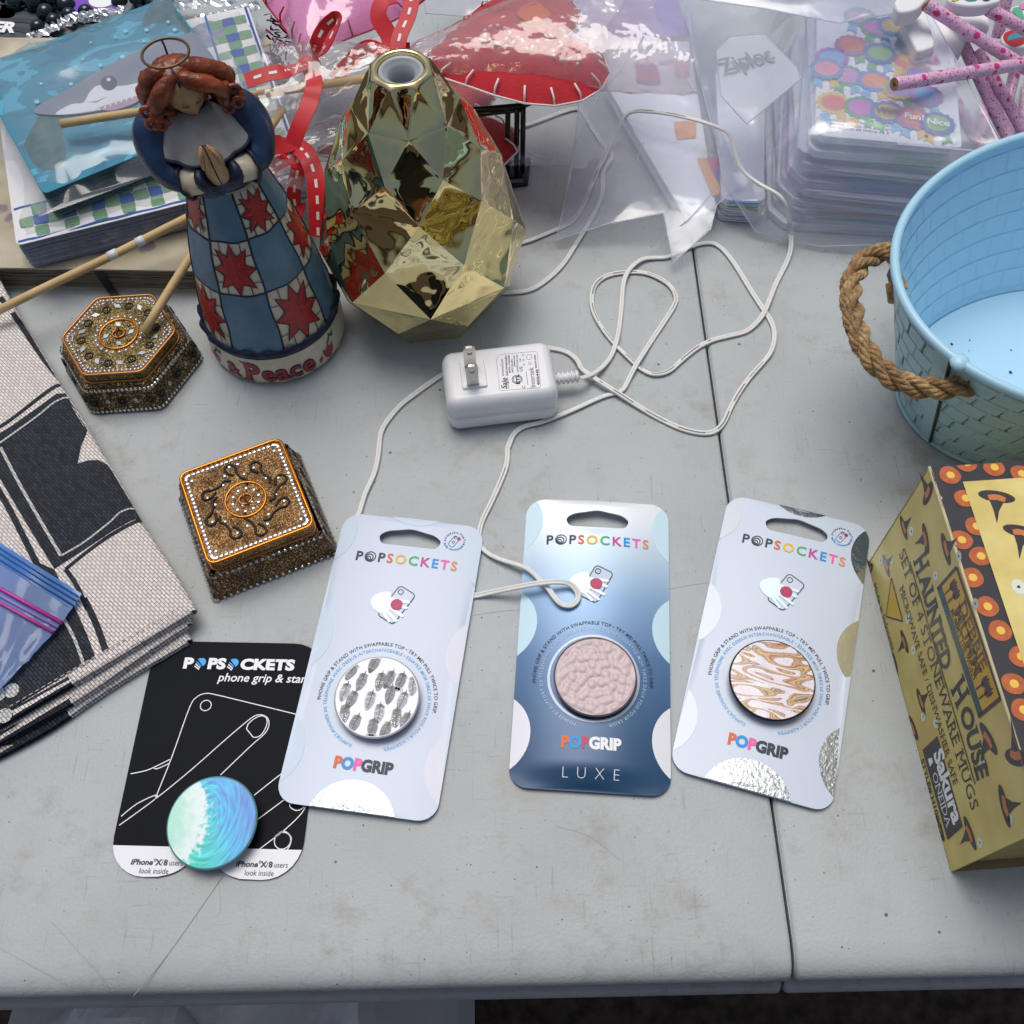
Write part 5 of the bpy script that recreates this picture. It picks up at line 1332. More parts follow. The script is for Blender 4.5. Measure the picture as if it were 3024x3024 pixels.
# rope handle
rp = [(2640, 752, .083), (2610, 748, .0845), (2575, 757, .0850), (2540, 785, .0850), (2516, 830, .0845), (2512, 880, .0835), (2520, 930, .0825), (2533, 980, .0815), (2552, 1025, .0805), (2585, 1072, .0795), (2630, 1112, .0785), (2690, 1138, .0780), (2760, 1147, .0785), (2830, 1143, .0795), (2895, 1130, .0800)]
RP = [Vector(p) for p in spline([U(*p) for p in rp], 10)]
M_jute = mat('jute_rope', '#b29063', .85, vary=(260, .9, '#7a5c36'), bump=(900, .9, .0009), sheen=.2); M_jute2 = mat('jute_strand_light', '#c6a673', .85, vary=(300, .9, '#8b6a3e'), bump=(1000, .9, .0008), sheen=.2)
frames = []; prev = None; s = 0
for i, p in enumerate(RP):
    t = (RP[min(i + 1, len(RP) - 1)] - RP[max(i - 1, 0)]).normalized(); nx = Vector((0, 0, 1)) - t * t.z if prev is None else prev - t * prev.dot(t); nx.normalize(); prev = nx
    if i: s += (p - RP[i - 1]).length
    frames.append((p, nx, t.cross(nx), s))
hroot = obj('rope_handle', Geo().tube(RP, .0024, 8), M_jute, bk, world=True)
for k in range(3):                                       # three strands, each laid from four yarns
    g = Geo()
    for y in range(5):
        pts = []
        for p, a, b, s in frames:
            w0 = 2 * pi * k / 3 + s * 2 * pi / .034; c = p + (a * cos(w0) + b * sin(w0)) * .0030
            w1 = 2 * pi * y / 5 - s * 2 * pi / .017; pts.append(c + (a * cos(w1) + b * sin(w1)) * .0015 + Vector([noise.noise((s * 160, k, y + d)) * .0003 for d in (0, 7, 13)]))
        g.tube(pts, .00115, 6)
    obj('rope_strand', g, M_jute if k else M_jute2, hroot, world=True)
g = Geo(); random.seed(4)
for k in range(420):
    p, a, b, s = random.choice(frames); w0 = random.uniform(0, 2 * pi); d = a * cos(w0) + b * sin(w0); q = p + d * .0050; L = random.uniform(.001, .0035); t = Vector([random.uniform(-1, 1) for _ in range(3)])
    g.tube([q, q + d * L * .4 + t * L * .3, q + d * L * .6 + t * L * .75], [.00006, .00005, .00003], 3, caps=False)
obj('rope_fuzz', g, M_jute2, hroot, kind='stuff', world=True)
g = Geo(); e = U(2640, 850, .074)
g.tube([e + Vector((.004, 0, .004)), e, e + Vector((.001, -.004, -.006))], [.004, .0045, .003], 10); obj('rope_end', g, M_jute2, hroot, world=True)
g = Geo(); c = U(2634, 815, .083); g.box((c.x + .003, c.y, c.z - .004), (.003, .016, .008)); obj('handle_clip', g, mat('clip_grey', '#4b5560', .5, .5), bk, world=True)

# ================================================================== yellow mug box
BXO = Vector((.177, .2251, 0)); BXA = radians(1.9); BL, BW_, BHX = .1486, .165, .0908
mb = thing('mug_box', 'yellow cardboard mug box printed with witch hats and HAUNTED HOUSE at lower right', 'box', BXO, BXA)
def card_mat(name, c1, c2, sc=35): return mat(name, c1, .45, vary=(sc, .9, c2), bump=(500, .05, .0002))
M_bxy = card_mat('box_yellow', '#ddcb7a', '#c9b15a'); M_bxy2 = card_mat('box_pale_yellow', '#e2d488', '#d0bb68', 60); M_bxk = mat('box_black', '#23232b', .4, vary=(70, .4, '#33343e')); M_brn = mat('cardboard_raw', '#8f7c5a', .8)
M_dotor = mat('dot_orange', '#c0652f', .45, vary=(300, .7, '#a34d24')); M_doty = mat('dot_yellow', '#eec24e', .45); M_inkk = mat('box_ink', '#22252e', .45); M_hat = mat('hat_ink', '#2c2628', .45); M_hato = mat('hat_orange', '#c9763f', .45)
M_eye = mat('eye_ink', '#dfe3d4', .45); M_gold_ink = mat('sign_gold', '#e3b930', .45, vary=(40, .7, '#c99a1c')); M_mar = mat('maroon_ink', '#4a2028', .45); M_teal = mat('teal_ink', '#25474a', .45)
# carton: bottom, top, left, right, back panels and the half-open front flap
RB = Matrix.Rotation(BXA, 3, 'Z')
def panel_(name, pts, m, th=.0012):
    g = Geo(); n = (pts[1] - pts[0]).cross(pts[2] - pts[0]).normalized(); q = [p - n * th for p in pts]; k = len(pts)
    g.add(list(pts) + q, [tuple(range(k)), tuple(range(2 * k - 1, k - 1, -1))] + [(i, i + k, (i + 1) % k + k, (i + 1) % k) for i in range(k)]); return obj(name, g, m, mb)
V = Vector; e = .0006
left = panel_('left_panel', [V((0, 0, e)), V((0, -BL, e)), V((0, -BL - .002, BHX - e)), V((0, 0, BHX - e))], M_bxy)
topp = panel_('top_panel', [V((e, -BL - .0035, BHX)), V((BW_ - e, -BL - .0035, BHX)), V((BW_ - e, 0, BHX)), V((e, 0, BHX))], M_bxk)
panel_('back_panel', [V((BW_, .0, e)), V((0, .0, e)), V((0, .0, BHX - e)), V((BW_, .0, BHX - e))], M_bxy); panel_('right_panel', [V((BW_, -BL, e)), V((BW_, 0, e)), V((BW_, 0, BHX - e)), V((BW_, -BL, BHX - e))], M_bxy)
panel_('bottom_panel', [V((0, 0, .0004)), V((BW_, 0, .0004)), V((BW_, -BL, .0004)), V((0, -BL, .0004))], M_brn, -.0012)
fl_ = panel_('front_flap', [V((.004, -BL + .0035, .001)), V((BW_, -BL + .0035, .001)), V((BW_, -BL + .0008, BHX - .003)), V((.004, -BL + .0008, BHX - .003))], M_bxy)
panel_('inner_flap', [V((.002, -BL + .006, .001)), V((.05, -BL + .006, .001)), V((.05, -BL + .0055, BHX - .004)), V((.002, -BL + .0055, BHX - .004))], M_brn)
g = Geo(); g.tube([V((.0005, 0, BHX - .0004)), V((.0005, -BL - .003, BHX - .0004))], .0007, 6); obj('worn_edge', g, mat('worn_card_edge', '#c9bf9a', .8), topp)
# ray from the survey camera to the left panel plane
_nL = RB @ Vector((-1, 0, 0))
def fl(x, y, conv=(2500, 1300, 1.431)):
    px, py = conv[0] + x / conv[2], conv[1] + y / conv[2]
    d = _f + ((px - 1512) / 3024) * _r - ((py - 1512) / 3024) * _u; o = Vector((0, 0, CAM_H)); t = (BXO - o).dot(_nL) / d.dot(_nL); p = o + d * t
    q = RB.transposed() @ (p - BXO); return Vector((-q.y, q.z))
FZ = (2550, 1300, 3.865)
def LW(g, d=.00012): return g.warp(lambda p: (-d - p[2], -p[0], p[1]))
def hat(g, p, s, a, z=0.0, k0=0, flip=1):
    ca, sa = cos(a), sin(a); T = lambda u, v: (p[0] + (u * ca - v * sa) * s, p[1] + (u * sa + v * ca) * s)
    g.poly([T(.5 * cos(2 * pi * k / 20), .19 * sin(2 * pi * k / 20)) for k in range(20)], z, k0); g.poly([T(-.24, .02), T(.24, .02), T(.10 , .45), T(.02, .88), T(-.05, .45)], z + .00003, k0)
    g.poly([T(-.25, .0), T(-.1, -.06), T(.1, -.06), T(.25, 0), T(.20, .15), T(0, .11), T(-.20, .15)], z + .00006, k0 + 1)
def eye(g, p, s, z=0.0, k0=2):
    g.disc(p, s * .5, z, 14, k0, s * .62, 0); g.disc(p, s * .13, z + .00003, 8, 0)
g = Geo(); hs = .0145
for x, y, a, s in ((345, 225, 100, 1), (242, 370, 0, .85), (335, 415, 165, .95), (420, 460, -5, 1), (168, 530, 3, .85), (100, 545, 95, .7), (245, 850, 188, .85), (205, 945, 175, .8), (315, 1105, 5, .9), (283, 1215, 195, .9), (600, 1260, 205, 1.1), (718, 1340, 70, 1.2), (668, 1545, -8, 1.1), (522, 1660, 190, 1.0), (395, 1640, 190, .8)):
    g = Geo(); hat(g, fl(x, y), hs * s, radians(a)); obj('hat_print', LW(g), [M_hat, M_hato], left)
for x, y in ((275, 385), (475, 490), (378, 572), (145, 508), (190, 505), (545, 690), (283, 888), (325, 1168), (378, 1195), (258, 755), (565, 1700), (690, 1600), (478, 1065), (575, 1365)):
    g = Geo(); eye(g, fl(x, y), .0042, 0, 1); obj('eye_print', LW(g), [M_hat, M_eye], left)
g = Geo()
def bt(s, x0, y0, x1, y1, h, bold=0, mi=0, serif=True): between(g, s, fl(x0, y0), fl(x1, y1), h, .00006, bold, mi, 0, serif)
bt('H', 285, 512, 300, 575, .0135, .03); bt('AUNTED', 308, 590, 405, 980, .0108, .03); bt('H', 443, 1056, 470, 1134, .0135, .03); bt('OUSE', 478, 1140, 555, 1440, .0108, .03)
q0, q1 = fl(268, 515), fl(545, 1455); g.stroke([q0, q1], .0009, .00006)
bt('SET OF 4 STONEWARE MUGS', 222, 480, 530, 1570, .0078, -.005); bt('MICROWAVE SAFE / DISHWASHER SAFE', 225, 628, 455, 1462, .0047, -.004); bt('Made in Indonesia', 113, 615, 193, 895, .0044, .0, 0, False); bt('STYLE# H100 224', 315, 1350, 405, 1695, .0036, .02, 0, False)
obj('box_lettering', LW(g), M_inkk, left)
g = Geo(); p = [fl(190, 582), fl(168, 745), fl(238, 765)]; g.poly(p, .00004, 1)
for i in range(3): g.stroke([p[i - 1], p[i]], .0008, .00008, 0)
obj('candle_print', LW(g), [M_hat, M_gold_ink], left)
# signboard with cats
g = Geo(); A, B, C, D = fl(385, 630), fl(466, 538), fl(652, 1090), fl(558, 1168)
g.poly([A, D, C, B], .00004, 0)
for a, b, wd, mi in ((A, B, .0016, 2), (B, C, .0016, 2), (C, D, .0016, 2)): g.stroke([a, b], wd, .00008, mi)
q = [A, D, D + (C - D) * .22, A + (B - A) * .22]; g.poly(q, .00008, 3)
uL = (D - A); uH = (B - A)
def sg(u, v): return A + uL * u + uH * v
for u0 in (.055, .125, .80, .87):                         # cat silhouettes on striped posts
    g.stroke([sg(u0 + .03, .24), sg(u0 + .03, .62)], .0007, .0001, 1)
    cat = [(-.032, .60), (-.036, .74), (-.028, .88), (-.014, .80), (0, .92), (.014, .80), (.028, .88), (.036, .74), (.032, .60), (0, .54)]
    g.poly([sg(u0 + .03 + x, y - .04) for x, y in cat], .0001, 2)
    for k in range(3): g.stroke([sg(u0 + .012, .32 + .1 * k), sg(u0 + .02, .32 + .1 * k)], .0006, .0001, 1)
between(g, 'DEBBIE', sg(.24, .62), sg(.76, .62), .0066, .0001, .02, 4, 0, True); between(g, 'MUMM', sg(.24, .38), sg(.76, .38), .0062, .0001, .03, 4, 0, True); between(g, 'MUMM’S THE WORD.', sg(.22, .25), sg(.78, .25), .0026, .0001, .01, 1, 0, True)
obj('sign_print', LW(g), [M_gold_ink, M_inkk, M_mar, M_teal, mat('bronze_ink', '#6b4a12', .45)], left)
g = Geo(); A2, B2, C2, D2 = fl(322, 1308), fl(385, 1250), fl(492, 1632), fl(428, 1690); g.poly([A2, D2, C2, B2], .00004, 0)
def s2(u, v): return A2 + (D2 - A2) * u + (B2 - A2) * v
between(g, 'Sakura', s2(.13, .54), s2(.90, .54), .0105, .0001, .035, 1); between(g, 'ONEIDA', s2(.30, .16), s2(.88, .16), .0054, .0001, -.01, 1, 0, True)
g.poly([s2(.13, .16), s2(.22, .16), s2(.20, .40), s2(.15, .40)], .0001, 1)
obj('maker_panel', LW(g), [M_bxk, M_white], left)
# top artwork: pumpkin dots on black border, yellow inner panel with hats
TZ = BHX + .00012
def tp(x, y, conv=FZ):
    d = U(conv[0] + x / conv[2], conv[1] + y / conv[2], BHX) - BXO; q = RB.transposed() @ d; return Vector((q.x, q.y))
g = Geo(); a, b = tp(1130, 480), tp(1800, 405)
xin = a.x; yin = a.y
g.poly([(xin, -BL - .003), (BW_ - .025, -BL - .003), (BW_ - .025, yin), (xin, yin)], TZ + .0003, 0); obj('top_panel_print', g, M_bxy2, topp)
M_scuff = mat('rubbed_card', '#b9b4a4', .85)
random.seed(12); _dots = []
def dot(x, y, s):
    if any((x - a) ** 2 + (y - b) ** 2 < (2.05 * s) ** 2 for a, b in _dots): return
    _dots.append((x, y)); g = Geo(); n = 24; ph = random.uniform(0, 6)
    o = clip([(x + s * cos(2 * pi * k / n) * (1 + .04 * sin(6 * pi * k / n + ph)), y + s * .95 * sin(2 * pi * k / n) * (1 + .04 * cos(4 * pi * k / n + ph))) for k in range(n)], [(.0008, -BL - .003), (BW_, -BL - .003), (BW_, -.0006), (.0008, -.0006)])
    if len(o) < 3: return
    g.poly(o, TZ + .0001, 0)
    o = clip([(x + s * (.05 + .38 * cos(2 * pi * k / 14)), y + s * .38 * sin(2 * pi * k / 14)) for k in range(14)], [(.0008, -BL - .003), (BW_, -BL - .003), (BW_, -.0006), (.0008, -.0006)])
    if len(o) > 2: g.poly(o, TZ + .00018, 1)
    obj('pumpkin_dot', g, [M_dotor, M_doty], topp)
for x, y in ((985, 400), (1212, 400), (1488, 312), (870, 515), (1170, 262), (1680, 215), (1800, 385), (1160, 665), (1075, 810), (1115, 1140), (1285, 985), (1333, 1325), (1240, 1570), (1490, 1690), (1410, 1900)):
    p = tp(x, y); dot(p.x, p.y, .0045)
for x, y in ((672, 735), (648, 805), (735, 915), (640, 918), (705, 1030), (745, 1140)): p = tp(x, y, (2500, 1300, 1.431)); dot(p.x, p.y, .0045)
for k in range(7): dot(.052 + .0135 * k, -.0080 - .003 * (k % 2), .0050)
def top_hat(p, s, a): g = Geo(); hat(g, p, s, radians(a), TZ + .0004); obj('hat_print', g, [M_hat, M_hato], topp)
for x, y, a in ((1515, 650, 165), (1800, 1050, 160)): top_hat(tp(x, y), .0150, a)
for u, v, a in ((.062, -.085, 150), (.090, -.040, 200), (.105, -.095, 20), (.045, -.125, 190)): top_hat((u, v), .0150, a)
g = Geo(); eye(g, tp(1765, 1680), .0055, TZ + .0004, 1); obj('eye_print', g, [M_hat, M_eye], topp)
for x in (.03, .06):
    g = Geo(); g.disc((x, .02), .002, 0, 12, 2); g.disc((x + .012, .010), .004, 0, 14, 0, .0012, .2)
    g.warp(lambda p: (p[0], -BL + .0033 - (.0027 * p[1] / BHX) - .0013, p[1] + .02)); obj('flap_print', g, [M_hat, M_hato, M_eye], fl_)
random.seed(5)
for k in range(16):                                        # rubbed patches along the box's left top edge and back corner
    y = -random.choice([random.uniform(0, .02), random.uniform(0, BL)]); w_ = random.uniform(.0005, .0016); l_ = random.uniform(.0015, .006)
    g = Geo(); g.poly([(.0004, y - l_ + random.uniform(0, .001)), (w_, y - l_ * .7), (w_ * random.uniform(.4, 1.2), y - l_ * .3), (.0004, y)], TZ + .0005); obj('card_scuff', g, M_scuff, topp)
# ================================================================== left pile: old book, napkin packs, canvas, zip bag
M_cello = film('cellophane', milk=.07, gloss=.6, rough=.06, bump=(48, .45, .004)); M_cello2 = film('cellophane_cloudy', tint='#e6ecf8', milk=.14, gloss=.45, rough=.12)
def ridge(x, y, s, seed=0.0):
    p = Vector((x * s, y * s, seed)); return abs(noise.noise(p)) + .5 * abs(noise.noise(p * 2.1 + Vector((3, 1, 2))))
def crumple(outline, zf, amp=.004, sc=45, step=.006, jit=.35, seed=0.0):
    """film over an outline: irregular triangles with sharp folds"""
    rnd = random.Random(int(seed * 100) + 5); pts = [Vector(p[:2]) for p in outline]; n = len(pts); edges = [(i, (i + 1) % n) for i in range(n)]
    xs = [p.x for p in pts]; ys = [p.y for p in pts]; x = min(xs)
    while x < max(xs):
        y = min(ys)
        while y < max(ys):
            q = (x + rnd.uniform(-jit, jit) * step, y + rnd.uniform(-jit, jit) * step)
            if inside(q, outline) and min((Vector(q) - p).length for p in pts[:n]) > step * .4: pts.append(Vector(q))
            y += step
        x += step
    r = geometry.delaunay_2d_cdt(pts, edges, [], 0, 1e-7); g = Geo()
    vs = [(v.x, v.y, zf(v.x, v.y) + amp * (ridge(v.x, v.y, sc, seed) * 1.2 - .2) + rnd.uniform(-.1, .1) * amp) for v in r[0]]
    fs = [list(f) for f in r[2] if inside(sum((r[0][i] for i in f), Vector((0, 0))) / len(f), outline)]
    return g.add(vs, fs, 0, False)
# ---- old book
OB = Vector((-.293, .4315)); OBA = radians(-4.3); bt_ = .0200
ob = thing('old_book', 'thick old book with cream parchment cover and rough page edges under the napkins', 'book', (OB.x, OB.y, 0), OBA)
M_page = mat('page_edge', '#8d8471', .8, vary=(50, .7, '#6a6253')); M_cover = mat('parchment', '#c6bfa9', .6, vary=(28, .9, '#a39a80'), bump=(120, .3, .001), speck=(40, .68, '#7d6f78'))
g = Geo(); random.seed(31)
for k in range(15):                                     # page block in uneven gatherings
    z0 = .0015 + .0165 * k / 15; d = random.uniform(0, .0012)
    def edge_(u, z0=z0, d=d): return d + .0007 * noise.noise((u * 60, z0 * 900, 1)) 
    vs = []; N_ = 48
    for i in range(N_ + 1):
        x = -.14 + .268 * i / N_; y = edge_(x)
        vs += [(x, y, z0), (x, y - .0002, z0 + .0006), (x, y, z0 + .00105), (x, .2, z0 + .00105)]
    g.add(vs, [(i * 4 + j, i * 4 + j + 1, (i + 1) * 4 + j + 1, (i + 1) * 4 + j)[::-1] for i in range(N_) for j in range(3)], 0, False)
    b = (N_) * 4; g.add([vs[b], vs[b + 1], vs[b + 2], vs[b + 3], (vs[b][0], .2, z0)], [(0, 1, 2, 3, 4)])
obj('page_block', g, M_page, ob, kind='stuff')
def coverg(z0, dy): 
    return sheet(rpoly([(-.145, -.0025 + dy), (.130, -.0025 + dy), (.130, .205), (-.145, .205)], .004), (), .01, lambda x, y: z0 + .0005 * noise.noise((x * 35, y * 35, 2)) - (.0008 if y < .001 else 0), .0012)
obj('cover', coverg(bt_, 0), M_cover, ob); obj('cover', coverg(.0014, .001), M_cover, ob)
g = Geo(); p0 = U(300, 815, .012); p1 = U(320, 845, .003); p2 = U(345, 880, .0006); p3 = U(365, 905, .0005)
wv = Vector((.0052, .0005, 0)); g.add([q for p in (U(292, 800, .0165), p0, p1, p2, p3) for q in (p - wv / 2, p + wv / 2)], [(2 * i, 2 * i + 1, 2 * i + 3, 2 * i + 2) for i in range(4)], 0, True); obj('ribbon_marker', g, mat('black_ribbon', '#15171a', .6), ob, world=True)
# ---- napkin packs
M_nap = mat('white_napkin', (.74, .75, .77), .85, bump=(600, .3, .0004)); M_nside = mat('napkin_edge_blue_grey', '#8d98ab', .85, vary=(200, .6, '#6d788c'))
def napkins(parent, size, z0, z1, n, m, wob=.0009):
    g = Geo(); hgt = (z1 - z0) / n
    for k in range(n):
        o = rrect(size - random.uniform(0, .0014), size - random.uniform(0, .0014), .003, 3, size / 2 + random.uniform(-.0005, .0005), size / 2 + random.uniform(-.0005, .0005))
        oo = []
        for i in range(len(o)):
            a = Vector(o[i]); b = Vector(o[(i + 1) % len(o)]); m_ = max(1, int((b - a).length / .006))
            for j in range(m_): oo.append(a + (b - a) * j / m_)
        vs = []
        for ins, t in ((.0008, .05), (0, .35), (0, .65), (.0008, .95)):
            for p in offset_poly(oo, ins): vs.append((p[0], p[1], z0 + hgt * (k + t) + wob * noise.noise((p[0] * 38, p[1] * 38, k * .22))))
        q = len(oo); g.add(vs, [(r * q + i, r * q + (i + 1) % q, (r + 1) * q + (i + 1) % q, (r + 1) * q + i) for r in range(3) for i in range(q)], 0, True)
        g.f.append([len(g.v) - q + i for i in range(q)]); g.m.append(0); g.sm.append(False)
    return obj('napkin_layers', g, m, parent, kind='stuff')
random.seed(17)
GA = radians(17.0); GS = .167; GZT = .0405
gp = thing('napkin_pack', 'pack of white napkins with green and blue gingham border beneath the shark napkins', 'napkins', (-.2726, .4245, 0), GA)
napkins(gp, GS, bt_ + .001, GZT - .0003, 14, M_nside)
def gtop(x, y): return GZT + .0007 * noise.noise((x * 30, y * 30, 4))
topn = obj('top_napkin', sheet(rrect(GS, GS, .003, 3, GS / 2, GS / 2), (), .008, gtop, .0005), M_nap, gp)
g = Geo(); ck = .0082; rnd = random.Random(2)
def chk(x, y, mi):
    j = lambda: rnd.uniform(-.0006, .0006); q = [(x + j(), y + j()), (x + ck + j(), y + j()), (x + ck + j(), y + ck + j()), (x + j(), y + ck + j())]
    q = rpoly(q, .0012, 2); g.add([(a, b, gtop(a, b) + .00022) for a, b in q], [tuple(range(len(q)))], mi)
nck = int((GS - .006) / ck)
for i in range(nck):
    for r in range(3):
        t = .003 + ck * i; s_ = .0035 + ck * r
        mi = (0 if i % 2 else None) if r != 1 else (1 if i % 2 else 0)
        if mi is not None: chk(t, s_, mi); 
        if mi is not None and i < nck - 3: chk(GS - .0035 - ck * (r + 1), t + ck * 3, mi)
for a, b in (((.001, .0022), (GS - .001, .0022)), ((.001, .0290), (GS - .030, .0290)), ((GS - .0022, .001), (GS - .0022, GS)), ((GS - .0290, .029), (GS - .0290, GS))):
    A = Vector(a); B = Vector(b); q = Geo(); q.stroke([A + (B - A) * k / 30 for k in range(31)], .0016, 0); q.warp(lambda p: (p[0] + .0002, p[1] + .0003 * sin(p[0] * 300), gtop(p[0], p[1]) + .0002)); g.merge(q, None, 1)
obj('gingham_border', g, [mat('gingham_green', '#6f9a78', .8), mat('gingham_blue', '#2f57a4', .8)], topn, kind='stuff')
g = crumple([(-.003, -.003), (GS + .004, -.003), (GS + .004, GS + .004), (-.003, GS + .004)], lambda x, y: GZT + .0022 - (.016 if min(x, y, GS - x, GS - y) < 0 else 0), .0022, 30, .011, .3, 3.0); obj('wrapper', g, M_cello, gp)
SA = radians(30.0); SS = .127; SZT = .0605
sp_ = thing('napkin_pack', 'cellophane wrapped blue napkin pack printed with a grey shark, topmost of the pile', 'napkins', (-.2526, .4426, 0), SA)
napkins(sp_, SS, GZT + .001, SZT - .0003, 10, mat('napkin_edge_teal', '#4d6f74', .85, vary=(150, .7, '#34565c')), .0013)
def stop(x, y): return SZT + .0009 * noise.noise((x * 28, y * 28, 9))
def sea_mat():
    m = bpy.data.materials.new('sea_print'); m.use_nodes = True; nt = m.node_tree; N = nt.nodes; L = nt.links; p = N['Principled BSDF']; p.inputs['Roughness'].default_value = .7
    tc = N.new('ShaderNodeTexCoord'); mp = N.new('ShaderNodeMapping'); mp.inputs['Scale'].default_value = (22, 42, 1); L.new(tc.outputs['Object'], mp.inputs[0])
    n = N.new('ShaderNodeTexNoise'); n.inputs['Scale'].default_value = 1.3; n.inputs['Detail'].default_value = 3; n.inputs['Distortion'].default_value = .8; L.new(mp.outputs[0], n.inputs['Vector'])
    r = N.new('ShaderNodeValToRGB'); r.color_ramp.interpolation = 'CONSTANT'; cr = r.color_ramp; st = [(0, '#2a7590'), (.42, '#2f829c'), (.55, '#46a3bf'), (.66, '#2c7b94'), (.74, '#235f73')]
    while len(cr.elements) < 5: cr.elements.new(.5)
    for e_, (q, c) in zip(cr.elements, st): e_.position = q; e_.color = (*lin(c), 1)
    L.new(n.outputs['Fac'], r.inputs[0]); L.new(r.outputs[0], p.inputs['Base Color']); return m
stn = obj('top_napkin', sheet(rrect(SS, SS, .003, 3, SS / 2, SS / 2), (), .008, stop, .0005), sea_mat(), sp_)
def sl_(x, y):
    d = U(x / 3.864, y / 3.864, SZT) - Vector((-.2526, .4426, 0)); return (d.x * cos(SA) + d.y * sin(SA), -d.x * sin(SA) + d.y * cos(SA))
g = Geo()
def sp(pts, mi, dz, n=4):
    q = [sl_(*p) for p in pts]; q = spline(q, n, True) if n else q; q = clip(q[::-1] if sum((q[i - 1][0] * q[i][1] - q[i][0] * q[i - 1][1]) for i in range(len(q))) < 0 else q, rrect(SS - .001, SS - .001, .003, 3, SS / 2, SS / 2))
    if len(q) > 2: g.add([(a, b, SZT + .0011 + dz) for a, b in q], [tuple(range(len(q)))], mi)
sp([(390, 1275), (750, 1050), (1130, 830), (1500, 630), (1800, 510), (2150, 400), (2500, 420), (2620, 560), (2500, 800), (2100, 960), (1560, 1150), (1100, 1290), (650, 1330)], 0, 0)
sp([(640, 1320), (820, 1210), (960, 1190), (1040, 1060), (1150, 990), (1400, 1000), (1700, 930), (2200, 760), (2450, 740), (2400, 850), (1900, 1010), (1300, 1230), (900, 1310)], 1, .0001)
sp([(1000, 1185), (1110, 1175), (1240, 1115), (1110, 1190)], 0, .0002, 0)
sp([(1120, 1260), (1300, 1195), (1600, 1110), (1560, 1190), (1300, 1280)], 3, .0002)
for k in range(7): sp([(1130 + 62 * k, 1262 - 22 * k), (1160 + 62 * k, 1250 - 22 * k), (1148 + 62 * k, 1290 - 22 * k)], 1, .0003, 0)
sp([(1250 + 95 * cos(t), 968 + 85 * sin(t)) for t in [2 * pi * k / 16 for k in range(16)]], 2, .0002, 2); sp([(1250 + 24 * cos(t), 930 + 20 * sin(t)) for t in [2 * pi * k / 10 for k in range(10)]], 1, .0003, 2)
for x, y, r in ((1440, 375, 26), (1325, 445, 15), (1045, 505, 15), (1405, 668, 28), (1155, 762, 24), (955, 690, 16), (820, 978, 24), (480, 975, 18), (430, 1180, 30), (2520, 150, 30), (2280, 320, 26), (2000, 360, 26), (1680, 360, 26), (1650, 490, 18), (1925, 270, 22)):
    sp([(x + r * cos(t), y + r * .8 * sin(t)) for t in [2 * pi * k / 10 for k in range(10)]], 4, .0002, 0)
obj('shark_print', g, [mat('shark_grey', '#77808f', .7), mat('shark_white', '#d4d9e0', .7), mat('shark_eye', '#3d4a58', .5), mat('mouth_pink', '#a98a9a', .7), mat('bubble_blue', '#8ccbe2', .7)], stn)
g = crumple([(-.008, -.006), (SS * .5, -.010), (SS + .010, -.004), (SS + .012, SS * .5), (SS + .006, SS + .012), (SS * .4, SS + .012), (-.006, SS + .014), (-.012, SS * .5)], lambda x, y: SZT + .0030 - (.012 if min(x, y, SS - x, SS - y) < -.002 else .004 if min(x, y, SS - x, SS - y) < .002 else 0), .0046, 26, .0095, .38, 7.0); g.sm = [True] * len(g.f); obj('wrapper', g, M_cello2, sp_)

# ---- folded canvas with black and cream print
FC = U(580, 1800, .013); FA = atan2(.4271 - FC.y, -.2963 - FC.x)
cv = thing('folded_canvas', 'folded cream and black woven canvas cloth at the left edge of the table', 'cloth', (FC.x, FC.y, 0), FA)
def weave(name, c1, c2, c3):
    m = bpy.data.materials.new(name); m.use_nodes = True; nt = m.node_tree; N = nt.nodes; L = nt.links; p = N['Principled BSDF']; p.inputs['Roughness'].default_value = .85
    tc = N.new('ShaderNodeTexCoord'); mp = N.new('ShaderNodeMapping'); mp.inputs['Rotation'].default_value = (0, 0, radians(-12)); L.new(tc.outputs['Object'], mp.inputs[0])
    b = N.new('ShaderNodeTexBrick'); b.offset = .5; b.inputs['Scale'].default_value = 1.0; b.inputs['Brick Width'].default_value = .0033; b.inputs['Row Height'].default_value = .0015
    b.inputs['Mortar Size'].default_value = .00022; b.inputs['Mortar Smooth'].default_value = .6; b.inputs['Color1'].default_value = (*lin(c1), 1); b.inputs['Color2'].default_value = (*lin(c2), 1); b.inputs['Mortar'].default_value = (*lin(c3), 1)
    L.new(mp.outputs[0], b.inputs['Vector']); L.new(b.outputs['Color'], p.inputs['Base Color'])
    bu = N.new('ShaderNodeBump'); bu.invert = True; bu.inputs['Strength'].default_value = .8; bu.inputs['Distance'].default_value = .0006; L.new(b.outputs['Fac'], bu.inputs['Height']); L.new(bu.outputs[0], p.inputs['Normal']); return m
M_cvc = weave('canvas_cream', '#efe9e4', '#ded6d1', '#948b86'); M_cvk = weave('canvas_black', '#1d222b', '#323945', '#0b0d11'); M_cvl = weave('canvas_pale', '#d5d4cf', '#c8c8c4', '#8b8d8c')
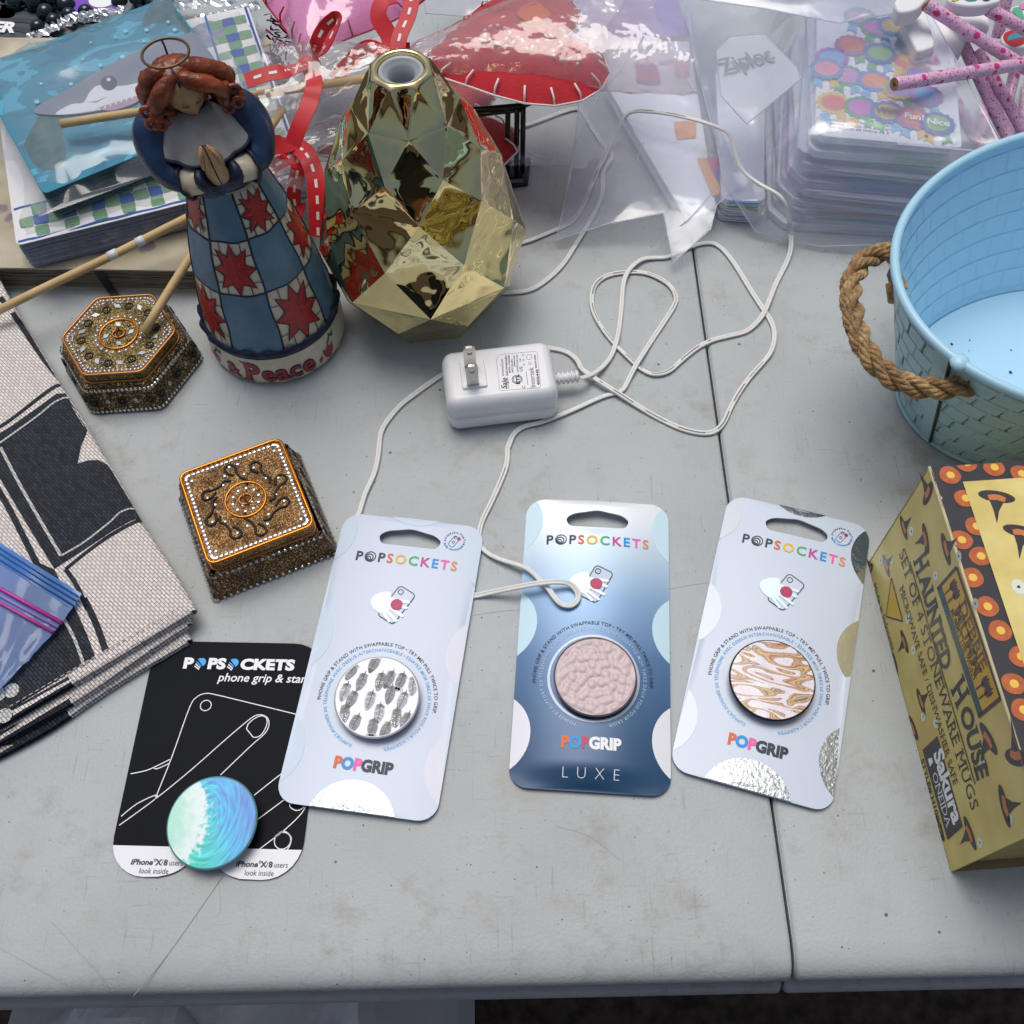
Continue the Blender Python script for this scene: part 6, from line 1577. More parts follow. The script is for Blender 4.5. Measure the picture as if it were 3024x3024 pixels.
def layer(z0, z1, du, dv, name):
    """folded layer: u along the fold, v towards the left front; rounded at the fold"""
    h = z1 - z0; r = h / 2; g = Geo(); nu = 30
    prof = [(.23, z0 + .0002)] + [(r - r * sin(t) , z0 + r - r * cos(t)) for t in [pi * k / 8 for k in range(9)]] + [(.012, z1), (.03, z1 + .0004), (.10, z1 + .0006), (.23, z1)]
    vs = []; amp_ = .0015 if z0 > .009 else .0050
    wv_ = lambda v: amp_ * noise.noise((v * 16, z0 * 170, 5.5)) + (0 if z0 > .009 else -.010 * v)
    for i in range(nu + 1):
        u = .33 * i / nu; wob = .0012 * noise.noise((u * 25, z0 * 300, 3)) - (.006 * max(0, .03 - u) / .03) ** 1 * 0
        for v, z in prof: vs.append((u + du + wv_(v) * max(0, 1 - u / .08), -(v) * -1 + dv + wob, z - .0006 * max(0, 1 - u / .02)))
    n = len(prof); g.add(vs, [(i * n + j, i * n + j + 1, (i + 1) * n + j + 1, (i + 1) * n + j) for i in range(nu) for j in range(n - 1)], 0, True)
    # open end shows both plies of the fold
    for (za, zb) in ((z0, z0 + h * .42), (z1 - h * .42, z1)):
        ed = []; NV = 26
        for k in range(NV + 1):
            v = .0025 + .228 * k / NV; x = du + wv_(v) - .0006; dz_ = .0008 * noise.noise((v * 30, za * 300, 2))
            ed += [(x + .003, dv + v, za + dz_), (x, dv + v, za + .0005 + dz_), (x - .0003, dv + v, (za + zb) / 2 + dz_), (x, dv + v, zb - .0004 + dz_), (x + .004, dv + v, zb + dz_)]
        g.add(ed, [(k * 5 + j, (k + 1) * 5 + j, (k + 1) * 5 + j + 1, k * 5 + j + 1) for k in range(NV) for j in range(4)], 0, True)
        for k in range(NV):
            if (k + .5) / NV > .27:
                for j in range(4): g.m[len(g.m) - NV * 4 + k * 4 + j] = 1
    return g
CT = .0150
obj('cloth_layer', layer(.0003, .0048, -.0060, .009, 0), [M_cvc, M_cvk], cv); obj('cloth_layer', layer(.0050, .0098, -.0030, .005, 0), [M_cvc, M_cvk], cv); tcv = obj('top_layer', layer(.0100, CT, .0, .0, 0), [M_cvc, M_cvk], cv)
def cl(x, y, c=(0, 800, 1.932), z=CT + .0006):
    d = U(c[0] + x / c[2], c[1] + y / c[2], z) - Vector((FC.x, FC.y, 0)); return (d.x * cos(FA) + d.y * sin(FA), -d.x * sin(FA) + d.y * cos(FA))
def ctop(u, v):                                          # height of the printed top, following the fold
    r = (CT - .0100) / 2
    if v < r: v = max(v, .0002); return .0100 + r + sqrt(max(0, r * r - (r - v) ** 2))
    return CT + .0006 * min(1, max(0, (v - .005) / .05)) - .0006 * max(0, 1 - u / .02)
def cprint(name, polys, m, dz=.00045):
    for q in polys:
        g = Geo()
        q = [(a, max(.0006, b)) for a, b in q]
        if sum((q[i - 1][0] * q[i][1] - q[i][0] * q[i - 1][1]) for i in range(len(q))) < 0: q = q[::-1]
        s_ = sheet(q, (), .0045, lambda x, y: ctop(x, y) + dz, .0003); g.merge(s_); obj(name[:-1] if name.endswith('lines') else name, g, m, tcv)
def cline(pts, wd):
    P_ = [Vector(p) for p in spline([cl(*p[:2], *(p[2:] or ())) for p in pts], 5)]; q = Geo(); q.stroke(P_, wd, 0); n = len(P_); return [(v.x, v.y) for v in q.v[:n]] + [(v.x, v.y) for v in q.v[n:]][::-1]
C7 = (0, 1500, 2.575)
sqr = [cl(*p) for p in [(-70, 968), (60, 890), (200, 790), (320, 700), (392, 678), (450, 760), (525, 885), (490, 930), (462, 990), (440, 1100), (500, 1080), (560, 1077), (610, 1100), (655, 1140), (760, 1270), (835, 1385), (740, 1425), (640, 1480), (480, 1590), (310, 1700), (150, 1440), (0, 1185), (-70, 1075)]]
low = [cl(*p, C7) for p in [(300, 420), (415, 470), (480, 600), (590, 800), (660, 960), (722, 1128), (560, 1225), (300, 1390), (0, 1580), (-120, 1650), (-120, 1100)]]
cprint('black_print', [sqr, low], M_cvk)
cprint('black_lines', [cline([(-60, 925), (60, 850), (230, 715), (330, 648), (385, 650)], .0020), cline([(70, 235), (180, 400), (280, 540), (370, 640)], .0030), cline([(0, 150), (40, 200)], .003), cline([(-40, 1200), (60, 1370), (220, 1690)], .0030),
                       cline([(375, 1702), (500, 1600), (640, 1500), (780, 1425), (865, 1408)], .0018), cline([(375, 1702), (440, 1800), (500, 1932)], .0022), cline([(640, 690, C7), (730, 880, C7), (800, 1080, C7)], .0030)], M_cvk)
cprint('white_lines', [cline([(-60, 1022), (0, 985), (200, 840), (320, 745), (420, 708)], .0011), cline([(5, 1010), (120, 1230), (240, 1440), (350, 1628)], .0015), cline([(350, 1628), (480, 1550), (620, 1440), (700, 1370), (810, 1345)], .0010),
                       cline([(490, 850, C7), (570, 1000, C7), (640, 1195, C7)], .0014)] + [[(p[0] + .0035 * cos(t), p[1] + .0035 * sin(t)) for t in [2 * pi * k / 14 for k in range(14)]] for p in (cl(90, 1390, C7), cl(35, 1580, C7), cl(-10, 1420, C7))], M_cvl, .0008)
g = Geo()
for k in range(70): g.tube([(.0042, .006 + .0031 * k, CT + .0011), (.0042, .0078 + .0031 * k, CT + .0011)], .00028, 4)
obj('hem_stitches', g, mat('thread_cream', '#c5bdb0', .8), tcv, kind='stuff')
# ---- blue zip bag lying on the canvas
zb = thing('zip_bag', 'blue tinted plastic zip bag with magenta zip lines lying on the canvas', 'bag', (0, 0, 0))
ZB = .0195
def zc(x, y, z=ZB): return U(x / 2.575, 1500 + y / 2.575, z)
A, B, C, D = zc(-160, 165), zc(622, 652), zc(470, 872), zc(-160, 480)
def zgrid(P00, P10, P11, P01, amp, s): return lambda u, v: (P00 * (1 - u) + P10 * u) * (1 - v) + (P01 * (1 - u) + P11 * u) * v + Vector((0, 0, amp * noise.noise((u * s, v * s, s))))
E1, E2 = zc(-160, 330), zc(545, 768)
zr = zc(300, 1040); zl = zc(-160, 1560)
Z1, Z2 = zc(-160, 700), zc(408, 948)
g = Geo(); g.grid(16, 3, zgrid(A, B, E2, E1, .0006, 5)); obj('header_strip', g, film('blue_strip_film', tint='#5e9ce6', milk=.82, gloss=.5, rough=.12, alpha_tint='#86b4ee'), zb)
g = Geo(); g.grid(16, 5, zgrid(E1, E2, Z2, Z1, .0010, 6)); g.grid(16, 10, zgrid(Z1, Z2, zc(10, 1372), zc(-260, 1540), .0022, 7)); obj('bag_film', g, film('blue_bag_film', tint='#9db9ee', milk=.80, gloss=.22, rough=.08, alpha_tint='#a9c3f4'), zb)
g = Geo(); g.tube([zc(-160, 520, ZB + .001), zc(0, 612, ZB + .001), zc(470, 872, ZB + .001)], .0011, 6); g.tube([zc(-160, 640, ZB + .001), zc(0, 722, ZB + .001), zc(408, 946, ZB + .001)], .0009, 6); g.tube([zc(-160, 580, ZB + .0008), zc(0, 668, ZB + .0008), zc(440, 908, ZB + .0008)], .0007, 6, 1)
obj('zip_lines', g, [mat('zip_magenta', '#b23a96', .35), mat('zip_violet', '#8f7ad2', .35)], zb)
g = Geo()
for t in (.25, .5, .78): g.tube([A * (1 - t) + E1 * t + Vector((0, 0, .0012)), B * (1 - t) + E2 * t + Vector((0, 0, .0012))], .00045, 5)
obj('header_ridges', g, mat('strip_blue', '#2f6fc0', .35), zb)
# ================================================================== felt hearts on sticks, wrapped in cellophane and tied with ribbon
M_wood = mat('dowel_wood', '#d0b684', .6, vary=(60, .6, '#b89a66'), bump=(300, .2, .0004)); M_rib = mat('red_grosgrain', '#c4081c', .5, bump=(1500, .2, .0003), sheen=.2); M_dash = mat('white_dash', '#eceae6', .6)
M_fpink = mat('pink_felt', '#e58fc4', .9, vary=(80, .4, '#d57bb4'), bump=(500, .5, .0008), sheen=.4); M_fred = mat('red_felt', '#b31324', .9, vary=(80, .5, '#980d1d'), bump=(500, .5, .0008), sheen=.3); M_thw = mat('white_thread', '#e4dcdc', .8); M_thr = mat('red_thread', '#b0122c', .8); M_tape = mat('white_tape', '#dadde2', .5)
VIEW = Vector((0, -.42, .9)).normalized()
def dowel(parent, a, b, r=.0024):
    g = Geo(); n = 10; g.tube([a + (b - a) * k / n + Vector((0, 0, .0003 * sin(k))) for k in range(n + 1)], r, 14); return obj('stick', g, M_wood, parent)
def ribbon(parent, pts, wd=.0085, dash=True, name='ribbon', view=VIEW, fold=None):
    P_ = [Vector(p) for p in spline(pts, 8)]; n = len(P_); vs = []; g = Geo(); W = []; s = 0; S = [0]
    for i, p in enumerate(P_):
        t = (P_[min(i + 1, n - 1)] - P_[max(i - 1, 0)]).normalized(); tw = 0.0 if fold is None else fold * sin(pi * i / (n - 1)); w_ = t.cross(view).normalized(); nn = w_.cross(t); w_ = w_ * cos(tw) + nn * sin(tw); W.append((w_, w_.cross(t)))
        if i: s += (p - P_[i - 1]).length; S.append(s)
    for p, (w_, nn) in zip(P_, W): vs += [p - w_ * wd / 2 + nn * .0003, p + w_ * wd / 2 + nn * .0003, p + w_ * wd / 2 - nn * .0003, p - w_ * wd / 2 - nn * .0003]
    fs = []
    for i in range(n - 1):
        for j in range(4): fs.append((i * 4 + j, i * 4 + (j + 1) % 4, (i + 1) * 4 + (j + 1) % 4, (i + 1) * 4 + j))
    g.add(vs, fs, 0, False); r = obj(name, g, M_rib, parent)
    if dash:
        q = Geo(); i0 = 0; d0 = .002
        def at(d):
            for i in range(n - 1):
                if S[i + 1] >= d:
                    k = (d - S[i]) / max(1e-9, S[i + 1] - S[i]); return P_[i].lerp(P_[i + 1], k), W[i][0].lerp(W[i + 1][0], k), W[i][1].lerp(W[i + 1][1], k)
            return None
        while d0 + .0045 < s:
            a = at(d0); b = at(d0 + .0045)
            if a and b: 
                for sg in (1, -1): q.add([a[0] - a[1] * .0008 + a[2] * .0005 * sg, a[0] + a[1] * .0008 + a[2] * .0005 * sg, b[0] + b[1] * .0008 + b[2] * .0005 * sg, b[0] - b[1] * .0008 + b[2] * .0005 * sg], [(0, 1, 2, 3)])
            d0 += .0088
        if q.v: obj('dashes', q, M_dash, r)
    return r
def heart_pts(n=48):
    out = []
    for k in range(n):
        t = 2 * pi * k / n; out.append((16 * sin(t) ** 3 / 17, (13 * cos(t) - 5 * cos(2 * t) - 2 * cos(3 * t) - cos(4 * t)) / 17))
    return out[::-1]
def felt(parent, M, sx, sy, th, m, thread, stitch_n=44, name='felt_heart'):
    hp = [(x * sx, y * sy) for x, y in heart_pts(64)]
    g = Geo(); c = Vector((0, .1 * sy, 0)); rings = 7; vs = []
    for side in (1, -1):
        for k in range(rings + 1):
            q = 1 - k / rings; z = side * th * .5 * (1 - q ** 2.6) ** .6
            for x, y in hp: vs.append((c.x + (x - c.x) * q, c.y + (y - c.y) * q, z + .0006 * side * noise.noise((x * 60 * q, y * 60 * q, side))))
    n = len(hp); N1 = (rings + 1) * n; fs = []
    for k in range(rings):
        for i in range(n):
            j = (i + 1) % n; fs.append((k * n + i, k * n + j, (k + 1) * n + j, (k + 1) * n + i)); fs.append((N1 + k * n + j, N1 + k * n + i, N1 + (k + 1) * n + i, N1 + (k + 1) * n + j))
    g.add(vs, fs, 0, True); g.xf(M); f = obj(name, g, m, parent)
    g = Geo(); hp2 = [(x * sx, y * sy) for x, y in heart_pts(stitch_n)]
    g.tube([Vector((x * 1.005, y * 1.005, .0004)) for x, y in hp2], .0006, 5, closed=True)
    for i, (x, y) in enumerate(hp2):
        a = Vector((x, y, .0)); b = c + (Vector((x, y, 0)) - c) * .86; b.z = th * .42; mid = c + (Vector((x, y, 0)) - c) * .96; mid.z = th * .26
        g.tube([a, mid, b], .0006, 5)
    g.xf(M); obj('stitching', g, thread, f); return f
def frame_(p, xdir, up=Vector((0, 0, 1))):
    x = xdir.normalized(); z = (up - x * up.dot(x)).normalized(); y = z.cross(x); return Matrix(((x.x, y.x, z.x, p.x), (x.y, y.y, z.y, p.y), (x.z, y.z, z.z, p.z), (0, 0, 0, 1)))
def cello_fan(parent, a, b, w0, w1, h0, h1, seed, m, nu=26, nv=14, name='cellophane'):
    """gathered film from the tie a out to b, widening from w0 to w1"""
    ax = (b - a); L = ax.length; ax.normalize(); side = ax.cross(Vector((0, 0, 1))).normalized(); up = side.cross(ax); rnd = random.Random(seed); g = Geo()
    for sg in (1, -1):
        def f(u, v, sg=sg):
            w_ = w0 + (w1 - w0) * u ** .8; hh = h0 + (h1 - h0) * sin(pi * min(1, u * .62 + .05)); x = (v - .5) * 2
            cr = (.0050 * (1 - .5 * u)) * (ridge(v * 3.1 * (1.3 - .6 * u), u * 1.6, 2.6, seed + sg) - .3)
            return a + ax * L * (u + .04 * noise.noise((v * 5, seed, sg)) * u) + side * (x * w_) + up * (sg * hh * (1 - x * x) ** .5 * (1 if sg > 0 else .5) + cr) + Vector([rnd.uniform(-1, 1) * .0007 for _ in range(3)])
        g.grid(nu, nv, f, 0, True)
    return obj(name, g, m, parent)
# --- pink heart at the top edge
h1 = thing('heart_on_stick', 'pink felt heart on a wooden stick in cellophane tied with red ribbon, at top edge', 'heart ornament')
k1 = U(915, 203, .070)                                   # its knot
a1, b1 = U(424, 982, .0300), U(835, 318, .072); dowel(h1, a1, b1)
hc1 = U(1010, 10, .078); dv = (hc1 - k1).normalized(); M1 = frame_(hc1 + Vector((-.006, .012, 0)), dv.cross(Vector((0, 0, 1))), Vector((0, -.25, 1)))
felt(h1, M1, .062, .056, .020, M_fpink, M_thr, 30)
cello_fan(h1, k1, hc1 + dv * .07, .006, .072, .004, .021, 5, M_cello); cello_fan(h1, k1, k1 - (dv * .065 + Vector((.004, .0, .022))), .005, .030, .004, .010, 9, M_cello2)
ribbon(h1, [k1 + Vector((.002, 0, .004)), U(955, 150, .094), U(985, 95, .102), U(1000, 60, .104), U(985, 55, .103), U(952, 88, .099), U(930, 140, .092), k1], .0075, True, 'ribbon_loop', VIEW, 1.0)
ribbon(h1, [k1 + Vector((0, 0, .003)), U(850, 208, .088), U(790, 218, .090), U(725, 240, .088)], .0088, True, 'ribbon_tail', VIEW); ribbon(h1, [k1, U(928, 240, .090), U(915, 300, .088), U(885, 370, .082), U(862, 430, .074)], .0092, False, 'ribbon_tail', VIEW)
g = Geo(); g.ball(k1 + Vector((0, 0, .003)), .0058, 12, 8, sc=(1.25, .9, .8), jit=.06); obj('ribbon_knot', g, M_rib, h1)
# --- big red heart at top centre
h2 = thing('heart_on_stick', 'large red felt heart with white stitching in cellophane, propped on a black wire stand', 'heart ornament')
a2, b2 = U(180, 366, .0715), U(1135, 224, .080); dowel(h2, a2, b2); k2 = U(1155, 170, .084)
hc2 = U(1520, 150, .080); dx2 = (hc2 - U(1200, 200, .08)).normalized(); M2 = frame_(hc2, dx2.cross(Vector((0, 0, 1))), Vector((.05, -.12, 1))) @ Matrix.Rotation(radians(4), 4, 'Z')
f2 = felt(h2, M2, .056, .068, .016, M_fred, M_thw, 30)
g = Geo(); pth = [(-.026, .030), (-.030, .022), (-.020, .024), (-.016, .016), (-.024, .010), (-.012, .004), (-.004, .010), (-.002, -.002), (.006, .004), (.014, -.002), (.016, -.012), (.008, -.016), (.002, -.008), (.010, .0), (.024, -.008), (.038, -.010)]
sp3 = spline(pth, 8)
for i in range(0, len(sp3) - 3, 4): g.tube([M2 @ Vector((sp3[j][1] * 1.0 + .004, sp3[j][0] * -1.0 + .0, .0096)) for j in (i, i + 1, i + 2)], .0009, 5)
obj('running_stitch', g, M_thw, f2)
g = Geo(); q = rpoly([(-.028, .020), (-.012, .026), (-.008, .012), (-.020, .006)], .005); g.slab(q, [(0, .0078), (0, .0094), (.0008, .0098)]); g.xf(M2); obj('felt_patch', g, mat('orange_felt', '#d0662f', .9), f2)
cello_fan(h2, k2 + Vector((.012, 0, -.002)), hc2 + dx2 * .094, .008, .062, .004, .022, 13, film('heart_film', tint='#f4e2e8', milk=.26, gloss=.6, rough=.07, bump=(48, .5, .005)), 30, 18)
g = Geo(); P = [U(1700, 60, .085), U(1795, 82, .082), U(1798, 240, .074), U(1640, 255, .072)]; g.grid(8, 8, lambda u, v: (P[0] * (1 - u) + P[1] * u) * (1 - v) + (P[3] * (1 - u) + P[2] * u) * v + Vector((0, 0, .003 * noise.noise((u * 4, v * 4, 2)))), 0, False); obj('cellophane_end', g, M_cello2, h2)
ribbon(h2, [k2, U(1150, 110, .090), U(1118, 50, .096), U(1128, 5, .100), U(1160, -12, .100)], .0100, False, 'ribbon_loop', VIEW, .3); ribbon(h2, [U(1170, 178, .088), U(1180, 110, .094), U(1205, 50, .098), U(1215, 0, .101), U(1200, -20, .102)], .0092, True, 'ribbon_loop', VIEW, .2)
ribbon(h2, [k2, U(1105, 140, .086), U(1070, 145, .084), U(1030, 185, .080), U(985, 235, .076)], .0075, True, 'ribbon_tail', VIEW, .5); ribbon(h2, [k2, U(1195, 150, .086), U(1212, 148, .086)], .009, False, 'ribbon_tail', VIEW)
cello_fan(h2, k2, k2 + (k2 - hc2).normalized() * .075 + Vector((0, 0, -.012)), .006, .034, .004, .010, 17, M_cello)
# --- red heart hidden behind the diffuser
h3 = thing('heart_on_stick', 'red felt heart in cellophane partly hidden behind the gold diffuser', 'heart ornament')
a3, b3 = U(-30, 930, .0235), U(570, 636, .0440); st3 = dowel(h3, a3, b3 + (b3 - a3) * .25)
for x0, x1 in ((320, 345), (402, 425)):
    t0, t1 = (x0 + 30) / 600, (x1 + 30) / 600; g = Geo(); g.tube([a3 + (b3 - a3) * t0, a3 + (b3 - a3) * t1], .0027, 14); obj('tape_band', g, M_tape, st3)
hc3 = U(1262, 382, .026); k3 = U(872, 440, .050); M3 = frame_(hc3, Vector((.25, -1, .0)), Vector((0, -.1, 1))); felt(h3, M3, .054, .074, .018, M_fred, M_thw, 28)
d3 = (hc3 - k3).normalized(); cello_fan(h3, k3, hc3 + d3 * .082, .006, .058, .006, .020, 23, M_cello, 30, 16); cello_fan(h3, k3, k3 - d3 * .045 + Vector((0, -.03, -.012)), .006, .028, .004, .010, 27, M_cello2)
ribbon(h3, [k3 + Vector((0, 0, .004)), U(840, 425, .060), U(805, 430, .062), U(785, 448, .060), U(775, 500, .050)], .0105, False, 'ribbon_loop', VIEW, .3)
ribbon(h3, [k3 + Vector((0, 0, .003)), U(905, 455, .060), U(930, 520, .056), U(938, 600, .046), U(940, 700, .030)], .0105, True, 'ribbon_tail', VIEW); ribbon(h3, [k3, U(880, 490, .052), U(868, 560, .040), U(872, 610, .030), U(900, 620, .028)], .0085, True, 'ribbon_loop', VIEW, .7)
ribbon(h3, [k3, U(845, 470, .056), U(800, 500, .050), U(780, 560, .040)], .0070, True, 'ribbon_tail', VIEW, .6)
g = Geo(); g.ball(k3 + Vector((0, 0, .002)), .0062, 12, 8, sc=(1.1, .9, .8), jit=.06); obj('ribbon_knot', g, M_rib, h3)
# --- black wire plate stand
es = thing('wire_stand', 'black wire plate stand propping up the large red heart behind the diffuser', 'stand')
M_wirek = mat('black_wire', '#17171b', .38, .3)
def wire(pts, r=.0016, name='wire'): g = Geo(); g.tube(pts, r, 8); return obj(name, g, M_wirek, es)
z0 = .0016; f0, f1, f2_, f3_ = U(1478, 548, z0), U(1552, 545, z0), U(1560, 470, z0), U(1450, 480, z0)
wire([f3_, f0, f0 + Vector((.004, -.001, 0)), f1 - Vector((.004, 0, 0)), f1, f2_], .0016, 'foot_loop'); zt_ = .058
for x in (1498, 1525, 1543): wire([U(x, 508, .003), U(x + 2, 318, zt_)], .0016, 'upright')
wire([U(1270, 330, zt_), U(1430, 322, zt_), U(1545, 312, zt_), U(1575, 300, zt_), U(1582, 285, zt_ + .004)], .0017, 'top_bar'); wire([U(1380, 340, zt_ - .002), U(1545, 322, zt_ - .002)], .0017, 'top_bar')
g = Geo(); p = [U(1455, 485, .004), U(1540, 478, .004), U(1545, 528, .004), U(1462, 530, .004)]; g.add(p + [q + Vector((0, 0, .0016)) for q in p], [(7, 6, 5, 4), (0, 1, 5, 4), (1, 2, 6, 5), (2, 3, 7, 6), (3, 0, 4, 7)]); obj('base_plate', g, M_wirek, es)
# ================================================================== sticker pads and the clear bags round them
M_paper = mat('pad_paper', (.82, .85, .90), .5); PADE = [mat('pad_white', (.82, .85, .90), .5), mat('pad_lilac', '#d3cbe4', .5), mat('pad_grey', '#c3cbd8', .5), mat('pad_green', '#a9c49a', .5), mat('pad_blue', '#6f9fd0', .5), mat('pad_rose', '#b98a9a', .5)]
S0 = Vector((.1640, .4560)); SRA = radians(-10)
M_bagA = film('zip_bag_clear', tint='#e4edff', milk=.36, gloss=.7, rough=.16, bump=(24, .4, .006)); M_bagB = film('zip_bag_cloudy', tint='#eaf0fb', milk=.5, gloss=.55, rough=.16); M_zipw = film('white_print_film', tint='#e9eff8', milk=.72, gloss=.4, rough=.2)
random.seed(41); NP = 13; pads = []
for k in range(NP):
    z0 = .0006 + .0046 * k; sh = .0011 * k; w_, d_ = .078 + random.uniform(-.003, .003), .122
    dxy = Vector((.0012 * k + random.uniform(-.003, .003), .0010 * k + random.uniform(-.003, .003)))
    last = k == NP - 1
    t = thing('sticker_pad', 'white sticker pad with shiny medal stickers on top of the tall stack' if last else 'white sticker pad inside the tall stack left of the blue bucket', 'sticker pad', (S0.x + dxy.x, S0.y + dxy.y, z0), SRA + radians(random.uniform(-3, 3)), None if last else 'sticker pads stacked in the tall pile')
    g = Geo(); nl = 3
    for j in range(nl):
        zz = .0015 * j; o = rpoly([(.010 if k < 7 else .004, 0), (w_, 0), (w_, d_), (0, d_), (0, .012 if k < 7 else .004)], .002, 2)
        g.slab([(x + random.uniform(-.0003, .0003), y + .0004 * j) for x, y in o], [(0, zz), (0, zz + .0011)])
    obj('sheets', g, [random.choice(PADE[:3])] if not last else [M_paper], t)
    g = Geo(); m_ = random.choice(PADE[1:]); a = random.uniform(.01, .06); g.box((a + .03, -.0004, .0036), (.06, .0012, .0010)); g.box((.06, .004, .0037), (.03, .010, .0006)); obj('printed_edge', g, m_, t); pads.append(t)
random.seed(43)
for k in range(4):                                        # a second, lower pile just left of the tall one
    t = thing('sticker_pad', 'white sticker pad in the low pile between the flag pad and the tall stack', 'sticker pad', (.1335 + random.uniform(-.0015, .0015), .4620 + random.uniform(-.002, .002), .0006 + .0044 * k), radians(-7 + random.uniform(-2, 2)), 'sticker pads in the low pile')
    g = Geo()
    for j in range(3): g.slab([(x, y + .0003 * j) for x, y in rpoly([(0, 0), (.026, 0), (.026, .12), (0, .12)], .006, 3)], [(0, .0014 * j), (0, .0014 * j + .0010)])
    obj('sheets', g, [PADE[0]], t); g = Geo(); g.box((.013, -.0003, .0033), (.018, .001, .0009)); obj('printed_edge', g, PADE[(k % 4) + 1], t)
tpd = pads[-1]; mw = mworld(tpd).inverted(); TZ_ = .0043
g = Geo(); cols = ['#d9605e', '#c75fc4', '#c2a349', '#d8794c', '#7fae5e', '#c78ad0', '#e08a52', '#8a6fc0', '#6fa8d8', '#d98aa0']; rims = ['#d9c25a', '#3f9a62', '#3c6fc0', '#b05aa0', '#3558b4', '#4aa06a', '#5a86d0', '#b0a040', '#a05ab0', '#4a90c0']
mats_ = [mat('medal_face', c, .3) for c in cols] + [mat('medal_rim', c, .3) for c in rims] + [mat('ribbon_print', c, .35) for c in ('#6db4e0', '#e0b84a', '#5aa860')] + [M_inkk, M_white]
def tl_(x, y):
    p = mw @ U(2224 + x / 2.415, y / 2.415, .0006 + .0046 * (NP - 1) + TZ_); return Vector((p.x, p.y))
med = [(575, 735), (770, 770), (955, 805), (1140, 850), (1310, 890), (670, 540), (860, 580), (1040, 640), (1230, 690), (520, 500), (1090, 440), (880, 200), (1000, 190), (700, 330), (900, 390), (760, 120), (1130, 330), (1180, 540), (560, 420)]
for i, (x, y) in enumerate(med):
    c = tl_(x, y); a = radians(-20); r = .0130
    zi = TZ_ + .00025 * (i % 5); r = .0094                  # scalloped rosette rim
    g.poly([(c.x + r * (1.04 + .06 * cos(14 * t)) * cos(t), c.y + r * (1.0 + .06 * cos(14 * t)) * sin(t)) for t in [2 * pi * k / 84 for k in range(84)]], zi + .0001, 10 + i % 10); g.disc(c, r * .78, zi + .0002, 24, i % 10, r * .70)
    for s in (-1, 1): g.poly([(c.x + s * .002, c.y - r * .9), (c.x + s * .007, c.y - r * 1.0), (c.x + s * .008, c.y - r * 1.6), (c.x + s * .006, c.y - r * 1.5), (c.x + s * .002, c.y - r * 1.8)], TZ_ + .00002 * (i + 1) + .00001 * s, 20 + (i + (s > 0)) % 3)
    if i in (2, 3, 4): text(g, ('Won', 'Fun!', 'Nice')[i - 2], .0045, c.x, c.y - .002, 'c', a * .3, 0, .03, 23 if i == 2 else 24, TZ_ + .0018)
for k in range(3):
    p = tl_(545, 860 + 25 * k); text(g, ('small parts. Not for children', 'petites pièces. Ne convient', 'les enfants de moins de 3')[k], .0022, p.x, p.y, 'l', radians(-2), 0, 0, 23, TZ_)
for x, y in ((460, 750), (485, 838)): p = tl_(x, y); g.stroke([(p.x - .003, p.y - .002), (p.x + .003, p.y - .002), (p.x, p.y + .003)], .0004, TZ_, 23, closed=True)
obj('medal_stickers', g, mats_, tpd)
# --- loose pad with flag and drum stickers
pl = thing('sticker_pad', 'narrow white sticker pad with drum and orange flag stickers under clear film', 'sticker pad', (0, 0, 0)); PZ = .0140
A, B, C, D = U(1800, 119, PZ), U(2035, 122, PZ), U(2115, 612, PZ), U(2030, 652, PZ)
E_ = U(1790, 250, PZ)
o = [(p.x, p.y) for p in (E_, D, C, B, A)]
g = Geo(); g.slab(o, [(.002, .0008), (.001, .0060), (.0005, .0062), (.001, .0064), (0, PZ - .0002), (.0003, PZ)]); obj('sheets', g, M_paper, pl)
pc = lambda x, y: U(1700 + x / 1.932, y / 1.932, PZ)
g = Geo()
def pp(pts, mi, dz=.0002): g.poly([(q.x, q.y, PZ + dz + .0004) for q in [pc(*p) for p in pts]], None, mi)
pp([(345, 395), (345, 460), (400, 480), (485, 480), (470, 400)], 0); pp([(332, 365), (345, 400), (420, 405), (470, 385), (440, 365)], 1, .0003); pp([(340, 455), (350, 475), (420, 490), (480, 485), (478, 470), (400, 468)], 1, .0003); pp([(362, 362), (385, 385), (430, 380), (430, 360)], 2, .0004)
pp([(300, 315), (330, 310), (375, 350), (365, 358)], 3, .0004); pp([(390, 310), (405, 308), (415, 352), (400, 355)], 3, .0004)
pp([(560, 700), (690, 690), (685, 790), (575, 800)], 2); pp([(690, 905), (750, 905), (840, 1100), (780, 1125)], 4); pp([(745, 905), (820, 905), (850, 980), (780, 985)], 5, .0003); pp([(780, 985), (850, 975), (895, 1055), (820, 1062)], 1, .0003); pp([(560, 370), (650, 350), (650, 440), (575, 450)], 6)
for k in range(3):
    p = pc(300 + 55 * k, 298 - 4 * k); text(g, 'AER'[k] + 'K', .0045, p.x, p.y, 'l', 0, 0, 0, 7, PZ + .0007)
p = pc(480, 375); text(g, 'stickers', .0060, p.x, p.y, 'l', radians(8), 0, 0, 7, PZ + .0007)
obj('flag_stickers', g, [mat('sticker_red', '#cc3f52', .4), mat('sticker_blue', '#4358ae', .4), mat('sticker_orange', '#e39a52', .4), mat('sticker_green', '#9fbf4a', .4), mat('flag_orange', '#e0a050', .4), mat('flag_magenta', '#c0407c', .4), mat('sticker_pink', '#dfa9b6', .4), mat('sticker_ink', '#7d8798', .5)], pl)
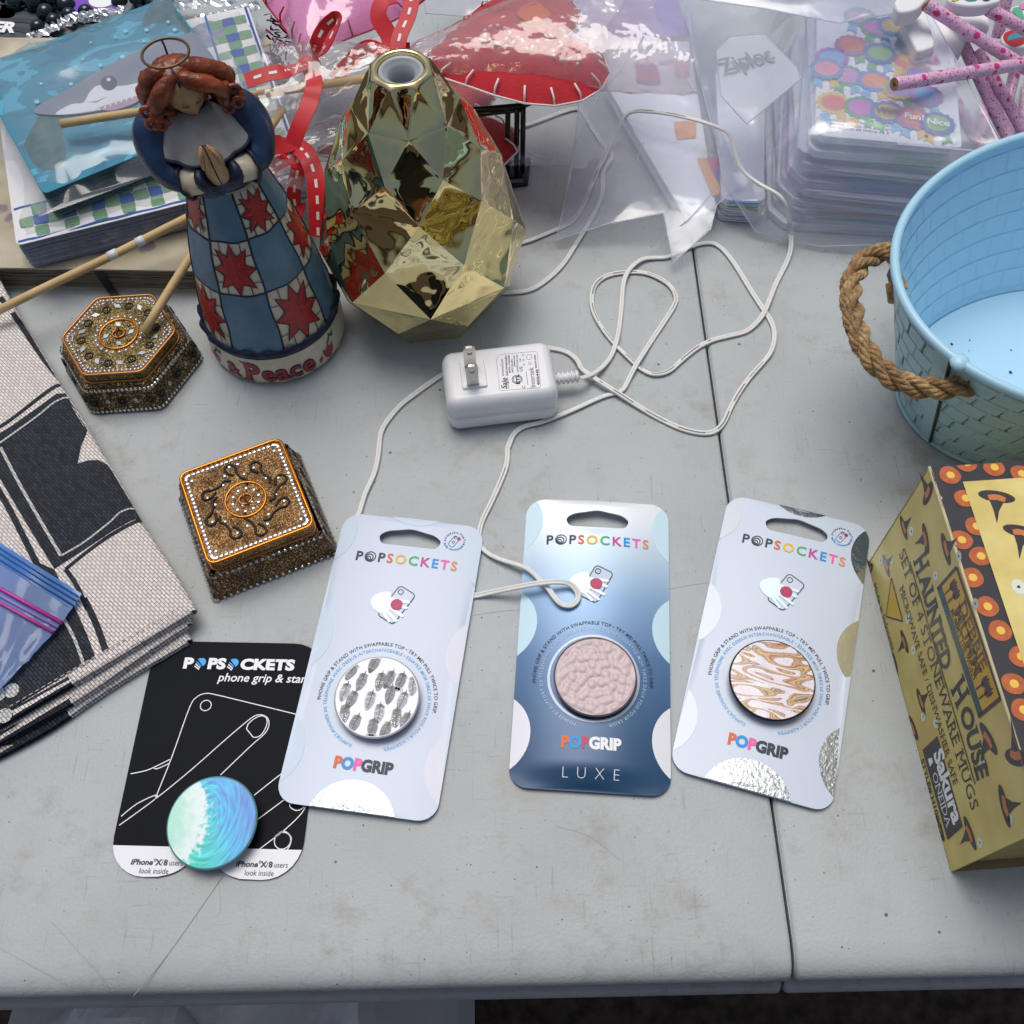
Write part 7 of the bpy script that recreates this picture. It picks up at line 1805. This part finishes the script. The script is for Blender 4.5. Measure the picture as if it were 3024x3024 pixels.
# --- clear bags
def bagfilm(parent, pix, zf, m, amp=.005, sc=26, step=.011, seed=1.0, name='film'):
    o = [tuple(U(x, y, z)[:2]) for x, y, z in pix]
    if sum((o[i - 1][0] * o[i][1] - o[i][0] * o[i - 1][1]) for i in range(len(o))) < 0: o = o[::-1]
    g = crumple(o, zf, amp, sc, step, .4, seed); g.sm = [True] * len(g.f)
    r = obj(name, g, m, parent)
    e_ = Geo(); ed = [g.v[i] + Vector((0, 0, .0002)) for i in range(len(o))]; e_.tube(ed, .00045, 5, closed=True); obj('film_edge', e_, M_bagB, r); return r
b1_ = thing('clear_bag', 'crumpled clear plastic bag holding the drum and flag sticker pad', 'bag')
def zb1(x, y):
    d = max(0, .08 - x) ; e = max(0, .455 - y); return .0195 - .25 * d - .5 * e if (.0195 - .25 * d - .5 * e) > .003 else .003
bagfilm(b1_, [(1740, -40, .02), (1700, 400, .012), (1660, 640, .006), (1640, 720, .003), (1790, 700, .003), (1950, 690, .003), (1985, 790, .003), (2090, 720, .003), (2110, 640, .010), (2190, 560, .018), (2120, 380, .02), (2060, 180, .02), (2030, -40, .02)], zb1, M_bagA, .0048, 26, .014, 2.0)
g = Geo()
for pts in ([(1700, 420, .016), (1760, 300, .022), (1850, 180, .024), (1900, 60, .024)], [(1745, 650, .008), (1850, 540, .018), (1900, 420, .022)], [(1920, 730, .004), (2030, 650, .018), (2110, 560, .022)]):
    P_ = [U(*p) for p in spline(pts, 6)]; g.tube(P_, [.0004] * len(P_), 4)
obj('film_creases', g, M_bagB, b1_)
b2_ = thing('clear_bag', 'large cloudy zip bag draped over the tall sticker stack', 'bag')
def zb2(x, y):
    c, s = cos(SRA), sin(SRA); u = (x - S0.x) * c + (y - S0.y) * s; v = -(x - S0.x) * s + (y - S0.y) * c
    h = .0640
    if u < .004: h -= min(.040, (.004 - u) * 3.2)
    if v < .004: h -= min(.061, (.004 - v) * 3.0)
    return max(.003, h)
bagfilm(b2_, [(2010, -60, .03), (2060, 180, .03), (2115, 420, .025), (2125, 600, .01), (2230, 690, .003), (2420, 730, .003), (2650, 745, .003), (2880, 660, .03), (2960, 470, .06), (2850, 220, .066), (2740, 20, .066), (2700, -60, .066)], zb2, M_bagA, .0060, 24, .011, 5.0)
bagfilm(b2_, [(2110, 170, .066), (2120, 330, .060), (2200, 390, .066), (2360, 248, .068), (2350, 210, .068), (2250, 110, .068), (2150, 120, .068)], lambda x, y: .0705, M_zipw, .0016, 26, .010, 8.0, 'printed_panel')
g = Geo(); p = U(2140, 210, .0735); q = U(2292, 170, .0735); M_zt = mat('zip_grey_ink', '#8f989c', .4); M_zr = mat('zip_red_ink', '#d0527a', .4); M_zbl = mat('zip_blue_ink', '#3f93c8', .4)
d = q - p; between(g, 'Ziploc', p, q, .0110, .0730, .02, 0); g.m = [0] * len(g.m)
nf = len(g.f); obj('panel_lettering', g, [M_zt], b2_)
def sheet_px(name, label, cat, pix, z, m, th=.0008, parent=None):
    o = [tuple(U(x, y, z)[:2]) for x, y in pix]
    if sum((o[i - 1][0] * o[i][1] - o[i][0] * o[i - 1][1]) for i in range(len(o))) < 0: o = o[::-1]
    g = sheet(o, (), .012, lambda x, y: z + .0012 * noise.noise((x * 20, y * 20, z)), th)
    return tag(obj(name, g, m), label, cat)
M_purp = mat('purple_blue_card', '#6a78c8', .4, vary=(14, .9, '#8f7ccc')); M_pv = mat('violet_card', '#8a7fd0', .4, vary=(22, 1, '#5b9ad8')); 
sheet_px('printed_card', 'purple blue printed card showing through the clear bags at top centre', 'card', [(1760, -60), (1985, -60), (2035, 100), (1800, 112)], .0165, M_purp)
sheet_px('printed_card', 'violet and blue printed card behind the large red heart', 'card', [(1480, -60), (1745, -60), (1790, 60), (1640, 100), (1560, 40)], .030, M_pv)
b3_ = thing('clear_bag', 'crumpled cloudy plastic bag at the top edge behind the large red heart', 'bag')
bagfilm(b3_, [(1240, -90, .04), (1260, 60, .04), (1420, 30, .05), (1620, 70, .05), (1760, 130, .045), (1830, 60, .04), (1900, -60, .035), (1700, -120, .03), (1400, -120, .03)], lambda x, y: .046, M_bagB, .012, 24, .011, 11.0)
b4_ = thing('clear_bag', 'crumpled clear film at the top edge above the sticker stack', 'bag')
bagfilm(b4_, [(1990, -110, .05), (2020, 60, .062), (2250, 40, .075), (2480, 60, .08), (2640, 40, .08), (2660, -110, .07)], lambda x, y: .078, M_bagA, .010, 24, .012, 15.0)
# ================================================================== pink floral pencils with white foam toppers
def floral():
    m = bpy.data.materials.new('pink_floral_wrap'); m.use_nodes = True; nt = m.node_tree; N = nt.nodes; L = nt.links; p = N['Principled BSDF']; p.inputs['Roughness'].default_value = .25
    tc = N.new('ShaderNodeTexCoord'); O = tc.outputs['Object']
    def vor(s, th0, th1, keep):
        v = N.new('ShaderNodeTexVoronoi'); v.inputs['Scale'].default_value = s; L.new(O, v.inputs['Vector']); sc = N.new('ShaderNodeSeparateColor'); L.new(v.outputs['Color'], sc.inputs[0])
        a = N.new('ShaderNodeMapRange'); a.inputs[1].default_value = th0; a.inputs[2].default_value = th1; a.inputs[3].default_value = 1; a.inputs[4].default_value = 0; L.new(v.outputs['Distance'], a.inputs[0])
        b = N.new('ShaderNodeMath'); b.operation = 'GREATER_THAN'; b.inputs[1].default_value = keep; L.new(sc.outputs[0], b.inputs[0]); c = N.new('ShaderNodeMath'); c.operation = 'MULTIPLY'; L.new(a.outputs[0], c.inputs[0]); L.new(b.outputs[0], c.inputs[1]); return c.outputs[0]
    def mix(a, col, f):
        x = N.new('ShaderNodeMix'); x.data_type = 'RGBA'; x.inputs[7].default_value = (*lin(col), 1)
        if isinstance(a, str): x.inputs[6].default_value = (*lin(a), 1)
        else: L.new(a, x.inputs[6])
        L.new(f, x.inputs[0]); return x.outputs[2]
    w_ = N.new('ShaderNodeTexNoise'); w_.inputs['Scale'].default_value = 330; w_.inputs['Detail'].default_value = 2; w_.inputs['Distortion'].default_value = 1.5; L.new(O, w_.inputs['Vector'])
    a = N.new('ShaderNodeMath'); a.operation = 'SUBTRACT'; a.inputs[1].default_value = .5; L.new(w_.outputs['Fac'], a.inputs[0]); b = N.new('ShaderNodeMath'); b.operation = 'ABSOLUTE'; L.new(a.outputs[0], b.inputs[0])
    tw = N.new('ShaderNodeMapRange'); tw.inputs[1].default_value = .018; tw.inputs[2].default_value = .032; tw.inputs[3].default_value = .75; tw.inputs[4].default_value = 0; L.new(b.outputs[0], tw.inputs[0])
    c = mix('#ecb9dc', '#8d8078', tw.outputs[0]); c = mix(c, '#a8668c', vor(520, .25, .32, .55)); c = mix(c, '#d23f86', vor(165, .30, .36, .55)); c = mix(c, '#c02a62', vor(230, .24, .30, .66)); L.new(c, p.inputs['Base Color']); return m
M_flo = floral(); M_foam = mat('white_foam', (.80, .81, .83), .6, bump=(700, .1, .0003)); M_endw = mat('pencil_end_wood', '#a07c52', .7); M_lead = mat('pencil_lead', '#2b2b2e', .5)
M_pr = mat('topper_red', '#b0182c', .4); M_pt = mat('topper_teal', '#2f8f9a', .4); M_py = mat('topper_yellow', '#e8d23a', .4); M_pg = mat('topper_green', '#58b08a', .4); M_pp = mat('topper_pink', '#e07ac0', .4)
PC = crop(2574, 0, 4.293); PR = .0037; GP = 'pink floral pencils heaped at the top right corner'
def pencil(label, a, b, topper=None, art=None, group=None):
    A = PC(*a); B = PC(*b); ax = (B - A); L_ = ax.length; ax.normalize()
    t = thing('floral_pencil', label, 'pencil', A, 0, group); q = ax.to_track_quat('Z', 'Y'); M = q.to_matrix().to_4x4()
    g = Geo(); g.lathe([(PR * .97, 0), (PR, .0004), (PR, L_ - .0004), (PR * .97, L_)], 16, cap0=False, cap1=False); g.xf(M); obj('barrel', g, M_flo, t)
    for z, s in ((.0002, -1), (L_ - .0002, 1)):
        g = Geo(); g.disc((0, 0), PR * .97, z, 16, 0); g.disc((0, 0), PR * .34, z + s * .0001, 10, 1); g.xf(M); obj('end', g, [M_endw, M_lead], t)
    if topper:
        shape, zlo, th, nrm = topper; P_ = [PC(x, y, zlo) - A for x, y in shape]
        if sum(P_[i - 1].x * P_[i].y - P_[i].x * P_[i - 1].y for i in range(len(P_))) < 0: P_ = P_[::-1]
        o = spline([(p.x, p.y) for p in P_], 4, True); z0 = P_[0].z; g = Geo(); g.slab(o, [(.0012, z0 - th), (0, z0 - th + .001), (0, z0 - .0012), (.0005, z0 - .0004), (.0015, z0)]); tp_ = obj('topper', g, M_foam, t)
        if art:
            g = Geo()
            for pts, mi in art:
                q_ = [PC(x, y, zlo) - A for x, y in pts]; o2 = spline([(p.x, p.y) for p in q_], 3, True); g.poly(o2 if sum(o2[i - 1][0] * o2[i][1] - o2[i][0] * o2[i - 1][1] for i in range(len(o2))) > 0 else o2[::-1], z0 + .0002 + .00012 * mi, mi)
            obj('topper_print', g, [M_pr, M_pt, M_py, M_pg, M_pp, M_inkk], tp_)
    return t
pencil('pink floral pencil lying crosswise with its brown end pointing left', (285, 1070, .0760), (1880, 815, .0640))
pencil('pink floral pencil running from the upper left topper down to the right edge', (690, 60, .0840), (2300, 1085, .0500), ([(300, 0), (350, 140), (520, 130), (640, 60), (700, -60), (480, -120)], .085, .010, 0))
pencil('pink floral pencil with squarish white topper, leftmost of those pointing down', (690, 640, .0640), (1560, 2180, .0120), ([(395, 215), (630, 90), (760, 370), (800, 560), (700, 620), (600, 640), (540, 560)], .070, .010, 0))
pencil('pink floral pencil under the crosswise one, second of those pointing down', (1160, 560, .0540), (1900, 2120, .0120), ([(700, 230), (900, 240), (1120, 350), (1200, 480), (1130, 640), (990, 690), (830, 650), (790, 480)], .060, .009, 0))
pencil('pink floral pencil under the crosswise one, third of those pointing down', (1330, 640, .0520), (2200, 2110, .0120), ([(1000, 90), (1080, 130), (1230, 60), (1370, 70), (1440, 150), (1500, 260), (1480, 370), (1370, 370), (1200, 330), (1060, 200)], .069, .010, 0))
pencil('pink floral pencil at the far right with its blunt end under a colourful topper', (1480, 120, .0800), (2300, 560, .0640), ([(960, -20), (1100, 50), (1300, 70), (1480, 50), (1640, -10), (1500, -120), (1100, -120)], .086, .008, 0), [([(1010, 5), (1060, 20), (1110, 0), (1080, -25)], 2), ([(1180, 0), (1240, 22), (1330, 10), (1300, -20)], 1), ([(1400, 5), (1450, 20), (1500, 0), (1450, -20)], 5)])
pencil('pink floral pencil with a red and teal heart topper beside the right edge', (1850, 780, .0300), (1560, 1960, .0060), ([(1650, 470), (1700, 390), (1800, 360), (1960, 340), (2050, 420), (2000, 560), (1850, 600), (1700, 560)], .0480, .009, 0), [([(1665, 470), (1720, 400), (1900, 370), (2000, 430), (1960, 540), (1830, 590), (1710, 550)], 0), ([(1720, 520), (1760, 440), (1900, 420), (1950, 470), (1800, 500)], 1), ([(1790, 470), (1840, 440), (1900, 450), (1850, 480)], 0)])
pencil('pink floral pencil lowest in the heap, standing out below the crosswise one', (1450, 1290, .0050), (1400, 1760, .0045))
pencil('pink floral pencil at the top edge behind the far right topper', (1725, -60, .0560), (1590, 470, .0330))
pencil('pink floral pencil with teal eyelash topper in the top right corner', (2000, 1000, .0060), (1900, 1800, .0050), ([(1770, 100), (1850, 60), (2050, 40), (2080, 230), (1900, 250), (1820, 180)], .0720, .008, 0), [([(1780, 120), (1880, 110), (1932, 240), (1850, 220)], 3), ([(1860, 80), (1960, 60), (1990, 110), (1900, 130)], 4), ([(1870, 160), (1900, 155), (1910, 190), (1885, 190)], 2)])
# ================================================================== beads, badge, foil strips at the top left
M_hem = mat('hematite_bead', '#3b4547', .12, .85); M_bdg = mat('badge_rubber', '#3a434c', .5); M_bdg2 = mat('badge_swirl', '#232a33', .5); M_silv = mat('silver_strip', (.74, .76, .78), .18, .9, bump=(200, .4, .001))
TL0 = crop(0, 0, 3.864)
def beads(label, pts, r=.0064, n_gap=1.0):
    t = thing('bead_necklace', label, 'necklace'); P_ = [Vector(p) for p in spline([TL0(*p) for p in pts], 16)]; d = 0; lastp = None; first = None; k = 0
    g = Geo(); g.tube(P_[::4] + [P_[-1]], .0009, 5); obj('string', g, M_hem, t)
    for p in P_:
        if lastp is None or (p - lastp).length >= r * 2.0 * n_gap:
            if first is None:
                g = Geo(); g.ball((0, 0, 0), r, 14, 9); first = obj('bead', g, M_hem, t); first.location = p
            else:
                c = first.copy(); COL.objects.link(c); c.parent = t; c.location = p
            lastp = p
    return t
beads('strand of dark shiny round beads along the top left edge', [(60, -60, .0075), (240, 80, .0075), (360, 30, .009), (480, 90, .0075), (560, 170, .0070), (620, -60, .0075), (740, 40, .0075), (770, 110, .0072)], .0070)
beads('strand of dark shiny beads curving behind the shark napkins', [(440, 320, .0070), (540, 260, .0072), (640, 240, .0070), (760, 180, .0068), (900, 180, .0066), (1010, 130, .0066)], .0058)
beads('strand of dark shiny beads at the top edge above the shark napkins', [(1370, 40, .0066), (1480, 10, .0066), (1600, 10, .0066), (1720, 20, .0066), (1780, 60, .0066), (1900, -30, .0066), (2060, -40, .0066)], .0064)
bd = thing('round_badge', 'round dark rubber badge with raised white letters at the top left corner', 'badge', TL0(-60, 430, .0055)); bdo = TL0(-60, 430, .0055)
g = Geo(); g.lathe([(.0385, -.005), (.0400, -.0038), (.0400, -.0008), (.0388, 0)], 56); obj('disc', g, M_bdg, bd)
g = Geo(); g.ring((0, 0), .0368, .0388, .0006, 56, 0); 
for r0 in (.006, .016, .026): g.ring((.012, -.010), r0, r0 + .005, .0004, 40, 0, radians(-120), radians(200))
obj('swirl', g, M_bdg2, bd)
g = Geo(); p = TL0(150, 380, .0055) - bdo; text(g, 'SUPER', .0105, p.x, p.y, 'r', radians(-8), 0, .05, 0, .0009); p = TL0(82, 720, .0055) - bdo; text(g, 'FAN!', .0095, p.x, p.y + .001, 'r', radians(8), 0, .05, 0, .0009); obj('badge_lettering', g, M_white, bd)
g = Geo(); q = TL0(95, 110, .0055) - bdo; g.slab(rrect(.012, .020, .004, 4, q.x, q.y), [(0, -.004), (0, 0)]); obj('hanging_tab', g, M_bdg, bd)
def strip(label, pts, wd, m, seed):
    t = thing('foil_strip', label, 'foil strip'); P_ = [Vector(p) for p in spline([TL0(*p) for p in pts], 8)]; g = Geo(); n = len(P_); rnd = random.Random(seed); vs = []
    for i, p in enumerate(P_):
        tt = (P_[min(i + 1, n - 1)] - P_[max(0, i - 1)]).normalized(); s = tt.cross(Vector((0, 0, 1))).normalized()
        for j in range(5): vs.append(p + s * wd * (j / 4 - .5) + Vector((0, 0, .0045 * (ridge(i * .5, j * 1.1, .9, seed) - .3) + rnd.uniform(-.0008, .0008))))
    g.add(vs, [(i * 5 + j, i * 5 + j + 1, (i + 1) * 5 + j + 1, (i + 1) * 5 + j) for i in range(n - 1) for j in range(4)], 0, False); obj('strip', g, m, t)
    return t
strip('bright silver foil strip lying between the beads and the shark napkins', [(310, 440, .008), (560, 330, .009), (800, 240, .010), (1050, 190, .010), (1300, 220, .010)], .010, M_silv, 3)
strip('silver foil strip just behind the wrapper of the shark napkins', [(150, 580, .008), (450, 520, .009), (700, 470, .010), (950, 400, .010)], .011, M_silv, 5)
strip('narrow silver foil strip below the purple button', [(680, 230, .012), (900, 170, .013), (1150, 130, .013), (1440, 110, .012)], .007, M_silv, 7)
strip('silver foil strip along the top edge behind the gingham napkins', [(2200, 260, .014), (2500, 190, .016), (2750, 120, .018), (2950, 40, .018)], .012, M_silv, 9)
strip('silver foil strip at the top edge beside the pink heart', [(1950, 60, .010), (2300, 20, .012), (2700, -20, .012)], .012, M_silv, 11)
bt2 = thing('round_button', 'small purple and white round button at the top left edge', 'button', TL0(1110, 20, .008)); g = Geo(); g.lathe([(.0270, -.004), (.0275, -.002), (.0262, 0)], 40); obj('rim', g, mat('button_clear_rim', '#8f979c', .15, .6), bt2); g = Geo(); g.disc((-.003, 0), .0205, .0003, 36, 0); g.disc((.004, .003), .0105, .0005, 24, 1); obj('face', g, [mat('button_purple', '#7a48c0', .3), M_white], bt2)
tn = thing('tinsel', 'dark magenta tinsel strands between gingham napkins and pink heart', 'tinsel'); g = Geo(); random.seed(77); 
for k in range(160):
    p = U(825 + random.uniform(-28, 28), 130 + random.uniform(-110, 130), .020 + random.uniform(-.012, .012)); d = Vector([random.uniform(-1, 1) for _ in range(3)]); g.add([p, p + d * .006, p + d * .006 + Vector((.0012, .0008, .0006)), p + Vector((.0012, 0, .0005))], [(0, 1, 2, 3)], k % 2)
obj('tinsel', g, [mat('tinsel_magenta', '#8a1658', .2, .8), mat('tinsel_dark', '#3a0f2c', .2, .8)], tn, kind='stuff')
# ================================================================== the person taking the picture, seen mirrored in the gold diffuser
ph = thing('phone', 'dark phone held up by the person in the olive jacket', 'phone', (0, 0, 0))
g = Geo(); g.slab(rrect(.0715, .147, .010, 5), [(.001, -.0078), (0, -.0068), (0, -.001), (.001, 0)]); Mc = cam.matrix_world.copy() @ Matrix.Translation((.018, -.055, .008)); 
g.xf(Mc); obj('phone_body', g, mat('phone_black', '#111214', .3), ph)
pr_ = thing('person', 'person in black shirt and open olive jacket holding up a phone, mirrored in gold diffuser', 'person', (0, 0, 0))
def skin_mesh(name, verts, edges, radii, sub=2, root=0):
    me = bpy.data.meshes.new(name); me.from_pydata(verts, edges, []); o = bpy.data.objects.new(name, me); COL.objects.link(o)
    md = o.modifiers.new('s', 'SKIN'); md.use_smooth_shade = True
    for i, r in enumerate(radii):
        d = me.skin_vertices[0].data[i]; d.radius = r if isinstance(r, tuple) else (r, r); d.use_root = (i == root)
    ss = o.modifiers.new('d', 'SUBSURF'); ss.levels = sub; ss.render_levels = sub
    dg = bpy.context.evaluated_depsgraph_get(); m2 = bpy.data.meshes.new_from_object(o.evaluated_get(dg)); bpy.data.objects.remove(o); return m2
YB = -.52
Vv = [(0, YB, .17), (0, YB, .32), (0, YB + .01, .48), (0, YB, .60), (0, YB + .01, .69), (0, YB + .02, .74), (0, YB + .03, .86),
      (.10, YB, .10), (.11, YB + .01, -.30), (.11, YB - .02, -.66), (.12, YB + .10, -.71), (-.10, YB, .10), (-.11, YB + .01, -.30), (-.11, YB - .02, -.66), (-.12, YB + .10, -.71),
      (.17, YB, .62), (.22, -.33, .36), (.07, -.10, .40), (.065, -.045, .43), (-.17, YB, .62), (-.21, -.33, .36), (-.05, -.10, .39), (-.042, -.045, .42)]
Ee = [(0, 1), (1, 2), (2, 3), (3, 4), (4, 5), (5, 6), (0, 7), (7, 8), (8, 9), (9, 10), (0, 11), (11, 12), (12, 13), (13, 14), (3, 15), (15, 16), (16, 17), (17, 18), (3, 19), (19, 20), (20, 21), (21, 22)]
Rr = [(.17, .11), (.15, .10), (.17, .11), (.16, .09), .055, .075, .085, .09, .06, .045, .045, .09, .06, .045, .045, .07, .048, .030, .034, .07, .048, .030, .034]
me = skin_mesh('person_body', Vv, Ee, Rr)
for m_ in (mat('black_shirt', '#0d0e12', .85), mat('olive_jacket', '#4d4a34', .85), mat('dark_jeans', '#1c2433', .85), mat('person_skin', '#b98468', .5), mat('shoe_dark', '#1b1a1a', .6)): me.materials.append(m_)
for p in me.polygons:
    c = p.center; i = 0
    if c.z > .70 or (c.y > -.13 and c.z > .3): i = 3
    elif c.z < -.64: i = 4
    elif c.z < .14: i = 2
    elif abs(c.x) > .105 or c.y < YB: i = 1
    p.material_index = i; p.use_smooth = True
bo = bpy.data.objects.new('body', me); COL.objects.link(bo); bo.parent = pr_
g = Geo(); g.grid(24, 12, lambda u, v: (.093 * cos(2 * pi * u) * cos(-.5 + v * 2.07), YB + .015 + .108 * sin(2 * pi * u) * cos(-.5 + v * 2.07), .845 + .115 * sin(-.5 + v * 2.07))); obj('hair', g, mat('dark_hair', '#2a1c14', .7), bo)
for s in (-1, 1):
    for k in range(5):
        x0 = s * .055 + .01; z0 = .42 - .016 * k if k < 4 else .44; g = Geo(); y0 = -.040
        pts = [(x0, y0, z0), (x0 - s * .004, y0 + .022, z0 + .006), (x0 - s * .016, y0 + .030, z0 + .006), (x0 - s * .028, y0 + .026, z0 + .004)] if k < 4 else [(x0, y0 - .005, z0), (x0 - s * .014, y0 - .012, z0 + .018), (x0 - s * .030, y0 - .008, z0 + .026)]
        g.tube(spline(pts, 4), [.0085] * 5 + [.0075] * (len(spline(pts, 4)) - 6) + [.005], 8); obj('finger', g, M_pskin if False else me.materials[3], bo)
